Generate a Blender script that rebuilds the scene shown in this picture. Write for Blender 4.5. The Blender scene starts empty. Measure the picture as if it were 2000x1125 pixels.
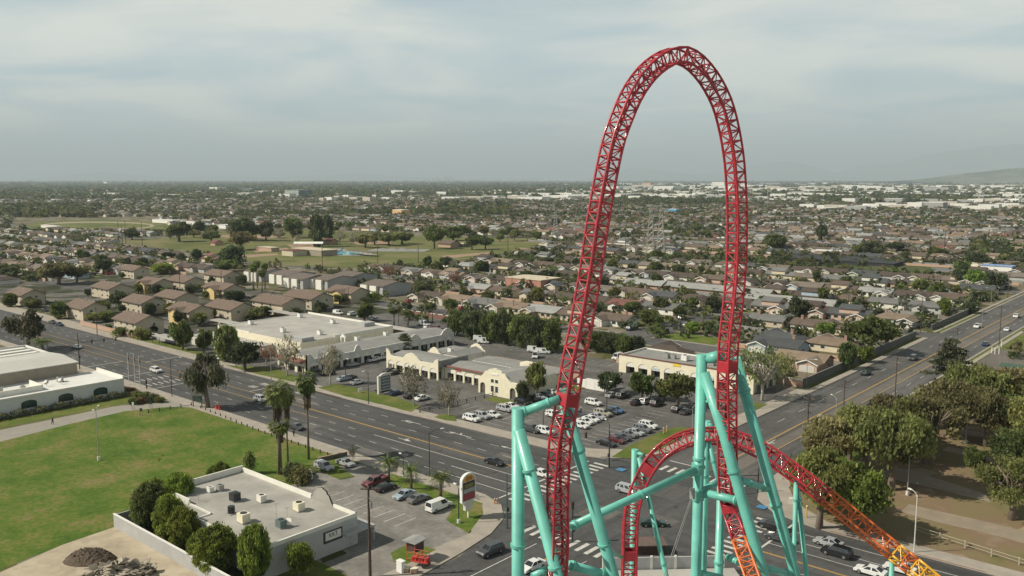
import bpy, bmesh, math, random
import numpy as np
from mathutils import Vector, Matrix

# ---------------------------------------------------------------- camera, sky, sun, exposure
scene = bpy.context.scene
C = scene.collection
H = 60.0                                   # eye height above the streets
F = 1692.0                                 # focal length in pixels of a 2000 px wide picture
PIT = math.atan(209.5 / F)
SP, CP = math.sin(PIT), math.cos(PIT)
YA = math.atan2(1970.0, F / CP)
SA, CA = math.sin(YA), math.cos(YA)

cam_d = bpy.data.cameras.new('camera')
cam = bpy.data.objects.new('camera', cam_d); C.objects.link(cam)
cam.location = (0, 0, H)
cam.rotation_euler = (math.pi / 2 - PIT, 0, math.atan2(CA, SA))
cam_d.sensor_width = 36.0
cam_d.lens = 36.0 * F / 2000.0
cam_d.clip_start = 0.5
cam_d.clip_end = 200000.0
scene.camera = cam

SUN_EL = math.radians(42)
SDX, SDY = 0.66, 0.751                      # where shadows point on the ground
sun_d = bpy.data.lights.new('sun', 'SUN'); sun_d.energy = 5.0; sun_d.angle = math.radians(0.5)
sun_d.color = (1.0, 0.93, 0.79)
sun = bpy.data.objects.new('sun', sun_d); C.objects.link(sun)
sdir = Vector((SDX * math.cos(SUN_EL), SDY * math.cos(SUN_EL), -math.sin(SUN_EL)))
sun.rotation_euler = sdir.to_track_quat('-Z', 'Y').to_euler()
sun.location = (-40, -40, 200)

world = bpy.data.worlds.new('World'); scene.world = world
world.use_nodes = True
nt = world.node_tree; nt.nodes.clear()
def N(tree, t, **kw):
    n = tree.nodes.new(t)
    for k, v in kw.items(): setattr(n, k, v)
    return n
wo = N(nt, 'ShaderNodeOutputWorld'); bg = N(nt, 'ShaderNodeBackground')
sky = N(nt, 'ShaderNodeTexSky', sky_type='NISHITA')
sky.sun_disc = False; sky.sun_elevation = SUN_EL
sky.sun_rotation = math.atan2(-SDX, -SDY)
sky.air_density = 1.2; sky.dust_density = 2.5; sky.altitude = 60
tc = N(nt, 'ShaderNodeTexCoord')
sep = N(nt, 'ShaderNodeSeparateXYZ'); nt.links.new(tc.outputs['Generated'], sep.inputs[0])
mx = N(nt, 'ShaderNodeMath', operation='MAXIMUM'); mx.inputs[1].default_value = 0.0; nt.links.new(sep.outputs['Z'], mx.inputs[0])
ad = N(nt, 'ShaderNodeMath', operation='ADD'); ad.inputs[1].default_value = 0.12; nt.links.new(mx.outputs[0], ad.inputs[0])
dx = N(nt, 'ShaderNodeMath', operation='DIVIDE'); nt.links.new(sep.outputs['X'], dx.inputs[0]); nt.links.new(ad.outputs[0], dx.inputs[1])
dy = N(nt, 'ShaderNodeMath', operation='DIVIDE'); nt.links.new(sep.outputs['Y'], dy.inputs[0]); nt.links.new(ad.outputs[0], dy.inputs[1])
cb = N(nt, 'ShaderNodeCombineXYZ'); nt.links.new(dx.outputs[0], cb.inputs[0]); nt.links.new(dy.outputs[0], cb.inputs[1])
def wnoise(scale, detail, rough, dist):
    n = N(nt, 'ShaderNodeTexNoise'); n.inputs['Scale'].default_value = scale
    n.inputs['Detail'].default_value = detail; n.inputs['Roughness'].default_value = rough
    n.inputs['Distortion'].default_value = dist
    nt.links.new(cb.outputs[0], n.inputs['Vector']); return n
n1 = wnoise(0.45, 4, 0.5, 0.35)
r1 = N(nt, 'ShaderNodeValToRGB'); nt.links.new(n1.outputs['Fac'], r1.inputs[0])
r1.color_ramp.elements[0].position = 0.34; r1.color_ramp.elements[0].color = (0.82, 0.82, 0.82, 1)
r1.color_ramp.elements[1].position = 0.62; r1.color_ramp.elements[1].color = (1.0, 1.0, 1.0, 1)
n2 = wnoise(0.95, 5, 0.52, 0.5)
cl = N(nt, 'ShaderNodeValToRGB'); nt.links.new(n2.outputs['Fac'], cl.inputs[0])
SKY_LOW, SKY_TOP = 1.90, 0.40                # bright haze low down, thinner overhead
CLOUD_LO = (3.0, 3.9, 4.4, 1); CLOUD_HI = (5.9, 5.85, 5.3, 1)
cl.color_ramp.elements[0].position = 0.38; cl.color_ramp.elements[0].color = CLOUD_LO
cl.color_ramp.elements[1].position = 0.60; cl.color_ramp.elements[1].color = CLOUD_HI
mix = N(nt, 'ShaderNodeMix', data_type='RGBA')
nt.links.new(r1.outputs['Color'], mix.inputs[0])
nt.links.new(sky.outputs[0], mix.inputs[6]); nt.links.new(cl.outputs['Color'], mix.inputs[7])
gr = N(nt, 'ShaderNodeMapRange'); gr.inputs['From Min'].default_value = 0.0; gr.inputs['From Max'].default_value = 0.55
gr.inputs['To Min'].default_value = SKY_LOW; gr.inputs['To Max'].default_value = SKY_TOP; gr.interpolation_type = 'SMOOTHSTEP'
nt.links.new(sep.outputs['Z'], gr.inputs['Value'])
vm = N(nt, 'ShaderNodeVectorMath', operation='SCALE'); nt.links.new(mix.outputs[2], vm.inputs[0]); nt.links.new(gr.outputs[0], vm.inputs['Scale'])
nt.links.new(vm.outputs[0], bg.inputs['Color']); bg.inputs['Strength'].default_value = 0.088
nt.links.new(bg.outputs[0], wo.inputs['Surface'])

vs = scene.view_settings
vs.view_transform = 'Standard'; vs.look = 'None'; vs.gamma = 1.0; vs.use_curve_mapping = False
vs.exposure = 0.27
scene.cycles.max_bounces = 5; scene.cycles.diffuse_bounces = 2; scene.cycles.glossy_bounces = 2
scene.cycles.transmission_bounces = 3; scene.cycles.transparent_max_bounces = 8; scene.cycles.volume_bounces = 0

# ---------------------------------------------------------------- where a picture point lies in the place
def ray(px, py):
    u, v = px - 1000.0, py - 562.5
    return u, v * CP + F * SP, F * CP - v * SP          # right, down, forward
def G(px, py, z=0.0):
    u, d, f = ray(px, py); k = (H - z) / d
    X, Y = u * k, f * k
    return (X * SA - Y * CA, X * CA + Y * SA)
def GV(px, py, z=0.0):
    x, y = G(px, py, z); return Vector((x, y, z))
def PX(x, y, z=0.0):
    X = x * SA + y * CA; Y = -x * CA + y * SA; dz = H - z
    d = Y * CP + dz * SP
    if d < 1: return (-9999, 9999)
    return (1000 + F * X / d, 562.5 + F * (dz * CP - Y * SP) / d)
def QH(px, py, Y):
    u, d, f = ray(px, py); k = Y / f
    return Vector((u * k * SA - Y * CA, u * k * CA + Y * SA, H - d * k))
def height_at(x, y, toppy):
    lo, hi = 0.0, H - 0.1
    for _ in range(40):
        m = (lo + hi) / 2
        if PX(x, y, m)[1] > toppy: lo = m
        else: hi = m
    return lo
def inpoly(x, y, poly):
    c = False; j = len(poly) - 1
    for i in range(len(poly)):
        xi, yi = poly[i]; xj, yj = poly[j]
        if (yi > y) != (yj > y) and x < (xj - xi) * (y - yi) / (yj - yi) + xi: c = not c
        j = i
    return c
def lin(pts, x):
    if x <= pts[0][0]: return pts[0][1]
    for (a, b), (c, d) in zip(pts, pts[1:]):
        if x <= c: return b + (d - b) * (x - a) / (c - a)
    return pts[-1][1]
def ordn(n):
    w = ['zeroth', 'first', 'second', 'third', 'fourth', 'fifth', 'sixth', 'seventh', 'eighth', 'ninth', 'tenth', 'eleventh', 'twelfth']
    if n < len(w): return w[n]
    s = 'th' if 10 <= n % 100 <= 20 else {1: 'st', 2: 'nd', 3: 'rd'}.get(n % 10, 'th')
    return '%d%s' % (n, s)

# ---------------------------------------------------------------- materials
MC = {}
def mat(name, col, rough=0.8, var=0.25, scale=1.0, col2=None, metal=0.0, coat=0.0, detail=5, rnd=0.0, bump=0.0, spec=None, coords='Object', dist=0.0):
    if name in MC: return MC[name]
    m = bpy.data.materials.new(name); m.use_nodes = True; t = m.node_tree
    b = t.nodes['Principled BSDF']; b.inputs['Roughness'].default_value = rough
    b.inputs['Metallic'].default_value = metal
    if coat: b.inputs['Coat Weight'].default_value = coat; b.inputs['Coat Roughness'].default_value = 0.08
    if spec is not None: b.inputs['Specular IOR Level'].default_value = spec
    c = Vector(col[:3])
    tcn = N(t, 'ShaderNodeTexCoord')
    ns = N(t, 'ShaderNodeTexNoise'); ns.inputs['Scale'].default_value = scale; ns.inputs['Detail'].default_value = detail
    ns.inputs['Roughness'].default_value = 0.62; ns.inputs['Distortion'].default_value = dist
    t.links.new(tcn.outputs[coords], ns.inputs['Vector'])
    rp = N(t, 'ShaderNodeValToRGB'); t.links.new(ns.outputs['Fac'], rp.inputs[0])
    a = c * (1 - var); e = Vector(col2[:3]) if col2 else c * (1 + var)
    rp.color_ramp.elements[0].position = 0.33; rp.color_ramp.elements[0].color = (*a, 1)
    rp.color_ramp.elements[1].position = 0.67; rp.color_ramp.elements[1].color = (*e, 1)
    out = rp.outputs['Color']
    if rnd:
        oi = N(t, 'ShaderNodeObjectInfo'); hs = N(t, 'ShaderNodeHueSaturation')
        mr = N(t, 'ShaderNodeMapRange'); mr.inputs['To Min'].default_value = 1 - rnd; mr.inputs['To Max'].default_value = 1 + rnd
        t.links.new(oi.outputs['Random'], mr.inputs['Value']); t.links.new(mr.outputs[0], hs.inputs['Value'])
        m2 = N(t, 'ShaderNodeMath', operation='MULTIPLY'); m2.inputs[1].default_value = 7.31
        fr = N(t, 'ShaderNodeMath', operation='FRACT'); t.links.new(oi.outputs['Random'], m2.inputs[0]); t.links.new(m2.outputs[0], fr.inputs[0])
        mr2 = N(t, 'ShaderNodeMapRange'); mr2.inputs['To Min'].default_value = 0.5 - rnd * 0.09; mr2.inputs['To Max'].default_value = 0.5 + rnd * 0.06
        t.links.new(fr.outputs[0], mr2.inputs['Value']); t.links.new(mr2.outputs[0], hs.inputs['Hue'])
        t.links.new(out, hs.inputs['Color']); out = hs.outputs['Color']
    t.links.new(out, b.inputs['Base Color'])
    if bump:
        bp = N(t, 'ShaderNodeBump'); bp.inputs['Strength'].default_value = bump; bp.inputs['Distance'].default_value = 0.05
        t.links.new(ns.outputs['Fac'], bp.inputs['Height']); t.links.new(bp.outputs[0], b.inputs['Normal'])
    MC[name] = m; return m
def leafmat(name, col, var=0.35, rnd=0.25):
    if name in MC: return MC[name]
    m = mat(name, col, 0.65, var, 0.9, rnd=rnd, detail=2)
    t = m.node_tree; b = t.nodes['Principled BSDF']; b.inputs['Specular IOR Level'].default_value = 0.25
    tr = N(t, 'ShaderNodeBsdfTranslucent'); ms = N(t, 'ShaderNodeMixShader'); ms.inputs[0].default_value = 0.48
    src = b.inputs['Base Color'].links[0].from_socket
    t.links.new(src, tr.inputs['Color'])
    t.links.new(b.outputs[0], ms.inputs[1]); t.links.new(tr.outputs[0], ms.inputs[2])
    t.links.new(ms.outputs[0], t.nodes['Material Output'].inputs['Surface'])
    return m

def asphalt(name, c, c2, sc=0.05, streak=None):
    """worn asphalt: broad tone changes, fine grain, cracks"""
    if name in MC: return MC[name]
    m = mat(name, c, 0.85, 0.12, sc, col2=c2, detail=8)
    t = m.node_tree; b = t.nodes['Principled BSDF']
    src = b.inputs['Base Color'].links[0].from_socket
    tcn = N(t, 'ShaderNodeTexCoord')
    g = N(t, 'ShaderNodeTexNoise'); g.inputs['Scale'].default_value = 1.1; g.inputs['Detail'].default_value = 7
    t.links.new(tcn.outputs['Object'], g.inputs['Vector'])
    vo = N(t, 'ShaderNodeTexVoronoi', feature='DISTANCE_TO_EDGE'); vo.inputs['Scale'].default_value = 0.13
    nz = N(t, 'ShaderNodeTexNoise'); nz.inputs['Scale'].default_value = 0.5; nz.inputs['Detail'].default_value = 5
    t.links.new(tcn.outputs['Object'], nz.inputs['Vector'])
    mxv = N(t, 'ShaderNodeMix', data_type='RGBA'); mxv.inputs[0].default_value = 0.12
    mp = N(t, 'ShaderNodeVectorMath', operation='SCALE'); mp.inputs['Scale'].default_value = 30
    t.links.new(nz.outputs['Color'], mp.inputs[0])
    av = N(t, 'ShaderNodeVectorMath', operation='ADD'); t.links.new(tcn.outputs['Object'], av.inputs[0]); t.links.new(mp.outputs[0], av.inputs[1])
    t.links.new(av.outputs[0], vo.inputs['Vector'])
    mr = N(t, 'ShaderNodeMapRange'); mr.inputs['From Max'].default_value = 0.012; mr.inputs['To Min'].default_value = 0.62
    t.links.new(vo.outputs['Distance'], mr.inputs['Value'])
    mg = N(t, 'ShaderNodeMapRange'); mg.inputs['From Min'].default_value = 0.3; mg.inputs['From Max'].default_value = 0.7
    mg.inputs['To Min'].default_value = 0.82; mg.inputs['To Max'].default_value = 1.18
    t.links.new(g.outputs['Fac'], mg.inputs['Value'])
    mu = N(t, 'ShaderNodeMath', operation='MULTIPLY'); t.links.new(mr.outputs[0], mu.inputs[0]); t.links.new(mg.outputs[0], mu.inputs[1])
    if streak:          # tyre-darkened and oil-stained wheel paths running along the lanes
        mpp = N(t, 'ShaderNodeMapping'); mpp.inputs['Scale'].default_value = streak; t.links.new(tcn.outputs['Object'], mpp.inputs['Vector'])
        sn = N(t, 'ShaderNodeTexNoise'); sn.inputs['Scale'].default_value = 1.0; sn.inputs['Detail'].default_value = 4; t.links.new(mpp.outputs[0], sn.inputs['Vector'])
        sr_ = N(t, 'ShaderNodeMapRange'); sr_.inputs['From Min'].default_value = .35; sr_.inputs['From Max'].default_value = .65; sr_.inputs['To Min'].default_value = .78; sr_.inputs['To Max'].default_value = 1.2
        t.links.new(sn.outputs['Fac'], sr_.inputs['Value']); mu2 = N(t, 'ShaderNodeMath', operation='MULTIPLY'); t.links.new(mu.outputs[0], mu2.inputs[0]); t.links.new(sr_.outputs[0], mu2.inputs[1]); mu = mu2
    sc_ = N(t, 'ShaderNodeVectorMath', operation='SCALE'); t.links.new(src, sc_.inputs[0]); t.links.new(mu.outputs[0], sc_.inputs['Scale'])
    t.links.new(sc_.outputs[0], b.inputs['Base Color'])
    return m

def groundmat(name, stops, s1, s2, f=0.5):
    """patchy ground: cell colours broken up with noise"""
    if name in MC: return MC[name]
    m = bpy.data.materials.new(name); m.use_nodes = True; t = m.node_tree; b = t.nodes['Principled BSDF']
    b.inputs['Roughness'].default_value = 0.95; b.inputs['Specular IOR Level'].default_value = 0.15
    tcn = N(t, 'ShaderNodeTexCoord')
    a = N(t, 'ShaderNodeTexNoise'); a.inputs['Scale'].default_value = s1; a.inputs['Detail'].default_value = 8; a.inputs['Roughness'].default_value = 0.65
    v = N(t, 'ShaderNodeTexVoronoi'); v.inputs['Scale'].default_value = s2
    t.links.new(tcn.outputs['Object'], a.inputs['Vector']); t.links.new(tcn.outputs['Object'], v.inputs['Vector'])
    sx = N(t, 'ShaderNodeSeparateColor'); t.links.new(v.outputs['Color'], sx.inputs[0])
    mx_ = N(t, 'ShaderNodeMix'); mx_.inputs[0].default_value = f
    t.links.new(a.outputs['Fac'], mx_.inputs[2]); t.links.new(sx.outputs[0], mx_.inputs[3])
    rp = N(t, 'ShaderNodeValToRGB'); t.links.new(mx_.outputs[0], rp.inputs[0])
    rp.color_ramp.elements[0].position = stops[0][0]; rp.color_ramp.elements[0].color = (*stops[0][1], 1)
    rp.color_ramp.elements[1].position = stops[-1][0]; rp.color_ramp.elements[1].color = (*stops[-1][1], 1)
    for p, c in stops[1:-1]:
        e = rp.color_ramp.elements.new(p); e.color = (*c, 1)
    t.links.new(rp.outputs['Color'], b.inputs['Base Color'])
    MC[name] = m; return m

M_ASPH = asphalt('road asphalt', (0.055, 0.055, 0.055), (0.078, 0.077, 0.075), streak=(.012, .55, 1))
M_ASPHY = asphalt('road asphalt north', (0.055, 0.055, 0.055), (0.078, 0.077, 0.075), streak=(.55, .012, 1))
M_ASPH2 = asphalt('faded asphalt', (0.075, 0.073, 0.07), (0.11, 0.106, 0.10), streak=(.55, .012, 1))
M_ASPHM = asphalt('patched asphalt', (0.12, 0.105, 0.09), (0.16, 0.14, 0.12))
M_LOT = asphalt('parking lot asphalt', (0.085, 0.081, 0.076), (0.135, 0.127, 0.117), 0.04, streak=(.15, .25, 1))
M_CLOT = asphalt('pale lot concrete', (0.18, 0.168, 0.15), (0.245, 0.23, 0.205), 0.06, streak=(.2, .2, 1))
M_CONC = mat('pavement concrete', (0.32, 0.285, 0.24), 0.9, 0.14, 0.35, detail=8)
M_CONCD = mat('grey concrete', (0.25, 0.25, 0.245), 0.9, 0.12, 0.5)
M_KERB = mat('kerb concrete', (0.36, 0.33, 0.29), 0.9, 0.1, 1.0)
M_RKERB = mat('red kerb paint', (0.25, 0.09, 0.07), 0.8, 0.2, 1.0)
M_WLINE = mat('white road paint', (0.50, 0.485, 0.45), 0.7, 0.26, 1.3)
M_YLINE = mat('yellow road paint', (0.55, 0.33, 0.08), 0.7, 0.12, 2.0)
M_LAWN = groundmat('lawn grass', [(0.28, (0.050, 0.094, 0.013)), (0.43, (0.073, 0.124, 0.018)), (0.52, (0.104, 0.145, 0.026)), (0.59, (0.155, 0.15, 0.045)), (0.68, (0.20, 0.165, 0.075))], 0.10, 1.6, 0.16)
M_LAWN2 = groundmat('verge grass', [(0.3, (0.07, 0.11, 0.02)), (0.5, (0.11, 0.135, 0.03)), (0.7, (0.17, 0.155, 0.06))], 0.15, 0.3, 0.2)
M_PARKG = groundmat('park turf', [(0.3, (0.075, 0.10, 0.03)), (0.5, (0.13, 0.14, 0.048)), (0.7, (0.2, 0.17, 0.09))], 0.016, 0.05, 0.2)
M_DRY = groundmat('dry park ground', [(0.28, (0.115, 0.12, 0.04)), (0.44, (0.19, 0.155, 0.08)), (0.56, (0.20, 0.14, 0.09)), (0.70, (0.31, 0.25, 0.165))], 0.06, 0.2, 0.15)
M_DIRT = groundmat('bare dirt', [(0.28, (0.32, 0.265, 0.195)), (0.5, (0.41, 0.35, 0.26)), (0.72, (0.50, 0.43, 0.33))], 0.16, 0.8, 0.15)
M_YARD = groundmat('yard ground', [(0.22, (0.060, 0.072, 0.024)), (0.40, (0.115, 0.105, 0.050)), (0.52, (0.17, 0.14, 0.095)), (0.66, (0.22, 0.20, 0.165)), (0.82, (0.09, 0.095, 0.045))], 0.05, 0.085, 0.55)
M_DRIVE = mat('driveway concrete', (0.36, 0.32, 0.265), 0.9, 0.14, 0.4)
M_WHITE = mat('white paint', (0.74, 0.73, 0.69), 0.7, 0.06, 1.0)
M_CREAM = mat('cream stucco', (0.72, 0.665, 0.51), 0.85, 0.07, 0.6)
M_STUC = mat('grey white stucco', (0.60, 0.58, 0.53), 0.85, 0.06, 0.5)
M_TAN = mat('tan stucco', (0.52, 0.46, 0.34), 0.85, 0.08, 0.4)
M_PARA = mat('parapet white', (0.72, 0.70, 0.63), 0.8, 0.06, 0.8)
M_GROOF = mat('grey roof felt', (0.235, 0.232, 0.22), 0.9, 0.12, 0.25, detail=8)
M_LROOF = mat('pale roof membrane', (0.37, 0.355, 0.325), 0.85, 0.15, 0.15, detail=8)
M_WROOF = mat('white roof coating', (0.66, 0.65, 0.62), 0.7, 0.07, 0.2)
M_TILE = mat('red clay tile', (0.15, 0.058, 0.045), 0.8, 0.25, 4.0)
M_GLASS = mat('dark window glass', (0.035, 0.045, 0.045), 0.12, 0.3, 0.5)
M_AWN = mat('white awning', (0.70, 0.68, 0.62), 0.7, 0.1, 1.0)
M_SHOPD = mat('shop front shade', (0.11, 0.10, 0.085), 0.5, 0.3, 0.8)
M_DKMET = mat('dark metal', (0.045, 0.05, 0.05), 0.5, 0.2, 2.0, metal=0.3)
M_GALV = mat('galvanised metal', (0.36, 0.36, 0.34), 0.5, 0.12, 2.0, metal=0.3)
M_WOOD = mat('dark pole wood', (0.075, 0.05, 0.038), 0.9, 0.3, 1.5)
M_RUB = mat('tyre rubber', (0.02, 0.02, 0.021), 0.85, 0.2, 3)
M_RIM = mat('wheel rim', (0.38, 0.38, 0.38), 0.35, 0.1, 3, metal=0.7)
M_CGL = mat('car glass', (0.02, 0.024, 0.028), 0.06, 0.2, 1.0, spec=0.8)
M_HLIGHT = mat('headlight glass', (0.62, 0.64, 0.64), 0.15, 0.1, 4)
M_TLIGHT = mat('tail light red', (0.35, 0.02, 0.015), 0.25, 0.1, 4)
M_TEAL = mat('teal steel paint', (0.135, 0.45, 0.375), 0.45, 0.17, 0.45, coat=0.15, detail=8)
M_RED = mat('red steel paint', (0.39, 0.021, 0.034), 0.36, 0.18, 0.7, coat=0.4)
M_ORG = mat('orange steel paint', (0.60, 0.13, 0.02), 0.38, 0.1, 1.2, coat=0.3)
M_YEL = mat('yellow steel paint', (0.70, 0.36, 0.02), 0.38, 0.1, 1.2, coat=0.3)
M_BARK = mat('tree bark', (0.16, 0.125, 0.095), 0.95, 0.3, 3.0)
M_PBARK = mat('pale bark', (0.40, 0.36, 0.30), 0.95, 0.2, 3.0)
M_DBARK = mat('dark bark', (0.06, 0.045, 0.036), 0.95, 0.3, 3.0)
M_BRICK = mat('pinkish block', (0.44, 0.30, 0.22), 0.9, 0.12, 1.5)
M_GWALL = mat('grey painted wall', (0.38, 0.38, 0.37), 0.85, 0.08, 0.4)
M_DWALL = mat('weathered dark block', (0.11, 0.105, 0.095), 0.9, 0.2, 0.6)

# ---------------------------------------------------------------- mesh building
class MB:
    def __init__(s): s.v = []; s.f = []; s.m = []
    def poly(s, pts, m=0):
        i = len(s.v); s.v += [tuple(p) for p in pts]; s.f.append(list(range(i, i + len(pts)))); s.m.append(m)
    def box(s, c, d, rz=0.0, m=0):
        cx, cy, cz = c; hx, hy, hz = d[0] / 2, d[1] / 2, d[2] / 2
        co, si = math.cos(rz), math.sin(rz); i = len(s.v)
        for z in (-hz, hz):
            for x, y in ((-hx, -hy), (hx, -hy), (hx, hy), (-hx, hy)):
                s.v.append((cx + x * co - y * si, cy + x * si + y * co, cz + z))
        for q in ((3, 2, 1, 0), (4, 5, 6, 7), (0, 1, 5, 4), (1, 2, 6, 5), (2, 3, 7, 6), (3, 0, 4, 7)):
            s.f.append([i + k for k in q]); s.m.append(m)
        return s
    def bx(s, x0, x1, y0, y1, z0, z1, m=0):
        return s.box(((x0 + x1) / 2, (y0 + y1) / 2, (z0 + z1) / 2), (abs(x1 - x0), abs(y1 - y0), abs(z1 - z0)), 0, m)
    def extr(s, pts, vec, m=0, cap=True, mc=None):
        n = len(pts); i = len(s.v); vec = Vector(vec)
        s.v += [tuple(p) for p in pts] + [tuple(Vector(p) + vec) for p in pts]
        for k in range(n):
            s.f.append([i + k, i + (k + 1) % n, i + n + (k + 1) % n, i + n + k]); s.m.append(m)
        if cap:
            mc = m if mc is None else mc
            s.f.append([i + k for k in range(n)][::-1]); s.m.append(mc)
            s.f.append([i + n + k for k in range(n)]); s.m.append(mc)
        return s
    def tube(s, p0, p1, r, n=8, m=0, r2=None, cap=True):
        p0, p1 = Vector(p0), Vector(p1); r2 = r if r2 is None else r2
        d = (p1 - p0)
        if d.length < 1e-6: return s
        d.normalize(); a = Vector((0, 0, 1)) if abs(d.z) < 0.9 else Vector((1, 0, 0))
        u = d.cross(a).normalized(); w = d.cross(u); i = len(s.v)
        for P_, R_ in ((p0, r), (p1, r2)):
            for k in range(n):
                t = 2 * math.pi * k / n
                s.v.append(tuple(P_ + u * (R_ * math.cos(t)) + w * (R_ * math.sin(t))))
        for k in range(n):
            s.f.append([i + k, i + (k + 1) % n, i + n + (k + 1) % n, i + n + k]); s.m.append(m)
        if cap:
            s.f.append([i + k for k in range(n)][::-1]); s.m.append(m)
            s.f.append([i + n + k for k in range(n)]); s.m.append(m)
        return s
    def path(s, pts, r, n=6, m=0, radii=None):
        pts = [Vector(p) for p in pts]; L = len(pts); i = len(s.v); prev = None
        for k, p in enumerate(pts):
            d = (pts[min(k + 1, L - 1)] - pts[max(k - 1, 0)]).normalized()
            if prev is None:
                a = Vector((0, 0, 1)) if abs(d.z) < 0.9 else Vector((1, 0, 0)); u = d.cross(a).normalized()
            else: u = (prev - d * prev.dot(d)).normalized()
            prev = u; w = d.cross(u); R_ = radii[k] if radii else r
            for q in range(n):
                t = 2 * math.pi * q / n
                s.v.append(tuple(p + u * (R_ * math.cos(t)) + w * (R_ * math.sin(t))))
        for k in range(L - 1):
            for q in range(n):
                s.f.append([i + k * n + q, i + k * n + (q + 1) % n, i + (k + 1) * n + (q + 1) % n, i + (k + 1) * n + q]); s.m.append(m)
        s.f.append([i + q for q in range(n)][::-1]); s.m.append(m)
        s.f.append([i + (L - 1) * n + q for q in range(n)]); s.m.append(m)
        return s
    def mesh(s, name, mats):
        me = bpy.data.meshes.new(name); me.from_pydata(s.v, [], s.f)
        for x in (mats if isinstance(mats, (list, tuple)) else [mats]): me.materials.append(x)
        if any(s.m): me.polygons.foreach_set('material_index', s.m)
        me.update(); return me
    def build(s, name, mats, parent=None, loc=None, smooth=False):
        me = s.mesh(name, mats)
        if smooth: me.polygons.foreach_set('use_smooth', [True] * len(me.polygons))
        return put(name, me, parent, loc)
def put(name, me, parent=None, loc=None):
    o = bpy.data.objects.new(name, me); C.objects.link(o)
    if parent is not None: o.parent = parent
    if loc is not None: o.location = loc
    return o
def tag(o, label=None, cat=None, group=None, kind=None):
    if label: o['label'] = label
    if cat: o['category'] = cat
    if group: o['group'] = group
    if kind: o['kind'] = kind
    return o
def thing(name, label, cat, loc=(0, 0, 0), rz=0.0, group=None):
    o = bpy.data.objects.new(name, None); C.objects.link(o)
    o.empty_display_size = 0.2
    o.location = loc; o.rotation_euler = (0, 0, rz); return tag(o, label, cat, group)
def dup(root, loc, rz=0.0, scale=None, label=None, group=None):
    def cp(o, par):
        c = o.copy(); C.objects.link(c)
        if par is not None: c.parent = par
        for k in KIDS.get(o.name, []): cp(k, c)
        return c
    if root.name not in KIDS: scan(root)
    r = cp(root, None); r.location = loc; r.rotation_euler = (0, 0, rz)
    if scale is not None: r.scale = scale
    if label: r['label'] = label
    if group: r['group'] = group
    return r
KIDS = {}
ALLK = []
def scan(root):
    def w(o):
        KIDS[o.name] = [c for c in o.children]
        for c in KIDS[o.name]: w(c)
    w(root)
def flat(name, pts, z, m, kind='structure', thick=None):
    """a sheet (or a slab with real kerb faces) laid on the ground"""
    b = MB()
    if thick: b.extr([(x, y, z - thick) for x, y in pts], (0, 0, thick))
    else: b.poly([(x, y, z) for x, y in pts])
    o = b.build(name, m)
    if thick:
        bm = bmesh.new(); bm.from_mesh(o.data); bmesh.ops.recalc_face_normals(bm, faces=bm.faces); bm.to_mesh(o.data); bm.free()
    else:
        if o.data.polygons[0].normal.z < 0: o.data.flip_normals()
    if kind: o['kind'] = kind
    return o
def rect(x0, x1, y0, y1): return [(x0, y0), (x1, y0), (x1, y1), (x0, y1)]
# ---------------------------------------------------------------- the setting: ground, roads, pavements, lawns
R_ = random.Random(7)
def gp(*pp): return [G(x, y) for x, y in pp]
flat('ground', rect(-95000, 95000, -3000, 95000), 0.0, M_YARD)
flat('road', rect(-1500, -93.4, 118, 147), 0.020, M_ASPH)
flat('road', [(-175, 147), (-93.4, 147), (-93.4, 152), (-112, 148.5), (-140, 148.3)], 0.022, M_ASPH)
flat('road', rect(-71.8, 60, 113, 143.6), 0.020, M_ASPH)
flat('road', rect(-93.4, -71.8, 20, 160), 0.016, M_ASPHY)
flat('road', [(-112, 147), (-93.4, 147), (-93.4, 177), (-98, 160), (-104, 152)], 0.014, M_ASPH)
flat('road', [(-108, 118), (-93.4, 118), (-93.4, 95), (-96.5, 106), (-101, 114)], 0.014, M_ASPH)
flat('road', [(-71.8, 143.6), (-55, 143.6), (-66, 150), (-71.8, 166)], 0.014, M_ASPH)
flat('road', rect(-93.4, -81.6, 160, 3000), 0.020, M_ASPH2)
flat('road', rect(-81.6, -71.8, 160, 3000), 0.0205, M_ASPHM)
flat('road', rect(-78.4, -71.8, 160, 3000), 0.0245, M_ASPH2)
def pavement(pts, m=None, z=0.15): return flat('pavement', pts, z, m or M_CONC, thick=0.15)
pavement([(-1500, 114.3), (-1500, 118), (-109, 118), (-103, 116), (-98.4, 111.5), (-95.6, 105), (-94, 96), (-93.0, 86), (-92.8, 30), (-97.4, 30), (-97.6, 86), (-98.5, 96), (-98.4, 103), (-103, 108), (-106, 114.3)])
pavement([(-1500, 151.8), (-1500, 147), (-175, 147), (-140, 148.3), (-112, 148.5), (-104, 151), (-98.6, 157), (-95, 166), (-93.5, 177), (-93.5, 352), (-95.6, 352), (-95.6, 240), (-98.2, 240), (-98.2, 168), (-103, 160), (-110, 155.0), (-116, 153.2), (-140, 152.6), (-175, 151.8)])
pavement([(60, 143.7), (-55, 143.7), (-63, 145.6), (-68.3, 150), (-70.7, 156), (-71.7, 166), (-71.7, 172), (-66.8, 172), (-66.4, 160), (-62, 153), (-54, 147.6), (60, 147.4)])
pavement(rect(-71.7, -71.0, 172, 1200))
pavement(rect(-69.9, -68.5, 172, 1200))
pavement(rect(-93.5, -92.8, 368, 1200)); pavement(rect(-96.2, -95.0, 368, 1200))
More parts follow.
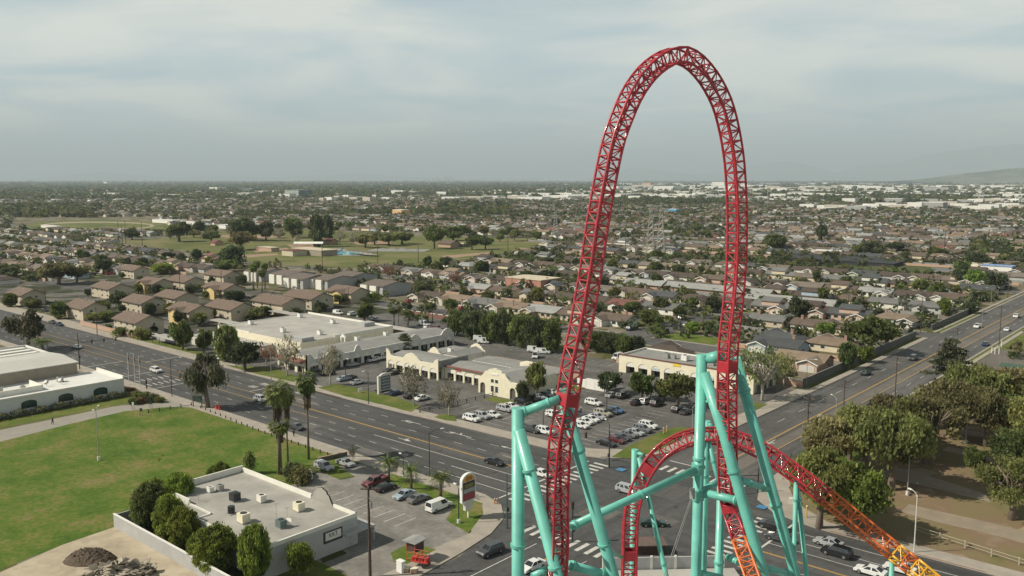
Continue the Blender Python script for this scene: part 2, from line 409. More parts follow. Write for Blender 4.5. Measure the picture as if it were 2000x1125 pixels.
for a, b_ in ((-215, -190), (-160, -152), (-132, -124), (-330, -300)):
    flat('kerb paint', rect(a, b_, 146.83, 147.0) if b_ < -175 else [(a, lin([(-175, 146.9), (-140, 148.2), (-112, 148.4)], a) - .16), (b_, lin([(-175, 146.9), (-140, 148.2), (-112, 148.4)], b_) - .16), (b_, lin([(-175, 146.9), (-140, 148.2), (-112, 148.4)], b_)), (a, lin([(-175, 146.9), (-140, 148.2), (-112, 148.4)], a))], 0.158, M_RKERB)
flat('kerb paint', rect(-52, -28, 143.72, 143.95), 0.158, M_RKERB)
# near side: lawn, path, building plots
flat('lawn', [(-218, 10), (-217, 69.8), (-220, 85.6), (-221.7, 101), (-217, 111), (-212, 114.2), (-152, 114.2), (-146, 101), (-142, 99), (-142, 88), (-147.3, 64.1), (-146.4, 55), (-144, 45), (-132, 10)], 0.03, M_LAWN)
flat('path', [(-230, 10), (-227.5, 73), (-228.6, 101), (-224, 114.2), (-212, 114.2), (-217, 111), (-221.7, 101), (-220, 85.6), (-217, 69.8), (-218, 10)], 0.034, mat('path surface', (0.27, 0.25, 0.215), 0.95, 0.1, 0.3, detail=8))
flat('lawn', rect(-237.5, -229.0, 10, 112), 0.03, M_LAWN2)
flat('bare_ground', [(-146.4, 55), (-147.3, 64.1), (-99, 64.1), (-99, 0), (-130, 0), (-140, 35)], 0.026, M_DIRT)
flat('bare_ground', rect(-147, -109, 64.1, 70), 0.022, mat('tree mulch', (0.05, 0.045, 0.028), 0.95, 0.4, 0.8))
flat('parking_lot', [(-141, 88), (-141, 100), (-150, 114.2), (-98, 114.2), (-97.5, 60), (-108, 60), (-108, 84)], 0.026, M_CLOT)
flat('lawn', [(-131.8, 114.2), (-128, 110.4), (-109, 109.6), (-105.8, 104.3), (-98.6, 102.6), (-102.5, 110.5), (-106.3, 114.2)], 0.16, M_LAWN, thick=0.15)
flat('lawn', [(-102.6, 88.6), (-103.2, 93.6), (-97.9, 94.2), (-97.5, 87.4), (-100, 86.8)], 0.16, M_LAWN, thick=0.15)
flat('lawn', rect(-111, -98.5, 56, 79), 0.04, M_LAWN2)
flat('lawn', [(-152, 114.2), (-150, 106), (-137, 105), (-136, 108), (-144, 110), (-141.5, 114.2)], 0.16, M_LAWN2, thick=0.15)
flat('park_ground', rect(-60, 40, -20, 113), 0.02, M_CONCD)
# far side: parking lots of the shopping strips
flat('parking_lot', rect(-300, -98.2, 151.8, 238), 0.012, M_LOT)
flat('parking_lot', rect(-300, -232, 238, 262), 0.012, M_LOT)
flat('parking_lot', rect(-390, -300, 151.8, 163), 0.012, M_LOT)
for p in (((620, 758), (657, 751), (692, 758), (737, 769), (775, 777), (822, 794), (803, 806), (750, 792), (675, 775)),
          ((470, 716), (500, 717), (545, 723), (585, 739), (574, 747), (500, 731), (440, 714)),
          ((848, 816), (862, 809), (890, 813), (892, 824), (870, 822)),
          ((948, 781), (962, 775), (1007, 785), (987, 791)),
          ((1194, 894), (1230, 871), (1284, 847), (1324, 834), (1350, 838), (1332, 853), (1284, 883), (1236, 896)),
          ((1452, 797), (1475, 787), (1500, 790), (1470, 806)),
          ((1100, 763), (1122, 750), (1155, 752), (1130, 764))):
    flat('verge', gp(*p), 0.16, M_LAWN2, thick=0.14)
flat('verge', rect(-350, -262, 151.8, 156), 0.05, M_LAWN2)
M_COURT = groundmat('courtyard ground', [(0.3, (0.03, 0.038, 0.018)), (0.45, (0.06, 0.065, 0.035)), (0.55, (0.085, 0.08, 0.072)), (0.68, (0.15, 0.14, 0.125))], 0.09, 0.12, 0.5)
flat('courtyard', [(-560, 157), (-368, 157), (-368, 170), (-345, 170), (-345, 160), (-300, 160), (-300, 212), (-262, 262), (-300, 268), (-560, 268)], 0.008, M_COURT)
flat('pavement', rect(-560, -368, 151.8, 154.5), 0.15, M_CONC, thick=.15)
flat('verge', rect(-97.4, -93.6, 243, 352), 0.035, M_LAWN2)
flat('verge', rect(-97.4, -93.6, 370, 440), 0.035, M_LAWN2)
flat('verge', rect(-71.0, -69.9, 172, 1200), 0.035, M_LAWN2)
flat('verge', rect(-68.5, -62, 165, 700), 0.035, M_LAWN2)
flat('park_ground', [(-70.6, 160), (-68, 170), (-62, 330), (60, 330), (60, 147), (-56, 147.4), (-62, 152)], 0.028, M_DRY)
for p in (((1760, 1000), (1830, 1020), (1920, 1040), (2050, 1075), (2050, 1050), (1930, 1020), (1840, 1000), (1775, 985)),
          ((1690, 925), (1760, 915), (1830, 935), (1925, 965), (1935, 982), (1830, 955), (1760, 940)),
          ((1850, 845), (1960, 860), (1960, 852), (1860, 836)), ((1840, 880), (1950, 905), (2010, 925), (2010, 915), (1950, 893), (1850, 872))):
    flat('park_path', gp(*p), 0.04, mat('park path dirt', (0.25, 0.205, 0.15), 0.95, 0.12, 0.4))
flat('parking_lot', rect(-68, -40, 292, 345), 0.045, M_ASPHM)
# residential streets
STREETS = [277 + (360 - 277)] + [360 + 85 * k for k in range(1, 12)]
flat('street', rect(-335, -137, 270, 284), 0.02, M_ASPH2); flat('street', rect(-364, -351, 147, 203), 0.021, M_ASPH2)
flat('street', rect(-190, -175, 284, 356), 0.021, M_ASPH2)
for k, y in enumerate(STREETS):
    flat('street', rect(-1400, -93.4 if k < 4 else -93.4, y - 6, y + 6), 0.022 , M_ASPH2)
    for d in (-7.2, 6.0): flat('pavement', rect(-1400, -98, y + d, y + d + 1.2), 0.028, M_CONC)
for d in (269, 284): flat('pavement', rect(-330 if d < 280 else -330, -190 if d > 280 else -137, d, d + 1.1), 0.026, M_CONC)
flat('pavement', rect(-175, -137, 284, 285.3), 0.026, M_CONC)
flat('lawn', [(-173.5, 286), (-172, 300), (-150, 300), (-150, 286)], 0.03, M_LAWN)
flat('street', rect(-1500, -400, 203, 214), 0.02, M_ASPH2); flat('street', rect(-1500, -480, 275, 285), 0.02, M_ASPH2)
for x in (-520, -900, -1250): flat('street', rect(x - 5, x + 5, 366, 1290), 0.030, M_ASPH2)
# town park and school field
PARKP = [(228, 471), (330, 464), (400, 456), (450, 453), (560, 450), (640, 449), (700, 455), (830, 461), (1060, 466), (1060, 478), (960, 500), (820, 516), (720, 520), (640, 522), (560, 519), (500, 515), (430, 497), (330, 486)]
flat('park_ground', gp(*PARKP), 0.05, M_PARKG)
flat('playing_field', gp((40, 446), (70, 434), (190, 428), (330, 433), (330, 449), (200, 455)), 0.05, M_PARKG)
tr = []
for k in range(40):
    t = 2 * math.pi * k / 40; tr.append((190 + 112 * math.cos(t), 441 + 8.2 * math.sin(t)))
ti = [(190 + (x - 190) * .93, 441 + (y - 441) * .72) for x, y in tr]
b = MB()
for k in range(40):
    q = [G(*tr[k]), G(*tr[(k + 1) % 40]), G(*ti[(k + 1) % 40]), G(*ti[k])]
    b.poly([(x, y, 0.09) for x, y in q])
tag(b.build('running_track', mat('cinder track', (0.30, 0.26, 0.19), 0.9, 0.1, 0.05)), kind='structure')
for p in (((380, 462), (470, 458), (560, 462), (520, 466)), ((560, 478), (620, 474), (625, 482), (570, 484)), ((680, 473), (760, 470), (765, 476), (700, 478)), ((860, 500), (960, 492), (965, 495), (880, 504)), ((490, 488), (560, 484), (565, 487), (500, 493)), ((435, 500), (540, 495), (545, 498), (460, 505))):
    flat('park_path', gp(*p), 0.06, mat('park infield dirt', (0.30, 0.20, 0.135), 0.95, 0.1, 0.05))
M_LINEARTH = groundmat('corridor scrub', [(0.25, (0.035, 0.055, 0.02)), (0.5, (0.075, 0.09, 0.035)), (0.8, (0.15, 0.13, 0.08))], 0.03, 0.06, 0.3)
flat('green_corridor', gp((1000, 499), (1300, 497), (1600, 512), (1900, 524), (1900, 540), (1600, 522), (1300, 506), (1000, 506)), 0.05, M_LINEARTH)

# road markings
b = MB(); y_ = MB()
def ln(mb, x0, x1, y0, y1, z=0.034): mb.poly([(x0, y0, z), (x1, y0, z), (x1, y1, z), (x0, y1, z)])
def dash_x(mb, y, x0, x1, L=2.6, gap=5.0, w=0.16):
    x = x0
    while x < x1: ln(mb, x, min(x + L, x1), y - w / 2, y + w / 2); x += L + gap
def dash_y(mb, x, y0, y1, L=4.5, gap=8.5, w=0.16):
    y = y0
    while y < y1: ln(mb, x - w / 2, x + w / 2, y, min(y + L, y1)); y += L + gap
for y in (121.8, 125.9): dash_x(b, y, -700, -128)
dash_x(b, 130.0, -196, -160)
for y in (138.3, 142.6): dash_x(b, y, -700, -112)
ln(b, -156, -106, 129.9, 130.1); ln(b, -126, -106, 125.8, 126.0); ln(b, -126, -106, 121.7, 121.9)
for w in (-.14, .14): ln(y_, -190, -106, 134.15 + w - .07, 134.15 + w + .07)
ln(y_, -700, -190, 134.3, 134.45); ln(y_, -700, -178, 130.0, 130.15)
ln(b, -106, -105.6, 118.5, 147.5, 0.036)
for xx, y0, y1 in ((-262, 118.3, 130), (-240, 118.3, 130), (-216, 134.5, 147), (-285, 118.3, 130), (-278, 134.5, 147)): ln(b, xx, xx + .35, y0, y1)
for x0 in (-254, -247):
    for k in range(6): ln(b, x0, x0 + 3.2, 119.2 + k * 1.8, 119.6 + k * 1.8, 0.04)
for (x, y) in ((-222, 141.5), (-214, 139.5), (-222, 137.6), (-205, 142)):        # patched squares in the lanes
    for k in range(3): ln(b, x, x + 3.5, y + k * .7, y + k * .7 + .3, 0.04)
def arrow(px, py, head=0.0, L=6.0, turn=0):
    x, y = G(px, py); co, si = math.cos(head), math.sin(head)
    def T(u, v): return (x + u * co - v * si, y + u * si + v * co, 0.045)
    b.poly([T(-L / 2, -.13), T(L / 2 - 1.6, -.13), T(L / 2 - 1.6, .13), T(-L / 2, .13)])
    b.poly([T(L / 2 - 1.8, -.55), T(L / 2, 0), T(L / 2 - 1.8, .55)])
    if turn: b.poly([T(-.3, .1 * turn), T(.2, .1 * turn), T(.6, 1.1 * turn), T(0.1, 1.1 * turn)])
arrow(806, 825, math.pi, turn=1); arrow(898, 849, math.pi, 7.5, turn=-1); arrow(790, 859, 0, 4.5, turn=1); arrow(1000, 877, math.pi, 7); arrow(1505, 864, -math.pi / 2, 5, 1); arrow(1600, 812, math.pi / 2, 4.5, -1)
# zebra crossings, four sides of the junction
for k in range(16): ln(b, -104.2, -100.6, 119.2 + k * 1.85, 119.95 + k * 1.85, 0.04)
for k in range(11): ln(b, -92.4 + k * 1.9, -91.6 + k * 1.9, 109.0, 112.6, 0.04)
for k in range(10): ln(b, -91.6 + k * 1.95, -90.8 + k * 1.95, 152.6, 156.0, 0.04)
for k in range(15): ln(b, -64.4, -60.8, 115.2 + k * 1.85, 115.95 + k * 1.85, 0.04)
# east arm
for w in (-.14, .14): ln(y_, -58, 60, 128.65 + w - .07, 128.65 + w + .07)
for y in (132.5, 136.1, 139.8): ln(b, -58, -30, y - .08, y + .08); dash_x(b, y, -28, 60)
ln(b, -58.4, -58, 129, 143.2); dash_x(b, 121, -58, 60); dash_x(b, 124.8, -58, 60)
# north arm
for w in (-.14, .14): ln(y_, -82.9 + w - .07, -82.9 + w + .07, 160, 1400)
ln(y_, -78.6, -78.45, 176, 1400)
dash_y(b, -87.9, 190, 900); dash_y(b, -75.6, 200, 900); ln(b, -92.8, -83.2, 159, 159.4); ln(b, -88, -87.85, 160, 188)
# south arm
for w in (-.14, .14): ln(y_, -82.3 + w - .07, -82.3 + w + .07, 30, 107)
ln(b, -87.3, -87.1, 30, 107); ln(b, -77.0, -76.85, 60, 107)
for (x0, x1, y0, y1, m_) in ((-205, -190, 136, 139.5, M_ASPHM), (-150, -143, 119.5, 122, M_LOT), (-176, -171, 123, 126.5, M_ASPH2), (-124, -119, 136, 140, M_LOT), (-90, -84, 121, 128, M_LOT), (-86, -80, 139, 147, M_ASPH2), (-79, -74, 126, 131, M_LOT), (-270, -262, 140, 143, M_LOT), (-60, -50, 116, 119, M_LOT), (-91, -88.6, 205, 230, M_LOT), (-76.5, -74, 230, 262, M_LOT), (-131, -118, 180, 186, M_ASPH2), (-138, -132, 196, 200, M_ASPH), (-180, -172, 166, 171, M_ASPH2)):
    flat('road_patch', rect(x0, x1, y0, y1), 0.029, m_)
mh = MB()
for px, py in ((690, 830), (860, 880), (560, 770), (420, 745), (1150, 960), (1210, 1010), (1260, 945), (1320, 990), (1180, 900), (760, 880), (1540, 900), (1650, 820), (905, 1060)):
    x, y = G(px, py); mh.tube((x, y, .03), (x, y, .042), .42, 14)
tag(mh.build('manhole_covers', M_DKMET), kind='structure')
# parking bays
for k in range(24): ln(b, -232 + k * 2.9, -231.85 + k * 2.9, 158.5, 163, 0.03) if not -220 < -232 + k * 2.9 < -212 else None
for k in range(9): ln(b, -158.4 + k * 2.8, -158.25 + k * 2.8, 160, 165.2, 0.03)
for k in range(8):
    ln(b, -142.5, -137, 152.5 + k * 2.8, 152.6 + k * 2.8, 0.03)
for k in range(16): ln(b, -146 , -141, 168 + k * 2.7, 168.12 + k * 2.7, 0.03); ln(b, -131, -125.5, 170 + k * 2.7, 170.12 + k * 2.7, 0.03)
for k in range(14): ln(b, -117.5, -112.2, 157 + k * 2.7, 157.12 + k * 2.7, 0.03)
for k in range(11): ln(b, -150 + k * 2.8, -149.88 + k * 2.8, 205, 210, 0.03)
for k in range(26): ln(b, -228 + k * 2.8, -227.88 + k * 2.8, 230, 235, 0.03); ln(b, -222 + k * 2.8, -221.88 + k * 2.8, 212, 217, 0.03) if k < 20 else None
for k in range(8): ln(b, -131 + k * 2.9, -130.85 + k * 2.9, 96.5, 101.5, 0.04)
tag(b.build('road_marking', M_WLINE), kind='structure')
tag(y_.build('road_marking', M_YLINE), kind='structure')
x, y = G(808, 1058); b = MB(); b.poly([(x - 1.3, y - 1.3, .05), (x + 1.3, y - 1.3, .05), (x + 1.3, y + 1.3, .05), (x - 1.3, y + 1.3, .05)])
tag(b.build('parking_marking', mat('blue road paint', (0.06, 0.2, 0.36), 0.7, 0.1, 2)), kind='structure')
b = MB()
b.path([(x - .3, y + .8, .07), (x - .25, y + .1, .07), (x + .4, y + .1, .07), (x + .6, y - .5, .07)], .08, 4)
b.path([(x - .45 + .55 * math.cos(t), y - .25 + .55 * math.sin(t), .07) for t in (2.4, 3.1, 3.8, 4.5, 5.2, 5.9, 6.5)], .07, 4)
b.tube((x - .3, y + 1.0, .05), (x - .3, y + 1.0, .08), .18)
tag(b.build('parking_marking', M_WLINE), kind='structure')
for px, py in ((1213, 917), (1488, 990)):
    x, y = G(px, py, .15); b = MB(); b.poly([(x - .9, y - .9, .156), (x + .9, y - .9, .156), (x + .9, y + .9, .156), (x - .9, y + .9, .156)])
    tag(b.build('kerb_ramp_pad', MC['blue road paint']), kind='structure')
# ---------------------------------------------------------------- trees
def leaves(name, cs, size, mats, midx, seed, up=0.25, aspect=0.75):
    rg = np.random.default_rng(seed); n = len(cs)
    d = rg.normal(size=(n, 3)); d[:, 2] = np.abs(d[:, 2]) + up
    d /= np.linalg.norm(d, axis=1)[:, None]
    a = rg.normal(size=(n, 3)); u = np.cross(d, a); u /= np.linalg.norm(u, axis=1)[:, None]; w = np.cross(d, u)
    s = size * rg.uniform(0.6, 1.3, size=(n, 1)); cs = np.asarray(cs)
    V = np.stack([cs - u * s - w * s * aspect, cs + u * s * .8 - w * s * aspect, cs + u * s + w * s * aspect, cs - u * s * .7 + w * s * aspect * 1.1], 1).reshape(-1, 3)
    me = bpy.data.meshes.new(name); me.vertices.add(4 * n); me.vertices.foreach_set('co', V.ravel().astype(np.float32))
    me.loops.add(4 * n); me.loops.foreach_set('vertex_index', np.arange(4 * n, dtype=np.int32))
    me.polygons.add(n); me.polygons.foreach_set('loop_start', np.arange(0, 4 * n, 4, dtype=np.int32))
    try: me.polygons.foreach_set('loop_total', np.full(n, 4, dtype=np.int32))
    except Exception: pass
    for m in mats: me.materials.append(m)
    me.polygons.foreach_set('material_index', np.asarray(midx, dtype=np.int32))
    me.update(calc_edges=True); return me
PAL = {'olive': (0.105, 0.115, 0.038), 'green': (0.074, 0.094, 0.03), 'dark': (0.050, 0.062, 0.029), 'leafy': (0.115, 0.145, 0.028), 'lime': (0.105, 0.145, 0.03),
       'brown': (0.115, 0.105, 0.048), 'grey': (0.16, 0.15, 0.10), 'red': (0.15, 0.07, 0.045), 'euc': (0.065, 0.068, 0.04), 'far': (0.065, 0.075, 0.035)}
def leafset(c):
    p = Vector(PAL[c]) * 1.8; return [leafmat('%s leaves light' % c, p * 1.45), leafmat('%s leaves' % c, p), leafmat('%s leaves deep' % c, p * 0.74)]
def ell(rg, n, r, c, shell=0.0):
    d = rg.normal(size=(n, 3)); d /= np.linalg.norm(d, axis=1)[:, None]
    rad = (shell ** 3 + (1 - shell ** 3) * rg.uniform(size=(n, 1))) ** (1 / 3)
    return d * rad * np.array(r) + np.array(c)
def crown(kind, seed, dens=1.0):
    """leaf places in a unit tree: radius 1, height 1"""
    rg = np.random.default_rng(seed)
    size = .05
    if kind == 'round': cc = ell(rg, 40, (.76, .76, .34), (0, 0, .57), .35); rr = rg.uniform(.14, .32, 40); k = 95; zr = .42
    elif kind == 'wide': cc = ell(rg, 44, (.82, .82, .26), (0, 0, .67), .25); cc[:, 2] += .05 * np.sin(cc[:, 0] * 5); rr = rg.uniform(.12, .30, 44); k = 85; zr = .5
    elif kind == 'oval': cc = np.concatenate([ell(rg, 90, (.86, .86, .44), (0, 0, .54), .93), ell(rg, 30, (.6, .6, .36), (0, 0, .52), .3)]); rr = rg.uniform(.12, .2, 120); rr[90:] = .3; k = 60; zr = .42; size = .042
    elif kind == 'euc': cc = ell(rg, 17, (.78, .78, .30), (0, 0, .66), .4); rr = rg.uniform(.14, .32, 17); k = 150; zr = .45; size = .038
    elif kind == 'bare': cc = ell(rg, 30, (.8, .8, .34), (0, 0, .64), .3); rr = rg.uniform(.14, .3, 30); k = 34; zr = .6; size = .028
    elif kind == 'cypress': cc = ell(rg, 26, (.6, .6, .46), (0, 0, .52), .3); rr = rg.uniform(.3, .5, 26); k = 90; zr = .22; size = .08
    elif kind == 'hedge':
        cc = ell(rg, 46, (.85, .85, .40), (0, 0, .52), .7); rr = rg.uniform(.2, .34, 46); k = 90; zr = .45; size = .045
    elif kind == 'cedar':
        L = []; rl = []
        for i in range(9):
            z = .28 + .70 * i / 8; R = (1 - (i / 8.6) ** 1.2) * .9 + .06
            for j in range(8 if i < 7 else 4):
                t = rg.uniform(0, 6.28); q = R * rg.uniform(.35, 1); L.append((q * math.cos(t), q * math.sin(t), z - q * .10 + rg.normal() * .008)); rl.append(.21)
        cc = np.array(L); rr = np.array(rl); k = 70; zr = .075; size = .034
    elif kind == 'shrub': cc = ell(rg, 16, (.7, .7, .36), (0, 0, .5), .4); rr = rg.uniform(.28, .42, 16); k = 90; zr = .8; size = .06
    k = int(k * dens); P_ = []; M_ = []
    for c, r in zip(cc, rr):
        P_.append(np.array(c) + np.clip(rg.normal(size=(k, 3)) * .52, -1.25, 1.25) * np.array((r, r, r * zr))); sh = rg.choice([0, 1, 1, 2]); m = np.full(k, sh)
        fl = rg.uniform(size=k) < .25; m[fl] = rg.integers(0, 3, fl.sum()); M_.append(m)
    P_ = np.concatenate(P_); P_[:, 2] = np.clip(P_[:, 2], .01, 1.02)
    return P_, np.concatenate(M_), size / (dens ** .4)
def trunk_mb(kind, seed, crownz=.35):
    r = random.Random(seed); b = MB()
    tz = {'round': .30, 'wide': .40, 'oval': .3, 'euc': .5, 'bare': .36, 'cypress': .2, 'hedge': .3, 'cedar': .95, 'shrub': .1}[kind]
    lean = (r.uniform(-.08, .08), r.uniform(-.08, .08))
    if kind == 'cedar':
        b.path([(0, 0, 0), (.02, 0, .4), (0, .02, .75), (0, 0, .97)], .05, 7, radii=[.07, .055, .035, .01]); return b
    q_ = .55 if kind == 'bare' else 1.0
    b.path([(0, 0, 0), (lean[0] * .5, lean[1] * .5, tz * .55), (lean[0], lean[1], tz)], .08, 7, radii=[.11 * q_, .08 * q_, .065 * q_])
    n = {'bare': 9, 'euc': 7, 'wide': 6}.get(kind, 5)
    for i in range(n):
        t = 6.28 * i / n + r.uniform(-.3, .3); q = r.uniform(.4, .75); z1 = tz + r.uniform(.14, .3)
        mid = (lean[0] + q * .45 * math.cos(t), lean[1] + q * .45 * math.sin(t), tz + (z1 - tz) * .6)
        end = (lean[0] + q * math.cos(t), lean[1] + q * math.sin(t), z1 + r.uniform(.05, .15))
        b.path([(lean[0], lean[1], tz * r.uniform(.7, 1)), mid, end], .03, 5, radii=[.055 * q_, .035 * q_, .012 * q_])
        if kind in ('bare', 'euc', 'wide'):
            for _ in range(5 if kind == 'bare' else 2):
                e = (mid[0] + r.uniform(-.35, .35), mid[1] + r.uniform(-.35, .35), mid[2] + r.uniform(.1, .32))
                b.path([mid, tuple((Vector(mid) + Vector(e)) / 2 + Vector((0, 0, .03))), e], .02, 4, radii=[.018, .011, .005])
    return b
TREES = {}
def tree(kind, col, x, y, w, h, label, group, rz=None, name=None, dens=1.0, cat=None, bark=None, z=0.0):
    """w: crown diameter, h: height; the first of a kind is built, the rest are copies"""
    key = (kind, col, R_.randrange(3), dens)
    rz = R_.uniform(0, 6.28) if rz is None else rz
    nm = name or {'cypress': 'cypress_tree', 'cedar': 'conifer_tree', 'bare': 'bare_tree', 'hedge': 'hedge_tree', 'shrub': 'shrub', 'euc': 'eucalyptus_tree', 'oval': 'bushy_tree'}.get(kind, 'broadleaf_tree')
    cat = cat or ('shrub' if kind == 'shrub' else 'tree')
    if key not in TREES:
        sd = hash_(kind + col) + key[2] * 17
        P_, m, size = crown(kind, sd, dens)
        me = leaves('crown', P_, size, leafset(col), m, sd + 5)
        r = thing(nm, label, cat, (x, y, z), rz, group); r.scale = (w / 2, w / 2, h)
        if kind == 'shrub': put('foliage', me, r)
        else: put('crown', me, r)
        if kind != 'shrub': trunk_mb(kind, sd).build('trunk', bark or (M_PBARK if kind == 'bare' else M_BARK), r, smooth=True)
        TREES[key] = r; return r
    src = TREES[key]
    r = dup(src, (x, y, z), rz, (w / 2, w / 2, h), label, group); r['category'] = cat
    if not r.name.startswith(nm): r.name = nm
    return r
def hash_(s):
    h = 7
    for ch in s: h = (h * 31 + ord(ch)) % 100003
    return h
def tree_px(kind, col, bx, by, top, wpx, label, group, **kw):
    x, y = G(bx, by); h = height_at(x, y, top)
    dist = math.hypot(x, y, H); w = wpx * (dist / 1700.0) * 1.0
    return tree(kind, col, x, y, w, h, label, group, **kw)
PALMS = {}
def palm(x, y, h, w, label, group, skirt=True, frond=1.0, feather=False):
    key = (skirt, feather, R_.randrange(2))
    if key in PALMS:
        src, sh = PALMS[key]
        r = dup(src, (x, y, 0), R_.uniform(0, 6), (w / sh[0], w / sh[0], h / sh[1]), label, group); return r
    r = thing('palm_tree', label, 'palm tree', (x, y, 0), 0, group); rr = random.Random(5 + key[2] + (9 if feather else 0))
    cz = h - w * .30
    b = MB(); b.path([(0, 0, 0), (.12, .05, h * .4), (.05, .1, cz)], .3, 8, radii=[.36, .24, .22]); b.build('trunk', M_BARK if not skirt else M_BARK, r, smooth=True)
    f = MB(); nf = 46 if not feather else 26
    for i in range(nf):
        t = 2.4 * i + rr.uniform(-.2, .2); el = 1.25 - 2.0 * (i / nf) if not feather else 1.1 - 1.5 * (i / nf)
        L = w / 2 * rr.uniform(1.0, 1.35); pts = []
        hx, hy = math.cos(t), math.sin(t); e = el; p = Vector((0.05, .1, cz + .1))
        seg = 4; pts.append(p.copy())
        for s_ in range(seg):
            p = p + Vector((hx * math.cos(e), hy * math.cos(e), math.sin(e))) * (L / seg); pts.append(p.copy()); e -= .42
        side = Vector((-hy, hx, 0))
        if feather:
            for s_ in range(seg):
                a, c = pts[s_], pts[s_ + 1]
                for q in range(4):
                    o = a.lerp(c, (q + .5) / 4); wd = L * .17 * (1 - .5 * (s_ + q / 4) / seg)
                    for sg in (-1, 1):
                        f.poly([o, o + (c - a) * .10, o + (c - a) * .2 + side * sg * wd + Vector((0, 0, -wd * .6)), o + side * sg * wd * .9 + Vector((0, 0, -wd * .6))], (i + q) % 3)
        else:
            f.poly([pts[0] + side * .03, pts[0] - side * .03, pts[2] - side * .04, pts[2] + side * .04], 2)
            for q in range(9):        # fan blades
                an = (q - 4) * .28; d = (pts[3] - pts[2]).normalized(); v = (d * math.cos(an) + side * math.sin(an)) * (L * .48 * (1 - abs(q - 4) * .06)); v.z -= .12 * L * rr.uniform(.4, 1.4)
                o = pts[2]; wv = side * math.cos(an) - d * math.sin(an)
                f.poly([o, o + v * .6 + wv * .17, o + v, o + v * .6 - wv * .17], (i + q) % 3)
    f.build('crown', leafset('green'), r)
    if skirt:
        s = MB()
        for i in range(190):
            t = rr.uniform(0, 6.28); z = cz - rr.uniform(.1, 1) * min(h * .32, w * .95); q = w * .17 * (1 - .35 * (cz - z) / (w)) * rr.uniform(.5, 1.15)
            o = Vector((q * math.cos(t), q * math.sin(t), z)); a = Vector((-math.sin(t), math.cos(t), 0)) * rr.uniform(.1, .22); L = rr.uniform(.6, 1.5)
            s.poly([o - a + Vector((0, 0, L * .5)), o + a + Vector((0, 0, L * .5)), o + a * .5 + Vector((math.cos(t) * .12, math.sin(t) * .12, -L * .5)), o - a * .5 + Vector((0, 0, -L * .5))], i % 2)
        s.build('frond_skirt', [leafmat('dry fronds', (.17, .125, .075)), leafmat('dead fronds', (.10, .078, .05))], r)
    PALMS[key] = (r, (w, h)); r_ = r; r.scale = (1, 1, 1)
    return r
def palm_px(bx, by, top, wpx, label, group, **kw):
    x, y = G(bx, by); h = height_at(x, y, top); d = math.hypot(x, y, H)
    return palm(x, y, h, wpx * d / 1700.0, label, group, **kw)
# palms: copies are scaled relative to the first one's own size
# ---------------------------------------------------------------- buildings
def gable(mb, x0, x1, y0, y1, ze, zr, ov=0.5, axis='x', th=0.18, m=0):
    """gabled roof slab over a rectangle, ridge along axis"""
    if axis == 'x':
        yc = (y0 + y1) / 2; hw = (y1 - y0) / 2; sl = (zr - ze) / hw; a, c = y0 - ov, y1 + ov; zz = ze - sl * ov
        sec = [(a, zz), (yc, zr), (c, zz), (c, zz + th), (yc, zr + th), (a, zz + th)]
        mb.extr([(x0 - ov, p, q) for p, q in sec], (x1 - x0 + 2 * ov, 0, 0), m)
    else:
        xc = (x0 + x1) / 2; hw = (x1 - x0) / 2; sl = (zr - ze) / hw; a, c = x0 - ov, x1 + ov; zz = ze - sl * ov
        sec = [(a, zz), (a, zz + th), (xc, zr + th), (c, zz + th), (c, zz), (xc, zr)]
        mb.extr([(p, y0 - ov, q) for p, q in sec], (0, y1 - y0 + 2 * ov, 0), m)
def gwalls(mb, x0, x1, y0, y1, ze, zr, axis='x', m=0):
    if axis == 'x':
        yc = (y0 + y1) / 2; mb.extr([(x0, y0, 0), (x0, y0, ze), (x0, yc, zr), (x0, y1, ze), (x0, y1, 0)], (x1 - x0, 0, 0), m)
    else:
        xc = (x0 + x1) / 2; mb.extr([(x0, y0, 0), (x1, y0, 0), (x1, y0, ze), (xc, y0, zr), (x0, y0, ze)], (0, y1 - y0, 0), m)
def window(parent, x, y, z, w, h, face='-y', frame=True, name='window'):
    b = MB(); t = .05
    def put_(d, w_, h_, m, dz=0):
        if face in ('-y', '+y'):
            s = -1 if face == '-y' else 1; b.box((x, y + s * d, z + dz), (w_, .06, h_), 0, m)
        else:
            s = -1 if face == '-x' else 1; b.box((x + s * d, y, z + dz), (.06, w_, h_), 0, m)
    if frame: put_(.031, w + .22, h + .22, 1)
    put_(.072, w, h, 0)
    if frame and w > 1: put_(.108, .06, h, 1)
    return b.build(name, [M_GLASS, M_WHITE], parent)
def ac_unit(x, y, z, label, s=1.2, col=None, rz=0.0, drum=False, group='rooftop air conditioners'):
    t = thing('air_conditioner', label, 'air conditioner', (x, y, z), rz, group)
    b = MB()
    if drum:
        b.tube((0, 0, .15), (0, 0, s), s * .42, 14)
        for k in range(10): a = k * .628; b.tube((s * .44 * math.cos(a), s * .44 * math.sin(a), .1), (s * .44 * math.cos(a), s * .44 * math.sin(a), s), .03, 4)
    else:
        b.box((0, 0, s * .42 + .1), (s, s * .85, s * .8)); b.box((0, 0, s * .83 + .12), (s * 1.04, s * .89, .06))
        for k in range(5): b.box((0, -s * .43, .25 + k * .14 * s), (s * .8, .04, .05))
    b.build('casing', col or M_GALV, t)
    f = MB(); f.tube((0, 0, s * .9), (0, 0, s * .98), s * .32, 14); f.build('fan_grille', M_DKMET, t)
    l = MB(); l.box((0, 0, .06), (s * 1.1, s * .95, .12)); l.build('base', M_GALV, t)
    return t
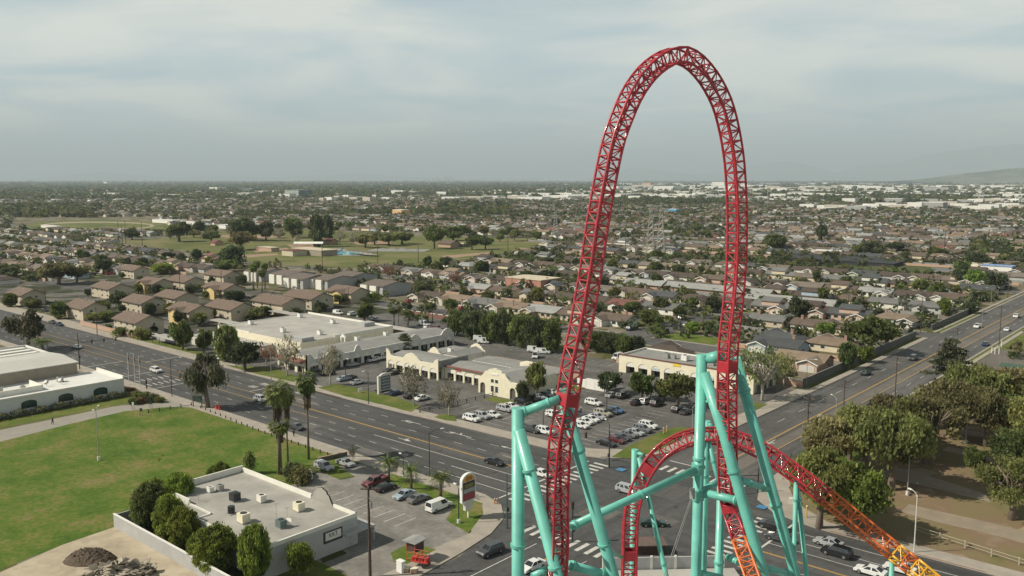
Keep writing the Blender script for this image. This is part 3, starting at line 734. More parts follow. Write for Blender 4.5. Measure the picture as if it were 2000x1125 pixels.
def profile_wall(L, zb, zt, th, n=140):
    """wall standing along +x from the origin, front face at y=0: arched openings below, curved parapet above"""
    b = MB(); xs = [L * i / n for i in range(n + 1)]
    for i in range(n):
        x0, x1 = xs[i], xs[i + 1]; xm = (x0 + x1) / 2; o0, o1 = zb(xm, x0), zb(xm, x1); t0, t1 = zt(x0), zt(x1)
        pn = zb((xs[i - 1] + x0) / 2, x0) if i else -1; nn = zb((x1 + xs[i + 2]) / 2, x1) if i < n - 1 else -1
        b.poly([(x0, 0, o0), (x1, 0, o1), (x1, 0, t1), (x0, 0, t0)]); b.poly([(x1, th, o1), (x0, th, o0), (x0, th, t0), (x1, th, t1)])
        b.poly([(x0, 0, t0), (x1, 0, t1), (x1, th, t1), (x0, th, t0)], 1)
        b.poly([(x0, th, o0), (x1, th, o1), (x1, 0, o1), (x0, 0, o0)])
        if pn != o0: b.poly([(x0, 0, min(pn, o0) if pn >= 0 else 0), (x0, 0, max(pn, o0) if pn >= 0 else t0), (x0, th, max(pn, o0) if pn >= 0 else t0), (x0, th, min(pn, o0) if pn >= 0 else 0)])
        if nn < 0: b.poly([(x1, 0, 0), (x1, 0, t1), (x1, th, t1), (x1, th, 0)])
    return b
def arches(bays, spring=2.3):
    """bays: list of (x0, x1)"""
    def f(xm, x):
        for a, c in bays:
            if a < xm < c:
                r = (c - a) / 2; u = (x - (a + c) / 2) / r; return spring + r * .8 * math.sqrt(max(0, 1 - u * u))
        return 0.0
    return f
def mission(segs, base):
    """curved Spanish gables: (centre, half width, rise)"""
    def f(x):
        z = base
        for c, w, r in segs:
            u = abs(x - c) / w
            if u < 1: z = max(z, base + r * (1.0 if u < .12 else (.93 - .12 * ((u - .12) / .3) ** 2 if u < .42 else (.62 + .06 * math.cos((u - .42) * 8) if u < .62 else .58 * (1 - ((u - .62) / .38)) ** 1.6))))
        return z
    return f
def arcade(parent, L, bays, top, y=0.0, depth=1.8, th=.35, spring=2.3, m=None, names=('facade_wall', 'shop_window', 'awning'), signs=(), back=True, n=None):
    o = profile_wall(L, arches(bays, spring), top, th, n or int(L * 6)).build(names[0], [m or M_CREAM, M_PARA], parent, (0, y, 0))
    for i, (a, c) in enumerate(bays):
        g = MB(); g.bx(a + .1, c - .1, y + depth, y + depth + .08, .25, 2.15); g.bx(a + .1, c - .1, y + depth - .05, y + depth, 0, .25, 1); g.bx((a + c) / 2 - .05, (a + c) / 2 + .05, y + depth - .05, y + depth, .25, 2.15, 1)
        g.build(names[1], [M_GLASS, M_SHOPD], parent)
        if names[2]:
            w = MB(); r = (c - a) / 2; xc = (a + c) / 2; pts = [(xc + r * math.cos(t), y + .12, spring + r * .78 * math.sin(t)) for t in [math.pi * k / 10 for k in range(11)]]
            w.extr([(a, y + .12, spring - .15)] + pts[::-1] + [(c, y + .12, spring - .15)], (0, .12, 0)); w.build(names[2], M_AWN, parent)
    if back:
        k = MB(); k.bx(0.3, L - .3, y + depth + .1, y + depth + .4, 0, 3.2); k.build('inner_wall', M_TAN, parent)
def parapet(mb, pts, z0, z1, t=.3, m=0):
    for (a, b_) in zip(pts, pts[1:]):
        v = Vector((b_[0] - a[0], b_[1] - a[1], 0)); L = v.length; an = math.atan2(v.y, v.x)
        mb.box(((a[0] + b_[0]) / 2, (a[1] + b_[1]) / 2, (z0 + z1) / 2), (L + t * .98, t, z1 - z0), an, m)

# strip 1: long L-shaped shopping strip on the left
X0, X1, Y0, Y1 = -237.5, -222.0, 158.5, 224.0
t = thing('shopping_strip', 'long cream strip of shops with a red tiled awning at its street end', 'shops', (X0, Y0, 0))
W_, D_ = X1 - X0, Y1 - Y0
b = MB(); b.bx(.4, W_ - 2.6, 2.4, D_ - .3, 0, 4.3); b.build('wall', M_STUC, t)
b = MB(); b.extr([(.3, .5, 4.5), (.3, D_, 4.5), (W_ * .45, D_, 5.3), (W_ * .45, .5, 5.3)][::1], (0, 0, .15)); b.extr([(W_ * .45, .5, 5.3), (W_ * .45, D_, 5.3), (W_ - .4, D_, 4.1), (W_ - .4, .5, 4.1)], (0, 0, .15)); b.build('roof', M_GROOF, t)
arcade(t, W_, [(1, 4.4), (5.6, 9.4), (10.6, 14.4)], mission([(W_ * .5, 5.2, 2.0), (W_, 2.6, 1.5), (0, 2.6, 1.5)], 4.9), 0, 2.2, m=M_CREAM)
b = MB(); b.extr([(0.1, -1.5, 3.7), (0.1, -.05, 4.6), (0.1, -.05, 4.45), (0.1, -1.5, 3.5)], (W_ - .2, 0, 0)); b.build('tiled_awning', M_TILE, t)
sr = bpy.data.objects.new('side_arcade', None); C.objects.link(sr); sr.parent = t; sr.location = (W_, 0.0, 0); sr.rotation_euler = (0, 0, math.pi / 2)
bays = [(1.5 + k * 4.3, 4.7 + k * 4.3) for k in range(15)]
top1 = mission([(11, 4.2, 1.9), (20.5, 1.6, 1.9), (46, 3, 1.9), (D_ - 3.5, 3.5, 2.1), (1, 2.2, 1.7)], 4.5)
arcade(sr, D_, bays, top1, 0, 2.2, m=M_STUC)
for k, (q, lab) in enumerate(((30, 'nearer'), (43, 'farther'))): ac_unit(X0 + 3.4, Y0 + q, 5.0, 'pale box unit on the long shopping strip roof, the %s of two' % lab, 1.5, M_WHITE)
for (sx, sy, w_) in ((X1 + .2, Y0 + 5.2, 2.4), (X1 + .2, Y0 + 18, 2.2), (X1 + .2, Y0 + 31, 2.4)):
    b = MB(); b.box((0, 0, 0), (.08, w_, .5)); o = b.build('shop_sign', mat('pale blue sign', (.45, .52, .55), .5, .1, 3), t); o.location = (sx - X0, sy - Y0, 3.95)
# old curved shop gables behind strip 1
tb = thing('small_shop', 'small grey shop with curved dark gable beside the tiled strip', 'shop', (-252, 172, 0))
profile_wall(11, lambda a, c: 0.0, mission([(5, 4.5, 2.0)], 3.6), .3, 50).build('front_wall', [M_GWALL, M_GWALL], tb)
b = MB(); b.bx(.2, 10.8, .3, 14, 0, 3.5); b.build('wall', M_STUC, tb); b = MB(); b.bx(.1, 10.9, .3, 14.1, 3.5, 3.7); b.build('roof', M_GROOF, tb)
tb = thing('bell_arch', 'small white bell arch standing on the rear roof near the tiled strip', 'bell arch', (-238.6, 186, 4.2), math.pi / 2 * 0)
b = MB(); b.box((-1, 0, .9), (.5, .5, 1.8)); b.box((1, 0, .9), (.5, .5, 1.8)); b.extr([(-1.6, -.25, 1.8), (1.6, -.25, 1.8), (0, -.25, 3.1)], (0, .5, 0)); b.build('arch', M_WHITE, tb)

# strip 2: arcade with gabled front in the middle
X0, Y0 = -208.5, 179.5
t = thing('shopping_arcade', 'cream arcade of white arched shop bays with a two storey gabled end', 'shops', (X0, Y0, 0))
L1 = 23.6
b = MB(); b.bx(.3, L1 - .2, 2.2, 13, 0, 4.4); b.bx(L1, 51, 6.2, 14, 0, 4.2); b.build('wall', M_STUC, t)
b = MB(); b.extr([(.3, .4, 4.4), (.3, 6.5, 5.4), (.3, 13.2, 4.4), (.3, 13.2, 4.2), (.3, .4, 4.2)], (L1 - .5, 0, 0)); b.extr([(L1, 3.4, 4.1), (L1, 8.5, 4.9), (L1, 14.2, 4.1), (L1, 14.2, 3.9), (L1, 3.4, 3.9)], (28, 0, 0)); b.bx(L1 - .3, L1 + .1, .4, 13, 4.0, 5.9, 0); b.build('roof', M_GROOF, t)
arcade(t, L1, [(.9 + k * 3.8, 3.9 + k * 3.8) for k in range(6)], mission([(0, 2.6, 2.0), (11.6, 4.2, 2.0), (L1, 2.6, 1.6)], 4.9), 0, 2.0)
sr = bpy.data.objects.new('rear_arcade', None); C.objects.link(sr); sr.parent = t; sr.location = (L1, 2.8, 0)
arcade(sr, 19.5, [(1 + k * 3.7, 3.9 + k * 3.7) for k in range(5)], lambda x: 4.3, 0, 2.0)
b = MB(); b.extr([(L1, 2.3, 4.15), (L1, 2.75, 4.45), (L1, 2.75, 4.3), (L1, 2.3, 3.95)], (19.5, 0, 0)); b.build('tiled_coping', M_TILE, t)
# gabled end block
gx = 42.8
b = MB(); b.bx(gx, gx + 14.8, -2.2, 14.2, 0, 4.8); b.build('end_wall', M_CREAM, t)
gw = profile_wall(14.8, arches([(.7, 2.6), (11.9, 13.9)], 2.4), mission([(6.4, 6.2, 3.2)], 4.6), .4, 90).build('gable_wall', [M_CREAM, M_PARA], t, (gx, -2.7, 0))
b = MB(); b.extr([(gx, -2.3, 4.85), (gx + 7.4, -2.3, 6.0), (gx + 14.8, -2.3, 4.85)], (0, 16.5, 0)); b.build('end_roof', M_GROOF, t)
for (wx, wz, ww, wh_) in ((5.4, 1.9, 1.0, 1.7), (7.0, 1.9, 1.0, 1.7), (5.4, 4.2, 1.0, .9), (7.0, 4.2, 1.0, .9)): window(t, gx + wx, -2.7, wz, ww, wh_)
b = MB(); b.bx(gx + 5.0, gx + 7.6, -2.82, -2.72, 5.9, 6.4); b.build('gable_sign', M_WHITE, t)
for a, c in ((.7, 2.6), (11.9, 13.9)):
    b = MB(); b.bx(gx + a, gx + c, -2.28, -2.21, 0, 2.9); b.build('door', M_SHOPD, t)
b = MB(); b.bx(L1 + 4.6, L1 + 7, 2.62, 2.78, 3.3, 3.9); b.build('shop_sign', mat('red shop sign', (.55, .12, .1), .5, .1, 3), t)
tb = thing('rear_shop', 'cream rear shop with curved gable behind the middle arcade', 'shop', (-204.5, 194, 0))
b = MB(); b.bx(0, 14, 0, 12, 0, 4.2); b.build('wall', M_STUC, tb)
b = MB(); b.extr([(7, .2, 4.2), (14.2, .2, 4.2), (10.5, .2, 5.6)], (0, 12, 0)); b.bx(-.1, 7, -.1, 12.1, 4.2, 4.5); b.build('roof', M_GROOF, tb)
profile_wall(7.6, lambda a, c: 0.0, mission([(3.8, 3.6, 2.0)], 4.5), .3, 50).build('gable_wall', [M_CREAM, M_PARA], tb, (6.8, 12, 0))
o = profile_wall(6, lambda a, c: 0.0, mission([(3, 2.8, 1.8)], 4.3), .3, 40).build('gable_wall', [M_CREAM, M_PARA], tb, (0.2, -.3, 0))
ac_unit(-195.5, 195.5, 4.9, 'pale unit on the roof of the rear shop behind the middle arcade', 1.5, M_WHITE)
# dividing wall behind the arcade
tw = thing('boundary_wall', 'long tan wall between the middle arcade and the rear lot', 'wall', (-188, 209, 0)); b = MB(); b.bx(0, 34, 0, .3, 0, 2.2); b.bx(-.3, 34.3, -.1, .4, 2.2, 2.35); b.build('wall_panel', M_BRICK, tw)
for k in range(9): b = MB(); b.bx(k * 4.2, k * 4.2 + .45, -.1, .4, 0, 2.5); b.build('pier', M_BRICK, tw)
tw = thing('rear_shop_row', 'low cream rear block with flat roof behind the middle arcade', 'shops', (-187, 197, 0))
b = MB(); b.bx(0, 33, 0, 7.5, 0, 3.2); b.build('wall', M_CREAM, tw); b = MB(); b.bx(-.2, 33.2, -.2, 7.7, 3.2, 3.5); b.build('roof', M_GROOF, tw)
b = MB(); b.bx(18, 22, 2, 5, 3.5, 4.7); b.build('roof_housing', M_CREAM, tw)

# strip 3: flat roofed arcade by the wide road
X0, Y0 = -150.5, 225.6
t = thing('shopping_arcade', 'flat roofed cream arcade with red coping and one yellow shop sign', 'shops', (X0, Y0, 0))
L3 = 45.4
b = MB(); b.bx(.3, L3 - .3, 2.4, 15.5, 0, 4.9); b.bx(L3 - 4, L3 - .32, .45, 2.4, 0, 4.9); b.bx(.3, 2.4, .45, 2.4, 0, 4.9); b.build('wall', M_CREAM, t)
b = MB(); b.bx(.3, L3 - .3, .4, 15.5, 4.9, 5.05); b.build('roof', M_GROOF, t)
b = MB(); parapet(b, [(.15, 15.6), (.15, .2)], 4.9, 5.6); parapet(b, [(L3 - .15, .2), (L3 - .15, 15.6), (.15, 15.6)], 4.9, 5.45); b.build('parapet', M_PARA, t)
arcade(t, L3, [(2.7 + k * 4.55, 5.9 + k * 4.55) for k in range(9)], lambda x: 5.45, 0, 2.0)
b = MB(); b.bx(-.1, L3 + .1, -.12, .42, 5.45, 5.75); b.bx(L3 - .2, L3 + .12, .42, 15.7, 5.46, 5.74); b.build('red_coping', M_TILE, t)
b = MB(); b.extr([(19.4, -.12, 4.6), (22.0, -.12, 4.6), (22.0, -.12, 5.2), (20.7, -.12, 5.42), (19.4, -.12, 5.2)], (0, .1, 0)); b.build('yellow_sign', mat('yellow sign', (.75, .55, .05), .5, .08, 3), t)
for k in (2, 6):
    b = MB(); b.bx(2.9 + k * 4.55, 5.7 + k * 4.55, .02, .1, 2.5, 3.0); b.build('shop_sign', mat('pale blue sign', (.45, .52, .55)), t)
for k in range(3):
    window(t, L3, 3.5 + 4 * k, 1.3, 2, 2.2, '+x')
ac_unit(X0 + 13, Y0 + 7, 5.1, 'boxy roof unit with ducts, left of three on the red coped arcade', 1.7); ac_unit(X0 + 15.2, Y0 + 7.6, 5.1, 'smaller roof unit beside the ducted one on the red coped arcade', 1.3)
ac_unit(X0 + 19.5, Y0 + 7, 5.1, 'wide pale roof unit in the middle of the red coped arcade', 1.9, M_WHITE); ac_unit(X0 + 29, Y0 + 6.4, 5.1, 'roof unit beside the teal column on the red coped arcade', 1.7)

# big flat roofed store
X0, X1, Y0, Y1 = -292.5, -257.0, 170, 211
t = thing('flat_roofed_store', 'large cream store with a broad pale flat roof', 'store', (-293, 170, 0))
W_ = 52.0; D_ = 41.0
b = MB(); b.bx(0, W_, 0, D_, 0, 5.9); b.build('wall', M_CREAM, t)
b = MB(); b.bx(.3, W_ - .3, .3, D_ - .3, 5.9, 6.05); b.build('roof', M_LROOF, t)
b = MB(); parapet(b, [(.15, D_ - .15), (W_ - .15, D_ - .15), (W_ - .15, D_ * .35)], 5.9, 6.7); parapet(b, [(.15, D_), (.15, .2), (W_ * .4, .2)], 5.9, 6.25); b.build('parapet', M_PARA, t)
b = MB(); b.bx(-3, W_ * .7, -9, -.02, 0, 3.4); b.build('front_annex', M_STUC, t); b = MB(); b.bx(-3.2, W_ * .7 + .2, -9.2, -.02, 3.4, 3.6); b.build('annex_roof', M_LROOF, t)
b = MB(); b.box((W_ * .93, 3.5, 6.6), (6, 5, 1.3)); b.build('roof_housing', M_GWALL, t); b = MB(); b.box((W_ * .8, D_ * .9, 6.7), (4, 5, 1.5)); b.build('roof_housing', M_GWALL, t)
for k, (px, py) in enumerate(((553, 649), (490, 634), (586, 620), (650, 632), (625, 654))):
    x, y = G(px, py, 6.05)
    ac_unit(x, y, 6.06, 'round vent unit, %s from the left on the broad pale flat roof' % ordn([2, 1, 3, 5, 4][k]), 1.7, M_WHITE)
tb = thing('carport', 'long pale flat carport roof behind the flat roofed store', 'carport', (-262, 222, 0)); b = MB(); b.bx(0, 34, 0, 5, 2.5, 2.75); b.build('roof', M_LROOF, tb)
b = MB(); b.bx(.2, 33.8, 4.6, 4.8, 0, 2.5); b.build('rear_wall', M_BRICK, tb)
for k in range(7): b = MB(); b.tube((.5 + k * 5.4, .4, 0), (.5 + k * 5.4, .4, 2.5), .1); b.build('post', M_DKMET, tb)
for i, (px, py, w_, lab) in enumerate(((330, 672, 16, 'flat carport behind a white wall beside the corner apartment'), (440, 640, 18, 'pale carport roof left of the big flat roofed store'), (560, 622, 22, 'pale carport roof behind the big flat roofed store'))):
    x, y = G(px, py); tb = thing('carport', lab, 'carport', (x, y, 0)); b = MB(); b.bx(-w_ / 2, w_ / 2, -2.5, 2.5, 2.5, 2.7); b.build('roof', M_LROOF, tb); b = MB(); b.bx(-w_ / 2, w_ / 2, 2.2, 2.4, 0, 2.5); b.build('rear_wall', M_TAN, tb)
    for k in range(4): b = MB(); b.tube((-w_ / 2 + .3 + k * w_ / 3.2, -2.3, 0), (-w_ / 2 + .3 + k * w_ / 3.2, -2.3, 2.5), .1); b.build('post', M_DKMET, tb)

# white building with arched windows, bottom left
t = thing('arched_window_hall', 'white hall with dark arched windows facing the lawn', 'hall', (-239.2, 40, 0))
b = MB(); b.bx(-16.5, 0, 0, 69.2, 0, 4.5); b.build('wall', mat('white painted block', (.62, .62, .59), .85, .06, .4), t)
b = MB(); b.bx(-16.5, -.3, 20, 69, 4.5, 4.6); b.build('roof', M_WROOF, t)
b = MB(); parapet(b, [(-.1, 0), (-.1, 69.2)], 4.5, 4.85, .45); parapet(b, [(-.1, 69.1), (-16.5, 69.1)], 4.5, 5.5, .4); parapet(b, [(-12, 49), (-3.5, 49), (-3.5, 0)], 4.6, 6.0, .3); b.build('parapet', M_PARA, t)
for k in range(6):
    yy = 65.6 - 3.0 - k * 9.2; b = MB(); pts = [(0.03, yy - 1.9, 1.3), (0.03, yy + 1.9, 1.3)] + [(0.03, yy + 1.9 * math.cos(q), 2.6 + .75 * math.sin(q)) for q in [math.pi * j / 10 for j in range(11)]]
    b.extr(pts, (.06, 0, 0)); b.build('arched_window', mat('dark green window', (.025, .05, .045), .15, .3, .5), t)
t2 = thing('gabled_hall', 'large brown hall with a wide white roof behind the white hall', 'hall', (-278.2, 40, 0))
b = MB(); b.bx(0, 22.4, 0, 63.5, 0, 7.9); b.build('wall', mat('brown block wall', (.30, .26, .20), .9, .1, .5), t2)
b = MB(); b.extr([(-.4, -.3, 7.9), (22.8, -.3, 7.9), (22.8, -.3, 8.1), (11.2, -.3, 8.9), (-.4, -.3, 8.1)], (0, 64.2, 0)); b.build('roof', mat('broad white roof', (.47, .46, .42), .8, .06, .1), t2)
t3 = thing('flat_hall', 'low hall with pale skylit roof at the left edge', 'hall', (-306, 70, 0)); b = MB(); b.bx(0, 24, 0, 38, 0, 5.5); b.build('wall', M_TAN, t3); b = MB(); b.bx(.3, 23.7, .3, 37.7, 5.5, 5.6); b.build('roof', M_GROOF, t3)
b = MB(); parapet(b, [(.15, .15), (23.8, .15), (23.8, 37.8), (.15, 37.8), (.15, .15)], 5.5, 6.2); b.build('parapet', M_WHITE, t3)
b = MB(); [b.bx(3 + k * 5, 5.4 + k * 5, 24, 36, 5.6, 6.1) for k in range(4)]; b.build('skylight', M_AWN, t3)
for (x, y, s, lab, dr) in ((-249, 96, 1.5, 'tan box unit on the white hall roof by the raised parapet', False), (-246.5, 85.5, 1.2, 'small box unit low on the white hall roof', False), (-247.5, 80, 1.8, 'long pale unit at the left end of the white hall roof', False)):
    ac_unit(x, y, 4.62, lab, s)
for x, y, lab in ((-246.5, 91.5, 'larger white dish on the white hall roof'), (-246, 95, 'smaller white dish on the white hall roof')):
    d = thing('satellite_dish', lab, 'satellite dish', (x, y, 4.6)); b = MB(); b.tube((0, 0, 0), (0, 0, 1.0), .06); b.build('mast', M_GALV, d)
    b = MB(); b.tube((0, 0, 1.0), (.12, -.12, 1.12), .2, 16, 0, .65); b.build('dish', M_WHITE, d, smooth=True)

# flat roofed building by the lawn
t = thing('flat_roofed_building', 'grey building with a flat roof full of air units beside the lawn', 'building', (-144.2, 69.2, 0))
XR = 34.4; DR = 18.4
foot = [(0, 2.7), (15.5, 2.7), (15.5, 0), (XR, 0), (XR, DR), (0, DR)]
M_GB = mat('pale grey building wall', (.44, .44, .43), .85, .07, .4)
b = MB(); b.extr([(x, y, 0) for x, y in foot], (0, 0, 4.7)); b.build('wall', M_GB, t)
b = MB(); b.extr([(x, y, 4.7) for x, y in [(.2, 2.9), (15.7, 2.9), (15.7, .2), (XR - .2, .2), (XR - .2, DR - .2), (.2, DR - .2)]], (0, 0, .1)); b.build('roof', mat('warm grey roof felt', (.33, .315, .285), .9, .2, .16, detail=8), t)
b = MB(); parapet(b, [(.15, DR - .15), (.15, 2.85)], 4.7, 5.9, .3); parapet(b, [(.15, 2.85), (8.5, 2.85)], 4.7, 5.7, .3); parapet(b, [(8.5, 2.85), (15.5, 2.85), (15.5, .15)], 4.7, 5.0, .3)
parapet(b, [(.15, DR - .15), (22, DR - .15)], 4.7, 5.6, .3); parapet(b, [(15.5, .15), (XR - .15, .15)], 4.7, 5.1, .3); parapet(b, [(XR - .15, .15), (XR - .15, DR - .15), (28.5, DR - .15)], 4.7, 5.35, .3)
b.build('parapet', M_PARA, t)
pw = profile_wall(6.5, lambda a, c: 0.0 if c > 99 else 4.0, mission([(3.2, 3.3, 2.6)], 4.9), .3, 50).build('curved_parapet', [MC['warm grey roof felt'], M_DKMET], t, (22, DR - .3, 0))
b = MB(); b.bx(XR, XR + .12, 11.5, 15.2, 2.1, 4.0); sg = b.build('wall_sign', M_DKMET, t)
b = MB(); b.bx(XR + .12, XR + .16, 11.8, 14.9, 2.5, 3.8); b.build('sign_face', M_PARA, sg)
def text(s, parent, loc, size, rot, m, name='lettering', ext=.02):
    cu = bpy.data.curves.new(name, 'FONT'); cu.body = s; cu.size = size; cu.extrude = ext; cu.align_x = 'CENTER'; cu.align_y = 'CENTER'
    o = bpy.data.objects.new(name, cu); C.objects.link(o); bpy.context.view_layer.update()
    me = bpy.data.meshes.new_from_object(o.evaluated_get(bpy.context.evaluated_depsgraph_get())); bpy.data.objects.remove(o)
    me.materials.clear(); me.materials.append(m); o = put(name, me, parent, loc); o.rotation_euler = rot; return o
text('KKT', sg, (XR + .17, 13.35, 3.25), .95, (math.pi / 2, 0, math.pi / 2), M_DKMET)
b = MB(); [b.bx(XR, XR + .1, 16.8 - k * .0, 17.0, .3 + k * 1.1, .5 + k * 1.1) for k in range(4)]; b.build('wall_ladder', M_GALV, t)
canopy = MB(); canopy.bx(XR - 4.6, XR + 1.6, DR, DR + 2.6, 2.7, 2.95); canopy.tube((XR + 1.3, DR + 2.4, 0), (XR + 1.3, DR + 2.4, 2.7), .12); canopy.bx(XR, XR + 1.6, DR - 3.4, DR, 2.7, 2.95); canopy.build('entrance_canopy', M_GWALL, t)
for px, py, s, lab, dr, m in ((411, 961, 1.0, 'white box unit, left of the back pair on the grey flat roof', 0, M_WHITE), (430, 958, 1.15, 'taller unit, right of the back pair on the grey flat roof', 0, M_GALV), (459, 978, 1.6, 'dark grey box unit with fan on the grey flat roof', 0, M_DKMET), (511, 980, 1.35, 'pale box unit standing alone mid grey flat roof', 0, M_PARA),
                              (452, 1003, 1.3, 'dark round drum unit on the grey flat roof', 1, M_DKMET), (476, 1020, 1.7, 'cream box unit on the grey flat roof', 0, M_CREAM), (584, 997, 1.6, 'cream cube unit near the curved parapet', 0, M_CREAM), (549, 1030, 1.4, 'green grey unit beside the roof dish', 0, mat('green grey metal', (.12, .17, .16), .5, .1, 1))):
    x, y = G(px, py, 4.8); ac_unit(x, y, 4.81, lab, s, m, drum=bool(dr))
x, y = G(563, 1028, 4.8); d = thing('satellite_dish', 'pale round dish on the grey flat roof beside a green unit', 'satellite dish', (x, y, 4.8)); b = MB(); b.tube((0, 0, 0), (0, 0, .8), .05); b.build('mast', M_GALV, d); b = MB(); b.tube((0, 0, .8), (.1, -.14, .93), .15, 16, 0, .6); b.build('dish', M_PARA, d)
for i, (px, py, hh) in enumerate(((345, 961, 3.2), (388, 980, 1.2), (561, 1016, 2.2), (540, 1012, 2.6))):
    x, y = G(px, py, 4.8); d = thing('roof_aerial', ['tall aerial at the left corner of the grey flat roof', 'low bent aerial on the grey flat roof', 'aerial mast above the roof dish', 'thin aerial mast left of the roof dish'][i], 'aerial', (x, y, 4.8)); b = MB(); b.tube((0, 0, 0), (0, 0, hh), .03, 5); b.build('mast', M_GALV, d)
    b = MB(); b.tube((-.6, 0, hh * .9), (.6, 0, hh * .98), .02, 4); [b.tube((q * .25, -.3, hh * (.94 + q * .02)), (q * .25, .3, hh * (.94 + q * .02)), .015, 4) for q in (-2, -1, 0, 1, 2)]; b.build('antenna', M_GALV, d)
tw = thing('boundary_wall', 'white painted wall between the bare dirt plot and the bushy trees', 'wall', (-147.3, 64.1, 0)); b = MB(); b.bx(0, 52, 0, .25, 0, 2.4); b.build('wall_panel', M_GWALL, tw); b = MB(); b.bx(-.05, 52.05, -.05, .3, 2.4, 2.5); b.build('coping', M_WHITE, tw)
b = MB(); b.bx(0, .25, .25, 5.5, 0, 2.3); b.build('return_wall', M_GWALL, tw)
q0, q1 = G(623, 903), G(678, 891); tw = thing('garden_wall', 'low dark wall behind the parked silver cars at the lawn edge', 'wall', (q0[0], q0[1], 0), math.atan2(q1[1] - q0[1], q1[0] - q0[0])); Lq = math.hypot(q1[0] - q0[0], q1[1] - q0[1]); b = MB(); b.bx(0, Lq, -.12, .12, 0, 1.0); b.build('wall_panel', M_DWALL, tw); b = MB(); b.bx(0, Lq, -.16, .16, 1.0, 1.1); b.build('coping', M_BRICK, tw)

# walls along the wide road
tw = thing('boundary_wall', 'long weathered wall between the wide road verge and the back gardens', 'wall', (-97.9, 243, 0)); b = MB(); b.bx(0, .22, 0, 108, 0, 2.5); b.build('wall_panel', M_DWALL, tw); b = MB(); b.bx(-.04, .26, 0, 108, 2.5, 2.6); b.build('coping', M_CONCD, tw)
tw = thing('boundary_wall', 'pink and white wall beside the trees at the shop lot edge', 'wall', (-115, 243, 0)); b = MB(); b.bx(0, 17, 0, .25, 0, 2.0); b.build('wall_panel', M_BRICK, tw); b = MB(); b.bx(0, 17, -.03, .28, 2.0, 2.4); b.build('coping', M_WHITE, tw)
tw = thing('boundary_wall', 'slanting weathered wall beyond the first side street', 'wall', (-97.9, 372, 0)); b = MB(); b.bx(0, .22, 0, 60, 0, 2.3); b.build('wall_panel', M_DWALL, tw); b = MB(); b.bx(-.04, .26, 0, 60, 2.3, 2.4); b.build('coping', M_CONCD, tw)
tw = thing('boundary_wall', 'pink block wall along the pavement in front of the corner apartment', 'wall', (-371, 152.5, 0)); b = MB(); b.bx(0, 46, 0, .25, 0, 1.8); b.build('wall_panel', M_BRICK, tw); b = MB(); b.bx(0, 46, -.04, .29, 1.8, 1.9); b.build('coping', M_BRICK, tw)
tw = thing('boundary_wall', 'white wall beside the small parking bays right of the corner apartment', 'wall', (-324, 157.5, 0)); b = MB(); b.bx(0, 22, 0, .25, 0, 2.0); b.build('wall_panel', M_GWALL, tw); b = MB(); b.bx(0, 22, -.03, .28, 2.0, 2.08); b.build('coping', M_WHITE, tw)
tw = thing('boundary_wall', 'red brown wall with white caps behind the parked white vans', 'wall', (-253, 262, 0)); b = MB(); b.bx(-40, 32, 0, .25, 0, 1.9); b.build('wall_panel', mat('red brown block', (.20, .10, .075), .9, .15, 1), tw)
for k in range(16): b = MB(); b.bx(-40 + k * 4.7, -37.2 + k * 4.7, -.05, .3, 1.9, 2.1); b.build('coping', M_WHITE, tw)
tw = thing('storage_enclosure', 'white panelled enclosure between the middle arcade and the parking lot trees', 'enclosure', (*G(1138, 757), 0), .0); b = MB()
for k in range(3): b.box((-.4 + k * 3.2, 0, 1.3), (3.1, .15, 2.6))
b.box((8, 3, 1.3), (.15, 6, 2.6)); b.build('panel', M_WHITE, tw); b = MB(); b.box((3.8, 1.5, 1.2), (8, 2.6, 2.3)); b.build('container_wall', M_STUC, tw)
# boundary wall of the amusement park at the bottom
a_, c_ = G(1218, 1090, 3.0), G(1364, 1087, 3.0); an = math.atan2(c_[1] - a_[1], c_[0] - a_[0]); Lw = math.hypot(c_[0] - a_[0], c_[1] - a_[1])
tw = thing('park_wall', 'grey panelled wall behind the teal columns at the bottom', 'wall', (a_[0], a_[1], 0), an)
for k in range(5): b = MB(); b.bx(-3 + k * 3.7, .6 + k * 3.7, 0, .3, 0, 3.0); b.build('wall_panel', M_GWALL, tw)
for k in range(6): b = MB(); b.bx(-3.2 + k * 3.7, -2.9 + k * 3.7, -.12, .42, 0, 3.15); b.build('pier', M_STUC, tw)
b = MB(); b.bx(-4, 17, -6, -.3, 0, 1.2); b.build('ledge', M_LROOF, tw)
x, y = G(1268, 1084, 0); tb = thing('brown_kiosk', 'low dark brown kiosk behind the grey panelled wall', 'kiosk', (x, y, 0), an); b = MB(); b.bx(-2.6, 2.6, 0, 3, 0, 1.5); b.build('wall', mat('dark brown boards', (.09, .055, .045), .9, .2, 1.5), tb); b = MB(); b.bx(-2.9, 2.9, -.3, 3.3, 1.5, 1.7); b.build('roof', mat('brown felt', (.13, .09, .075), .9, .2, 1), tb)
x, y = G(783, 1118, 0)
tb = thing('white_cabinet', 'white block pillar beside the red trailer at the bottom edge', 'pillar', (x, y, 0)); b = MB(); b.box((0, 0, .9), (1.2, .75, 1.9)); b.build('body', M_WHITE, tb); b = MB(); b.box((0, 0, 1.9), (1.3, .85, .1)); b.build('cap', M_WHITE, tb)
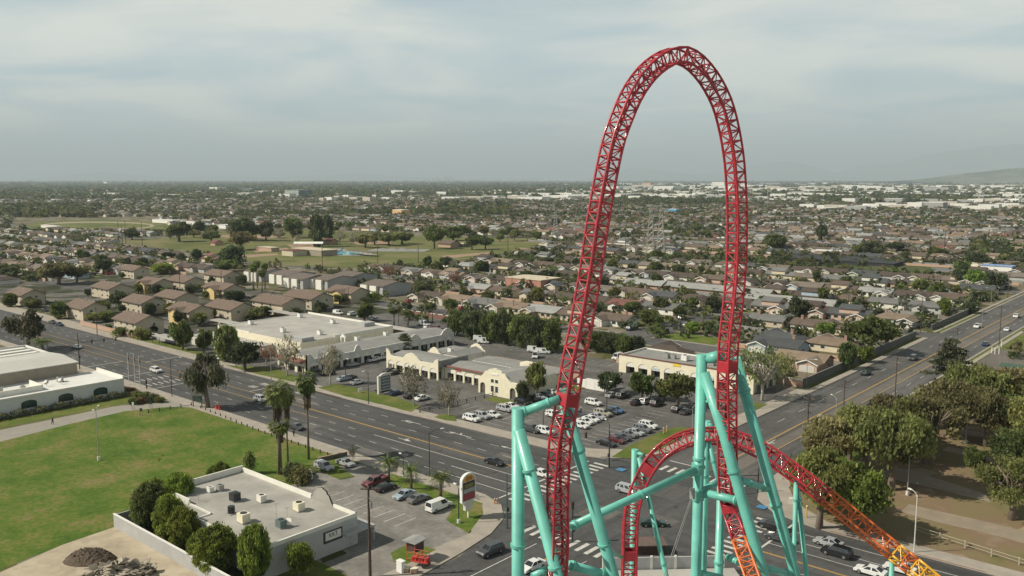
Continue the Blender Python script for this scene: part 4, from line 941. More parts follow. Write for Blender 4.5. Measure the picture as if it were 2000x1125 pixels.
# ---------------------------------------------------------------- apartments and houses
ROOFS = {'brown': (.115, .085, .067), 'dark brown': (.075, .056, .046), 'tan': (.205, .155, .112), 'grey': (.145, .145, .14), 'pale grey': (.27, .27, .26), 'charcoal': (.065, .069, .072), 'red brown': (.17, .075, .058), 'taupe': (.155, .13, .108)}
WALLS = {'cream': (.62, .54, .40), 'white': (.70, .68, .62), 'beige': (.50, .43, .33), 'pale blue': (.38, .45, .52), 'grey': (.42, .42, .40), 'pinkish': (.50, .36, .28), 'green': (.26, .40, .20)}
for k, v in ROOFS.items(): mat(k + ' roof shingles', v, .92, .16, .35, detail=8, rnd=.10)
for k, v in WALLS.items(): mat(k + ' house wall', v, .88, .07, .5, rnd=.06)
M_ATAN = mat('apartment stucco', (.50, .435, .33), .88, .06, .5)
M_AROOF = mat('apartment shingles', (.15, .107, .083), .92, .14, .5, detail=8)
def apartment(px, py, lx, ly, label, style='plain', group='brown roofed apartment blocks', h=5.3):
    """px, py: foot of the corner between the lit side and the shaded gable end"""
    x, y = G(px, py); lx *= 1.26; ly *= .70; t = thing('apartment_block', label, 'apartment block', (x, y, 0), 0, group)
    b = MB(); gwalls(b, -lx, 0, 0, ly, h, h + 2.3); b.build('wall', M_ATAN, t)
    b = MB(); gable(b, -lx, 0, 0, ly, h, h + 2.3, .8, 'x', .2); b.build('roof', M_AROOF, t)
    r = random.Random(int(px * 7 + py))
    for k in range(3 + (lx > 16)):
        for z in (1.6, 4.1):
            if r.random() < .75: window(t, -2.6 - k * (lx - 4) / 3, 0, z, 1.3, 1.1, '-y')
    for yy in (3.5, ly - 4):
        if r.random() < .6: window(t, 0, yy, 4.0, 1.1, 1.1, '+x')
    if style == 'porch':
        b = MB(); gwalls(b, -lx * .62, -lx * .2, -3.2, 1.5, h - .3, h + 1.3, 'y'); b.build('porch_wall', mat('yellow ochre stucco', (.62, .48, .22), .88, .06, .5), t)
        b = MB(); gable(b, -lx * .62, -lx * .2, -3.2, 3.5, h - .3, h + 1.3, .6, 'y', .2); b.build('porch_roof', M_AROOF, t)
        b = MB(); b.bx(-lx * .2, -.6, -2.6, -.05, 2.6, 2.8); b.bx(-lx * .2, -.6, -2.6, -2.5, 2.8, 3.7); b.build('balcony', M_SHOPD, t)
    b = MB()
    for k in range(9): q = r.uniform(-lx + 1, -1); yy = ly / 2 + r.choice([-1, 1]) * r.uniform(.2, 1.4); b.tube((q, yy, h + 1.6), (q, yy, h + 2.75 - abs(yy - ly / 2) * .3), .09, 5)
    b.build('roof_vent', M_PARA, t); return t
A_ = [(267, 657, 15, 16, 'corner apartment block nearest the road junction, behind the pink block wall', 'plain'), (163, 627, 14, 15, 'brown roofed apartment left of the side street, behind the leafy street tree', 'plain'),
      (44, 598, 14, 15, 'leftmost brown roofed apartment by the road at the left edge', 'plain'), (214, 585, 16, 17, 'apartment with lit cream side, second row, above the side street', 'plain'),
      (277, 616, 15, 17, 'apartment straight behind the corner apartment block, dark side wall', 'plain'), (343, 605, 15, 17, 'apartment with cream side, between the corner block and the flat carports', 'plain'),
      (370, 634, 14, 16, 'apartment with a yellow porch gable right of the corner apartment', 'porch'), (452, 629, 16, 17, 'apartment with a lit cream side behind the left end of the store roof', 'plain'),
      (361, 570, 15, 17, 'apartment with lit cream side at the back of the apartment group', 'plain'), (300, 574, 14, 16, 'apartment with a yellow porch in the rear left of the group', 'porch'),
      (437, 557, 17, 17, 'rearmost dark walled apartment beside tall poles', 'plain'), (438, 586, 16, 16, 'apartment with a yellow porch gable in the middle of the group', 'porch'),
      (552, 618, 19, 18, 'apartment with dark side walls behind the store roof, middle', 'plain'), (609, 606, 18, 18, 'large apartment with cream side and two small windows above the store roof', 'plain'),
      (686, 594, 15, 17, 'rightmost apartment with a yellow porch gable behind the store', 'porch'), (262, 545, 13, 14, 'small pale yellow two storey block at the back left', 'plain')]
for a in A_: apartment(*a)
M_FWH = mat('white fourplex wall', (.74, .72, .65), .85, .05, .5)
M_FROOF = mat('fourplex shingles', (.13, .105, .09), .92, .16, .5, detail=8)
def fourplex(px, py, lx, ly, label):
    x, y = G(px, py); t = thing('apartment_block', label, 'apartment block', (x, y, 0), 0, 'white fronted dark roofed blocks')
    b = MB(); gwalls(b, -lx, 0, 0, ly, 5.4, 7.2); b.build('wall', M_GWALL, t)
    b = MB(); gable(b, -lx, 0, 0, ly, 5.4, 7.2, .6, 'x', .22); b.build('roof', M_FROOF, t)
    for k in range(2):
        b = MB(); b.bx(-lx + .3 + k * lx * .45, -lx + .3 + lx * .3 + k * lx * .45, -1.4, -.02, 0, 5.3); b.build('front_bay', M_FWH, t); window(t, -lx + .3 + lx * .36 + k * lx * .45, 0, 3.9, 1.0, 1.6, '-y')
for k, (px, py, lab) in enumerate(((511, 551, 'leftmost white fronted block behind the palms'), (562, 557, 'second white fronted block from the left behind the palms'), (592, 565, 'third white fronted block with twin bright bays'), (640, 567, 'white fronted block fourth from the left'), (685, 560, 'white fronted block half hidden behind a brown roof'), (748, 580, 'rightmost white fronted block beside tall poles'))):
    fourplex(px, py, 17, 20, lab)

HV = {}
def house_proto(v):
    """parts of a single storey house; front faces -y, origin at its middle"""
    if v in HV: return HV[v]
    r = random.Random(100 + v); w = r.uniform(14.5, 17.5); d = r.uniform(8.5, 10.5); ze = 2.75; zr = ze + d * .19
    parts = {}
    b = MB(); rf = MB(); side = 1 if v % 2 else -1; gwd = 6.4; gx0 = side * (w / 2 - gwd) if side > 0 else -w / 2
    gx1 = gx0 + gwd; gd = r.uniform(3.2, 5.2)
    two = v == 5
    if v % 4 == 3:          # hipped
        ov = .6; a, c, e, g = -w / 2 - ov, w / 2 + ov, -d / 2 - ov, d / 2 + ov; hl = d / 2
        b.bx(-w / 2, w / 2, -d / 2, d / 2, 0, ze)
        z0 = ze - .15
        rf.poly([(a, e, z0), (c, e, z0), (c - hl, 0, zr + .1), (a + hl, 0, zr + .1)]); rf.poly([(c, g, z0), (a, g, z0), (a + hl, 0, zr + .1), (c - hl, 0, zr + .1)])
        rf.poly([(c, e, z0), (c, g, z0), (c - hl, 0, zr + .1)]); rf.poly([(a, g, z0), (a, e, z0), (a + hl, 0, zr + .1)]); rf.poly([(a, e, z0), (a, g, z0), (c, g, z0), (c, e, z0)])
    else:
        gwalls(b, -w / 2, w / 2, -d / 2, d / 2, ze, zr); gable(rf, -w / 2, w / 2, -d / 2, d / 2, ze, zr, .6)
    gwalls(b, gx0 + .02, gx1 - .02, -d / 2 - gd, -d / 2 + .5, ze - .05, ze + gwd * .18, 'y')
    gable(rf, gx0, gx1, -d / 2 - gd, 0.0, ze - .05, ze + gwd * .2, .55, 'y')
    if two: gwalls(b, -4, 4.5, -d / 2 + .6, d / 2 - .3, 5.2, 6.6); gable(rf, -4, 4.5, -d / 2 + .6, d / 2 - .3, 5.2, 6.6, .5)
    if v in (2, 6): gwalls(b, -side * 3 - 2.4, -side * 3 + 2.4, d / 2 - .4, d / 2 + 3, ze - .1, ze + .9, 'y'); gable(rf, -side * 3 - 2.4, -side * 3 + 2.4, 0, d / 2 + 3, ze - .1, ze + .9, .5, 'y')
    f = MB()                 # pale fascia boards of the front gable
    fy = -d / 2 - gd - .58; xc = (gx0 + gx1) / 2; hw = gwd / 2 + .55; sl = .4
    for s in (-1, 1): f.extr([(xc + s * hw, fy, ze - .12 - .22), (xc + s * hw, fy, ze - .12 + .12), (xc, fy, ze + gwd * .2 + .2), (xc, fy, ze + gwd * .2 - .14)], (0, -.06, 0))
    dr = MB(); dr.bx(xc - 2.4, xc + 2.4, -d / 2 - gd - .05, -d / 2 - gd + .0, .02, 2.2)
    for q in range(4): dr.bx(xc - 2.35, xc + 2.35, -d / 2 - gd - .07, -d / 2 - gd - .05, .1 + q * .53, .55 + q * .53)
    ch = MB(); cx = -side * w * .28; ch.box((cx, .8, zr * .5 + .7), (1.0, .8, zr + 1.2)); ch.box((cx, .8, zr + 1.35), (1.15, .95, .15))
    wn = []
    for q in (.18, .5, .8):
        x = -side * w / 2 * q * 1.15 + (-side * .2)
        if gx0 - 1 < x < gx1 + 1: continue
        m = MB(); m.box((x, -d / 2 - .03, 1.5), (2.1, .06, 1.35), 0, 1); m.box((x, -d / 2 - .075, 1.5), (1.9, .04, 1.15), 0, 0); wn.append(m)
    for x in (-w * .3, w * .1, w * .32):
        m = MB(); m.box((x, d / 2 + .03, 1.6), (1.6, .06, 1.1), 0, 1); m.box((x, d / 2 + .075, 1.6), (1.4, .04, .9), 0, 0); wn.append(m)
    m = MB(); m.box((w / 2 + .03, 0, 1.6), (.06, 1.5, 1.1), 0, 1); m.box((w / 2 + .075, 0, 1.6), (.04, 1.3, .9), 0, 0); wn.append(m)
    P0 = lambda mb, n, mm: mb.mesh(n, mm)
    HV[v] = dict(wall=P0(b, 'wall', [M_TAN]), roof=P0(rf, 'roof', [M_GROOF]), fascia=P0(f, 'fascia', [M_WHITE]), garage=P0(dr, 'garage_door', [mat('garage door paint', (.55, .53, .48), .7, .05, 1)]),
                 chimney=P0(ch, 'chimney', [mat('chimney brick', (.30, .20, .155), .9, .2, 3)]), windows=[P0(q, 'window', [M_GLASS, M_WHITE]) for q in wn], gd=gd, d=d, gx=xc, w=w)
    for k in ('wall', 'roof'): HV[v][k].use_fake_user = True
    return HV[v]
HM = {}
def hmesh(v, k, mname):
    key = (v, k, mname)
    if key not in HM:
        me = HV[v][k].copy(); me.materials[0] = MC[mname]; HM[key] = me
    return HM[key]
def house(x, y, rz, v, roof, wall, label, group='houses of the neighbourhood', detail=2, solar=False):
    p = house_proto(v); t = thing('house', label, 'house', (x, y, 0), rz, group)
    put('wall', hmesh(v, 'wall', wall + ' house wall'), t); ro = put('roof', hmesh(v, 'roof', roof + ' roof shingles'), t)
    if detail >= 1:
        put('garage_door', p['garage'], t); put('fascia', p['fascia'], t)
    if detail >= 2:
        for m in p['windows']: put('window', m, t)
        if v % 3 == 0: put('chimney', p['chimney'], ro)
        if solar: b = MB(); b.extr([(-4, -3.4, 3.35), (3, -3.4, 3.35), (3, -1, 4.25), (-4, -1, 4.25)], (0, 0, .1)); b.build('solar_panel', M_CGL, ro)
    return t
# where houses may stand, in rows along the side streets
LOWER = [(-400, 580), (40, 556), (230, 537), (430, 530), (610, 533), (700, 568), (745, 598), (790, 630), (850, 640), (900, 630), (1000, 643), (1150, 655), (1240, 672), (1300, 716), (1400, 712), (1480, 725), (1560, 735), (1600, 740), (2100, 740)]
EXPARK = [(20, 424), (310, 424), (340, 440), (450, 440), (460, 450), (640, 444), (700, 450), (830, 456), (1064, 461), (1068, 484), (960, 506), (820, 521), (720, 524), (640, 530), (560, 524), (500, 520), (430, 503), (225, 480), (225, 468), (320, 462), (320, 453), (20, 450)]
CORR = [(1000, 497), (1300, 494), (1600, 508), (1900, 521), (1900, 541), (1600, 524), (1300, 508), (1000, 508)]
rows = [(255, 1, -166, -104), (298.5, -1, -330, -195), (303, 1, -168, -104), (338, 1, -1400, -100), (340, 1, -1400, -100)]
rows = [(254, 1, -166, -104, 1), (300, -1, -330, -194, 0), (305, 1, -152, -104, 0), (341, 1, -330, -196, 0), (341, 1, -168, -106, 0)]
for k, sy in enumerate(STREETS):
    rows.append((sy + 19, -1, -1400, -104, 0))
    if k > 0: rows.append((sy - 19, 1, -1400, -104, 0))
y = STREETS[-1]
cand = []
rr = random.Random(21)
rows += [(190, -1, -1400, -420, 0), (228, 1, -1400, -400, 0), (262, -1, -1400, -500, 0), (299, 1, -1400, -520, 0), (341, 1, -1400, -560, 0)]
rows.sort()
for ri, (yy, fac, xa, xb, _) in enumerate(rows):
    x = xb - 9
    col = 0
    while x > xa + 6:
        jx = rr.uniform(-.8, .8); jy = rr.uniform(-1.2, 1.2)
        if not any(abs(x - sx) < 15 for sx in (-520, -900, -1250) if yy > 366):
            px, py = PX(x + jx, yy + jy, 0)
            if -60 < px < 2060 and py < lin(LOWER, px) and not inpoly(px, py, EXPARK) and not inpoly(px, py, CORR):
                cand.append((math.hypot(x, yy), x + jx, yy + jy, fac, ri, px, py))
        x -= rr.uniform(17.6, 19.4)
near = sorted(cand)[:272]
CUT = near[-1][0]
byrow = {}
for c in near: byrow.setdefault(c[4], []).append(c)
rown = {r: i + 1 for i, r in enumerate(sorted(byrow, key=lambda q: rows[q][0]))}
HOUSES = []
SPECIAL = {}
for r, L in byrow.items():
    L.sort(key=lambda c: c[5])
    for i, c in enumerate(L):
        dd = c[0]
        roof = rr.choices(['brown', 'dark brown', 'tan', 'grey', 'pale grey', 'charcoal', 'red brown', 'taupe'], [22, 24, 12, 13, 8, 10, 2, 14])[0]
        wall = rr.choices(['cream', 'white', 'beige', 'pale blue', 'grey', 'pinkish', 'green'], [26, 22, 22, 5, 12, 9, 1])[0]
        v = rr.randrange(8); n = len(L)
        if i <= n // 2: pos = '%s from the left' % ordn(i + 1)
        else: pos = '%s from the right' % ordn(n - i)
        HOUSES.append((c, roof, wall, v, '%s roofed house with %s walls, %s in the %s row' % (roof, wall, pos, ordn(rown[r])), pos, rown[r]))
for k, (c, roof, wall, v, lab, pos, rn) in enumerate(HOUSES):
    house(c[1], c[2], 0 if c[3] < 0 else math.pi, v, roof, wall, lab, detail=2 if c[0] < 520 else 1, solar=rr.random() < .1)
house(-118, 253, 0, 4, 'charcoal', 'grey', 'charcoal roofed house beside the long weathered wall, nearest the shops', detail=2)
house(-110, 273, 0, 1, 'tan', 'pinkish', 'tan roofed house with a pale gable behind the charcoal roofed one by the wall', detail=2)
house(-126, 291, 0, 6, 'charcoal', 'pale blue', 'blue gabled house behind the motorhome', detail=2)
# driveways and front lawns of those houses
dv = MB(); lw = MB()
for (c, roof, wall, v, lab, pos, rn) in HOUSES:
    p = HV[v]; s = 1 if c[3] < 0 else -1; x, y = c[1], c[2]; gx = x + p['gx'] * s; y0 = y - s * (p['d'] / 2 + p['gd']); y1 = y - s * 13
    dv.poly([(gx - 2.8, min(y0, y1), .055), (gx + 2.8, min(y0, y1), .055), (gx + 2.8, max(y0, y1), .055), (gx - 2.8, max(y0, y1), .055)])
    if rr.random() < .5:
        xo = x - p['gx'] * s * .8; yy0 = y - s * (p['d'] / 2 + .8); yy1 = y - s * 12.5
        lw.poly([(xo - 5, min(yy0, yy1), .05), (xo + 5, min(yy0, yy1), .05), (xo + 5, max(yy0, yy1), .05), (xo - 5, max(yy0, yy1), .05)])
seen = {}
for (c, roof, wall, v, lab, pos, rn) in HOUSES: seen.setdefault(rn, []).append(c)
for rn, L in seen.items():
    s = -L[0][3]; yb = rows[L[0][4]][0] + s * 17.5; xs = [c[1] for c in L]
    t_ = thing('garden_wall', 'pale block wall behind the back gardens of the %s row of houses' % ordn(rn), 'wall', (min(xs) - 9, yb, 0)); b = MB(); b.bx(0, max(xs) - min(xs) + 18, -.1, .1, 0, 1.7); b.build('wall_panel', M_BRICK if rn % 2 else M_CONCD, t_)
    b = MB(); [b.bx(c[1] - 9.2 - min(xs) + 9, c[1] - 9.05 - min(xs) + 9, -s * 9, -s * .1, 0, 1.6) for c in L]; b.build('side_walls', M_DWALL if rn % 2 else M_BRICK, t_)
tag(dv.build('driveway', M_DRIVE), kind='structure'); tag(lw.build('lawn', M_LAWN2), kind='structure')
# one green roofed building and canopy on the park side of the wide road
tb = thing('park_pavilion', 'dark green roofed pavilion half hidden by trees at the right edge', 'pavilion', (*G(2010, 745), 0)); b = MB(); gwalls(b, -7, 7, -6, 6, 3, 4.4); b.build('wall', M_TAN, tb); b = MB(); gable(b, -7, 7, -6, 6, 3, 4.6, .8); b.build('roof', mat('green roof', (.05, .09, .065), .8, .1, .5), tb)

# pool complex and small park buildings
def simple_block(px, py, lx, ly, h, label, name, cat, wm, rm, flatr=True, rz=0, grp=None):
    x, y = G(px, py); t = thing(name, label, cat, (x, y, 0), rz, grp); b = MB()
    if flatr:
        b.bx(-lx, 0, 0, ly, 0, h); b.build('wall', wm, t); b = MB(); b.bx(-lx - .3, .3, -.3, ly + .3, h, h + .35); b.build('roof', rm, t)
    else:
        gwalls(b, -lx, 0, 0, ly, h, h + ly * .2); b.build('wall', wm, t); b = MB(); gable(b, -lx, 0, 0, ly, h, h + ly * .22, .8); b.build('roof', rm, t)
    return t
simple_block(572, 501, 15, 14, 4.2, 'left wing of the pool house with a low tan front', 'pool_house', 'pool house', M_TAN, M_TILE)
simple_block(628, 501, 40, 16, 4.5, 'long brown pool house with a white curved canopy behind', 'pool_house', 'pool house', mat('brown block wall', (.3, .26, .2)), M_TAN)
pc = [G(*q) for q in ((575, 487), (632, 487))]; tb = thing('pool_canopy', 'white curved canopy behind the long pool house', 'canopy', (pc[0][0], pc[0][1], 4)); an = math.atan2(pc[1][1] - pc[0][1], pc[1][0] - pc[0][0])
b = MB(); Lc = math.hypot(pc[1][0] - pc[0][0], pc[1][1] - pc[0][1])
b.extr([(0, -3 + k * .6, 1.6 * math.sin(math.pi * k / 10) + 1.2) for k in range(11)] + [(0, 3 - k * .6, 1.6 * math.sin(math.pi * k / 10) + 1.05) for k in range(11)], (Lc, 0, 0)); o = b.build('canopy_shell', M_WHITE, tb); tb.rotation_euler = (0, 0, an)
for q in (1, Lc * .5, Lc - 1): b = MB(); b.tube((q, -2.8, -4), (q, -2.8, 1.2), .2); b.build('post', M_GALV, tb)
b = MB(); b.poly([(*G(*q), .3) for q in ((628, 487), (660, 486), (740, 498), (700, 500), (634, 500))]); tag(b.build('pool_deck', M_CONC), kind='structure')
b = MB(); b.poly([(*G(*q), .35) for q in ((632, 489), (655, 488.5), (712, 497), (690, 499.2), (636, 497))]); tag(b.build('pool_water', mat('pool water', (.10, .45, .50), .08, .1, .05)), kind='structure')
x, y = G(668, 493); sl = thing('water_slide', 'small dark blue water slide beside the turquoise pool', 'slide', (x, y, .3)); b = MB(); b.tube((0, 0, 0), (0, 0, 3.2), .3, 8); b.box((0, 0, 3.3), (2, 2, .3)); b.build('tower', M_GALV, sl); b = MB(); b.path([(0, 0, 3.6), (2, -1, 2.8), (2.5, -2.6, 2), (1, -4, 1.2), (-1, -3.5, .5)], .5, 8); b.build('chute', mat('blue slide plastic', (.05, .12, .25), .4, .1, 1), sl)
x, y = G(705, 499); tb = thing('poolside_shelter', 'thin flat shade roof along the pool', 'shade', (x, y, 0)); b = MB(); b.box((0, 0, 3.3), (34, 6, .25)); b.build('roof', M_SHOPD, tb); 
for k in range(6): b = MB(); b.tube((-15 + k * 6, 0, 0), (-15 + k * 6, 0, 3.2), .15, 6); b.build('post', M_GALV, tb)
for a in ((645, 478, 14, 9, 3.4, 'small red roofed hut under the tall dark park pines', 'park_hut', 'hut', M_BRICK, M_TILE, False), (880, 484, 16, 12, 3.6, 'brown roofed park building beside two green trees', 'park_hut', 'hut', M_BRICK, MC['brown roof shingles'], False), (905, 483, 12, 8, 3.0, 'low open picnic shelter right of the brown park building', 'picnic_shelter', 'shelter', M_SHOPD, M_TAN, True), (530, 492, 24, 8, 3.2, 'low flat park toilet block left of the pool house', 'park_hut', 'hut', M_BRICK, M_TAN, True),
          (420, 480, 8, 8, 3.2, 'small red playground hut in the park', 'park_hut', 'hut', M_BRICK, M_TILE, False)):
    simple_block(*a)
x, y = G(780, 489); sk = thing('skate_park', 'grey concrete skate park with low ramps in the grass', 'skate park', (x, y, 0)); b = MB(); b.box((0, 0, .1), (50, 26, .2), .6)
for k in range(7): b.extr([(-18 + k * 6, -6 + (k % 3) * 6, .2), (-14 + k * 6, -6 + (k % 3) * 6, .2), (-18 + k * 6, -6 + (k % 3) * 6, 1.6)], (0, 4, 0))
b.build('ramps', M_CONCD, sk)
# white school buildings by the field
for k, (px, py, lx, ly, lab) in enumerate(((338, 437, 60, 12, 'long white school building behind the running track'), (385, 441, 55, 12, 'middle white school building beside the trees'), (410, 437, 24, 12, 'small white school building behind the middle one'), (441, 447, 26, 14, 'nearest white school building beside the dark trees'), (425, 446, 12, 12, 'narrow white school building left of the nearest one'), (112, 447, 50, 6, 'row of white tents at the left end of the playing field'))):
    simple_block(px, py, lx, ly, 4.5 if k < 5 else 3, lab, 'school_building' if k < 5 else 'tent_row', 'school' if k < 5 else 'tents', M_WHITE, M_WROOF)
for k, (px, py, lx, ly, h, lab, wm, rm) in enumerate(((1056, 566, 26, 18, 5, 'salmon pink two storey house with flat roof and red garage', mat('salmon stucco', (.40, .20, .15), .85, .06, .5), M_TAN),)):
    t = simple_block(px, py, lx, ly, h, lab, 'pink_house', 'house', wm, rm); b = MB(); b.bx(-18, -9, -.1, -.02, .1, 3.2); b.build('garage_door', mat('red garage door', (.32, .09, .05), .7, .1, 1), t)
for px, py, lx, lab in ((1290, 569, 56, 'long pale flat roofed block left of the right red track leg'), (1395, 578, 85, 'long pale roofed block crossing behind the right red track leg'), (1500, 588, 70, 'long pale roofed block between the track leg and the dark tree'), (1640, 612, 110, 'long pale grey roofed block in front of the tan roofs at right')):
    simple_block(px, py, lx * .42, 9, 3.2, lab, 'terrace_block', 'terrace', M_BRICK, MC['pale grey roof shingles'], False)
tb = simple_block(1745, 522, 90, 60, 2.2, 'dark flat shade cloth nursery behind the tan roofs', 'nursery_shade', 'nursery', mat('shade cloth', (.03, .032, .035), .9, .1, .1), mat('shade cloth', (.03, .032, .035)))
simple_block(1640, 502, 22, 12, 4, 'bright white flat roofed shed beyond the green corridor', 'shed', 'shed', M_WHITE, M_WROOF)
simple_block(1930, 528, 16, 10, 4.5, 'yellowish box house beside trees near the wide road', 'box_house', 'house', M_CREAM, M_TAN); simple_block(1975, 537, 18, 12, 5, 'white house with blue tarp roof near the right edge', 'box_house', 'house', M_WHITE, mat('blue tarp', (.2, .3, .5), .6, .1, 1))
# ---------------------------------------------------------------- the roller coaster
coaster = thing('roller_coaster', 'red and orange steel roller coaster with teal columns rising over the road junction', 'roller coaster', (*QH(1240, 1000, 60).xy, 0))
co_loc = Vector(coaster.location)
def smooth_path(pts, step):
    P_ = [Vector(p) for p in pts]; out = []
    for i in range(len(P_) - 1):
        p0 = P_[max(i - 1, 0)]; p1 = P_[i]; p2 = P_[i + 1]; p3 = P_[min(i + 2, len(P_) - 1)]
        for k in range(24):
            t = k / 24; out.append(0.5 * ((2 * p1) + (p2 - p0) * t + (2 * p0 - 5 * p1 + 4 * p2 - p3) * t * t + (3 * p1 - p0 - 3 * p2 + p3) * t ** 3))
    out.append(P_[-1])
    for _ in range(14): out = [out[0]] + [(out[i - 1] + out[i] * 2 + out[i + 1]) / 4 for i in range(1, len(out) - 1)] + [out[-1]]
    res = [out[0]]; acc = 0
    for a, b_ in zip(out, out[1:]):
        L = (b_ - a).length; d = step - acc
        while d <= L and L > 0: res.append(a.lerp(b_, d / L)); d += step
        acc = (acc + L) % step if L else acc
        acc = L - (d - step)
    return res
def track(name, pts, sidef, w, d, mats, matf, step=.72, r=.085, plates=(), label=None):
    cen = smooth_path(pts, step); n = len(cen); fr = []
    for i, p in enumerate(cen):
        T = (cen[min(i + 1, n - 1)] - cen[max(i - 1, 0)]).normalized(); B = sidef(i / (n - 1), T, p); B = (B - T * B.dot(T)).normalized(); Nn = T.cross(B)
        fr.append((p - co_loc, T, B, Nn))
    ch = [[p + B * (sx * w / 2) + Nn * (sy * d / 2) for (p, T, B, Nn) in fr] for sx, sy in ((-1, 1), (1, 1), (1, -1), (-1, -1))]
    lat = MB()
    for i in range(n):
        m = matf(*PX(*cen[i])); q = [c[i] for c in ch]
        for k in range(4): lat.tube(q[k], q[(k + 1) % 4], .060, 5, m, cap=False)
        if i % 2 == 0 and i < n - 1: lat.tube(q[0], q[2], .035, 4, m, cap=False)
        if i < n - 1:
            for k in range(4):
                a, c = (k, (k + 1) % 4) if (i + k) % 2 else ((k + 1) % 4, k)
                lat.tube(ch[a][i], ch[c][i + 1], .042, 5, m, cap=False)
    o = lat.build(name, mats, coaster, smooth=True)
    for k, c in enumerate(ch):
        rb = MB(); i = 0
        while i < n - 1:
            j = i; m = matf(*PX(*cen[i]))
            while j < n - 1 and matf(*PX(*cen[j])) == m: j += 1
            rb.path(c[i:j + 1], r if k < 2 else r * 1.15, 8, m); i = j
        rb.build('rail' if k < 2 else 'spine_tube', mats, o, smooth=True)
    for (ppx, ppy, ln_) in plates:
        i = min(range(n - 3), key=lambda k: (PX(*cen[k])[0] - ppx) ** 2 + (PX(*cen[k])[1] - ppy) ** 2); j = i + ln_; b = MB()
        for k in range(4):
            a, c = k, (k + 1) % 4; q = [ch[a][i], ch[c][i], ch[c][j], ch[a][j]]; ctr = (fr[i][0] + fr[j][0]) / 2
            nn = ((q[0] + q[2]) / 2 - ctr).normalized() * .03; b.extr([p + nn for p in q], nn)
        b.build('node_plate', mats, o)
    return cen
def dep(px): return 54.0 + (px - 1090) / 350 * 10.0
Lp = [(1085, 1200), (1088, 1125), (1090, 1060), (1089, 980), (1093, 870), (1105, 800), (1112, 755), (1121, 700), (1134, 640), (1141, 600), (1155, 520), (1168, 430), (1187, 325), (1199, 272), (1211, 238), (1227, 199), (1244, 168), (1266, 140), (1289, 121), (1311, 110), (1333, 108), (1357, 121), (1380, 146), (1397, 173), (1412, 206), (1423, 247), (1431, 290), (1436, 335), (1440, 420), (1438, 520), (1431, 600), (1424, 660), (1421, 720), (1420, 800), (1421, 880), (1422, 950), (1430, 1000), (1445, 1052), (1463, 1105), (1485, 1170)]
hat = [QH(x, y, dep(max(1090, min(1440, x))) if y < 985 or x < 1200 else 64 - (y - 985) * .03) for x, y in Lp]
eL = (QH(1440, 600, 64) - QH(1090, 600, 54)); eL.z = 0; eL.normalize(); bside = Vector((-eL.y, eL.x, 0))
def hatside(f, T, p):
    s = bside
    if f < .14: s = (bside + eL * (.14 - f) * 4.0)
    if f > .80: s = (bside - eL * (f - .80) * 2.2)
    return s
CM = [M_RED, M_ORG, M_YEL]
hatc = track('hat_track', hat, hatside, .98, .98, CM, lambda x, y: 0 if (y < 1040 or x < 1300) else 1, .74, .085, plates=((1105, 798, 1), (1421, 700, 1), (1427, 985, 1)))
Ap = [(1245, 1290), (1232, 1190), (1229, 1125), (1230, 1075), (1234, 1000), (1253, 938), (1285, 890), (1325, 863), (1365, 852), (1405, 852), (1445, 861), (1495, 884), (1543, 917), (1585, 948), (1640, 991), (1690, 1032), (1750, 1080), (1803, 1122), (1860, 1170), (1930, 1230)]
arc = [QH(x, y, 71.0 if x < 1430 else 71.0 - (x - 1430) * .022) for x, y in Ap]
viewdir = Vector((-CA, SA, 0))
def arcside(f, T, p):
    # the running face looks up towards the viewer, so its rails spread across the line of sight
    nrm = (-viewdir * .8 + Vector((0, 0, .6))).normalized()
    return nrm.cross(T)
def arccol(x, y):
    if x < 1612: return 0
    if x < 1738: return 1
    return 2 if (int((x - 1738) / 17) % 2 == 0 or x > 1795) else 1
arcc = track('banked_turn_track', arc, arcside, 1.12, .85, CM, arccol, .78, .095, plates=((1262, 925, 1), (1230, 1098, 1)))
def L_(p): return p - co_loc
def column(p, r, name='support_column', rings=(), base=True, cap=True):
    b = MB(); q = L_(p); b.tube((q.x, q.y, 0), q, r, 24); o = b.build(name, M_TEAL, coaster, smooth=False)
    for poly in o.data.polygons: poly.use_smooth = len(poly.vertices) == 4
    for z in rings: b = MB(); b.tube((q.x, q.y, z - .09), (q.x, q.y, z + .09), r * 1.22, 24); b.build('flange', M_TEAL, o)
    return o
def strut(p0, p1, r, name='support_leg', rings=(), r2=None):
    a, c = L_(p0), L_(p1); b = MB(); b.tube(a, c, r, 20, r2=r2); o = b.build(name, M_TEAL, coaster)
    for poly in o.data.polygons: poly.use_smooth = len(poly.vertices) == 4
    d = (c - a).normalized()
    for t in rings: q = a.lerp(c, t); b = MB(); b.tube(q - d * .08, q + d * .08, r * 1.22, 20); b.build('flange', M_TEAL, o)
    return o
def to_ground(p0, p1): # carry a slanting leg on to the ground
    t = p0.z / (p0.z - p1.z); return p0 + (p1 - p0) * t
def frac(p0, p1, py):
    best = min(range(1001), key=lambda k: abs(PX(*(p0.lerp(p1, k / 1000)))[1] - py)); return best / 1000
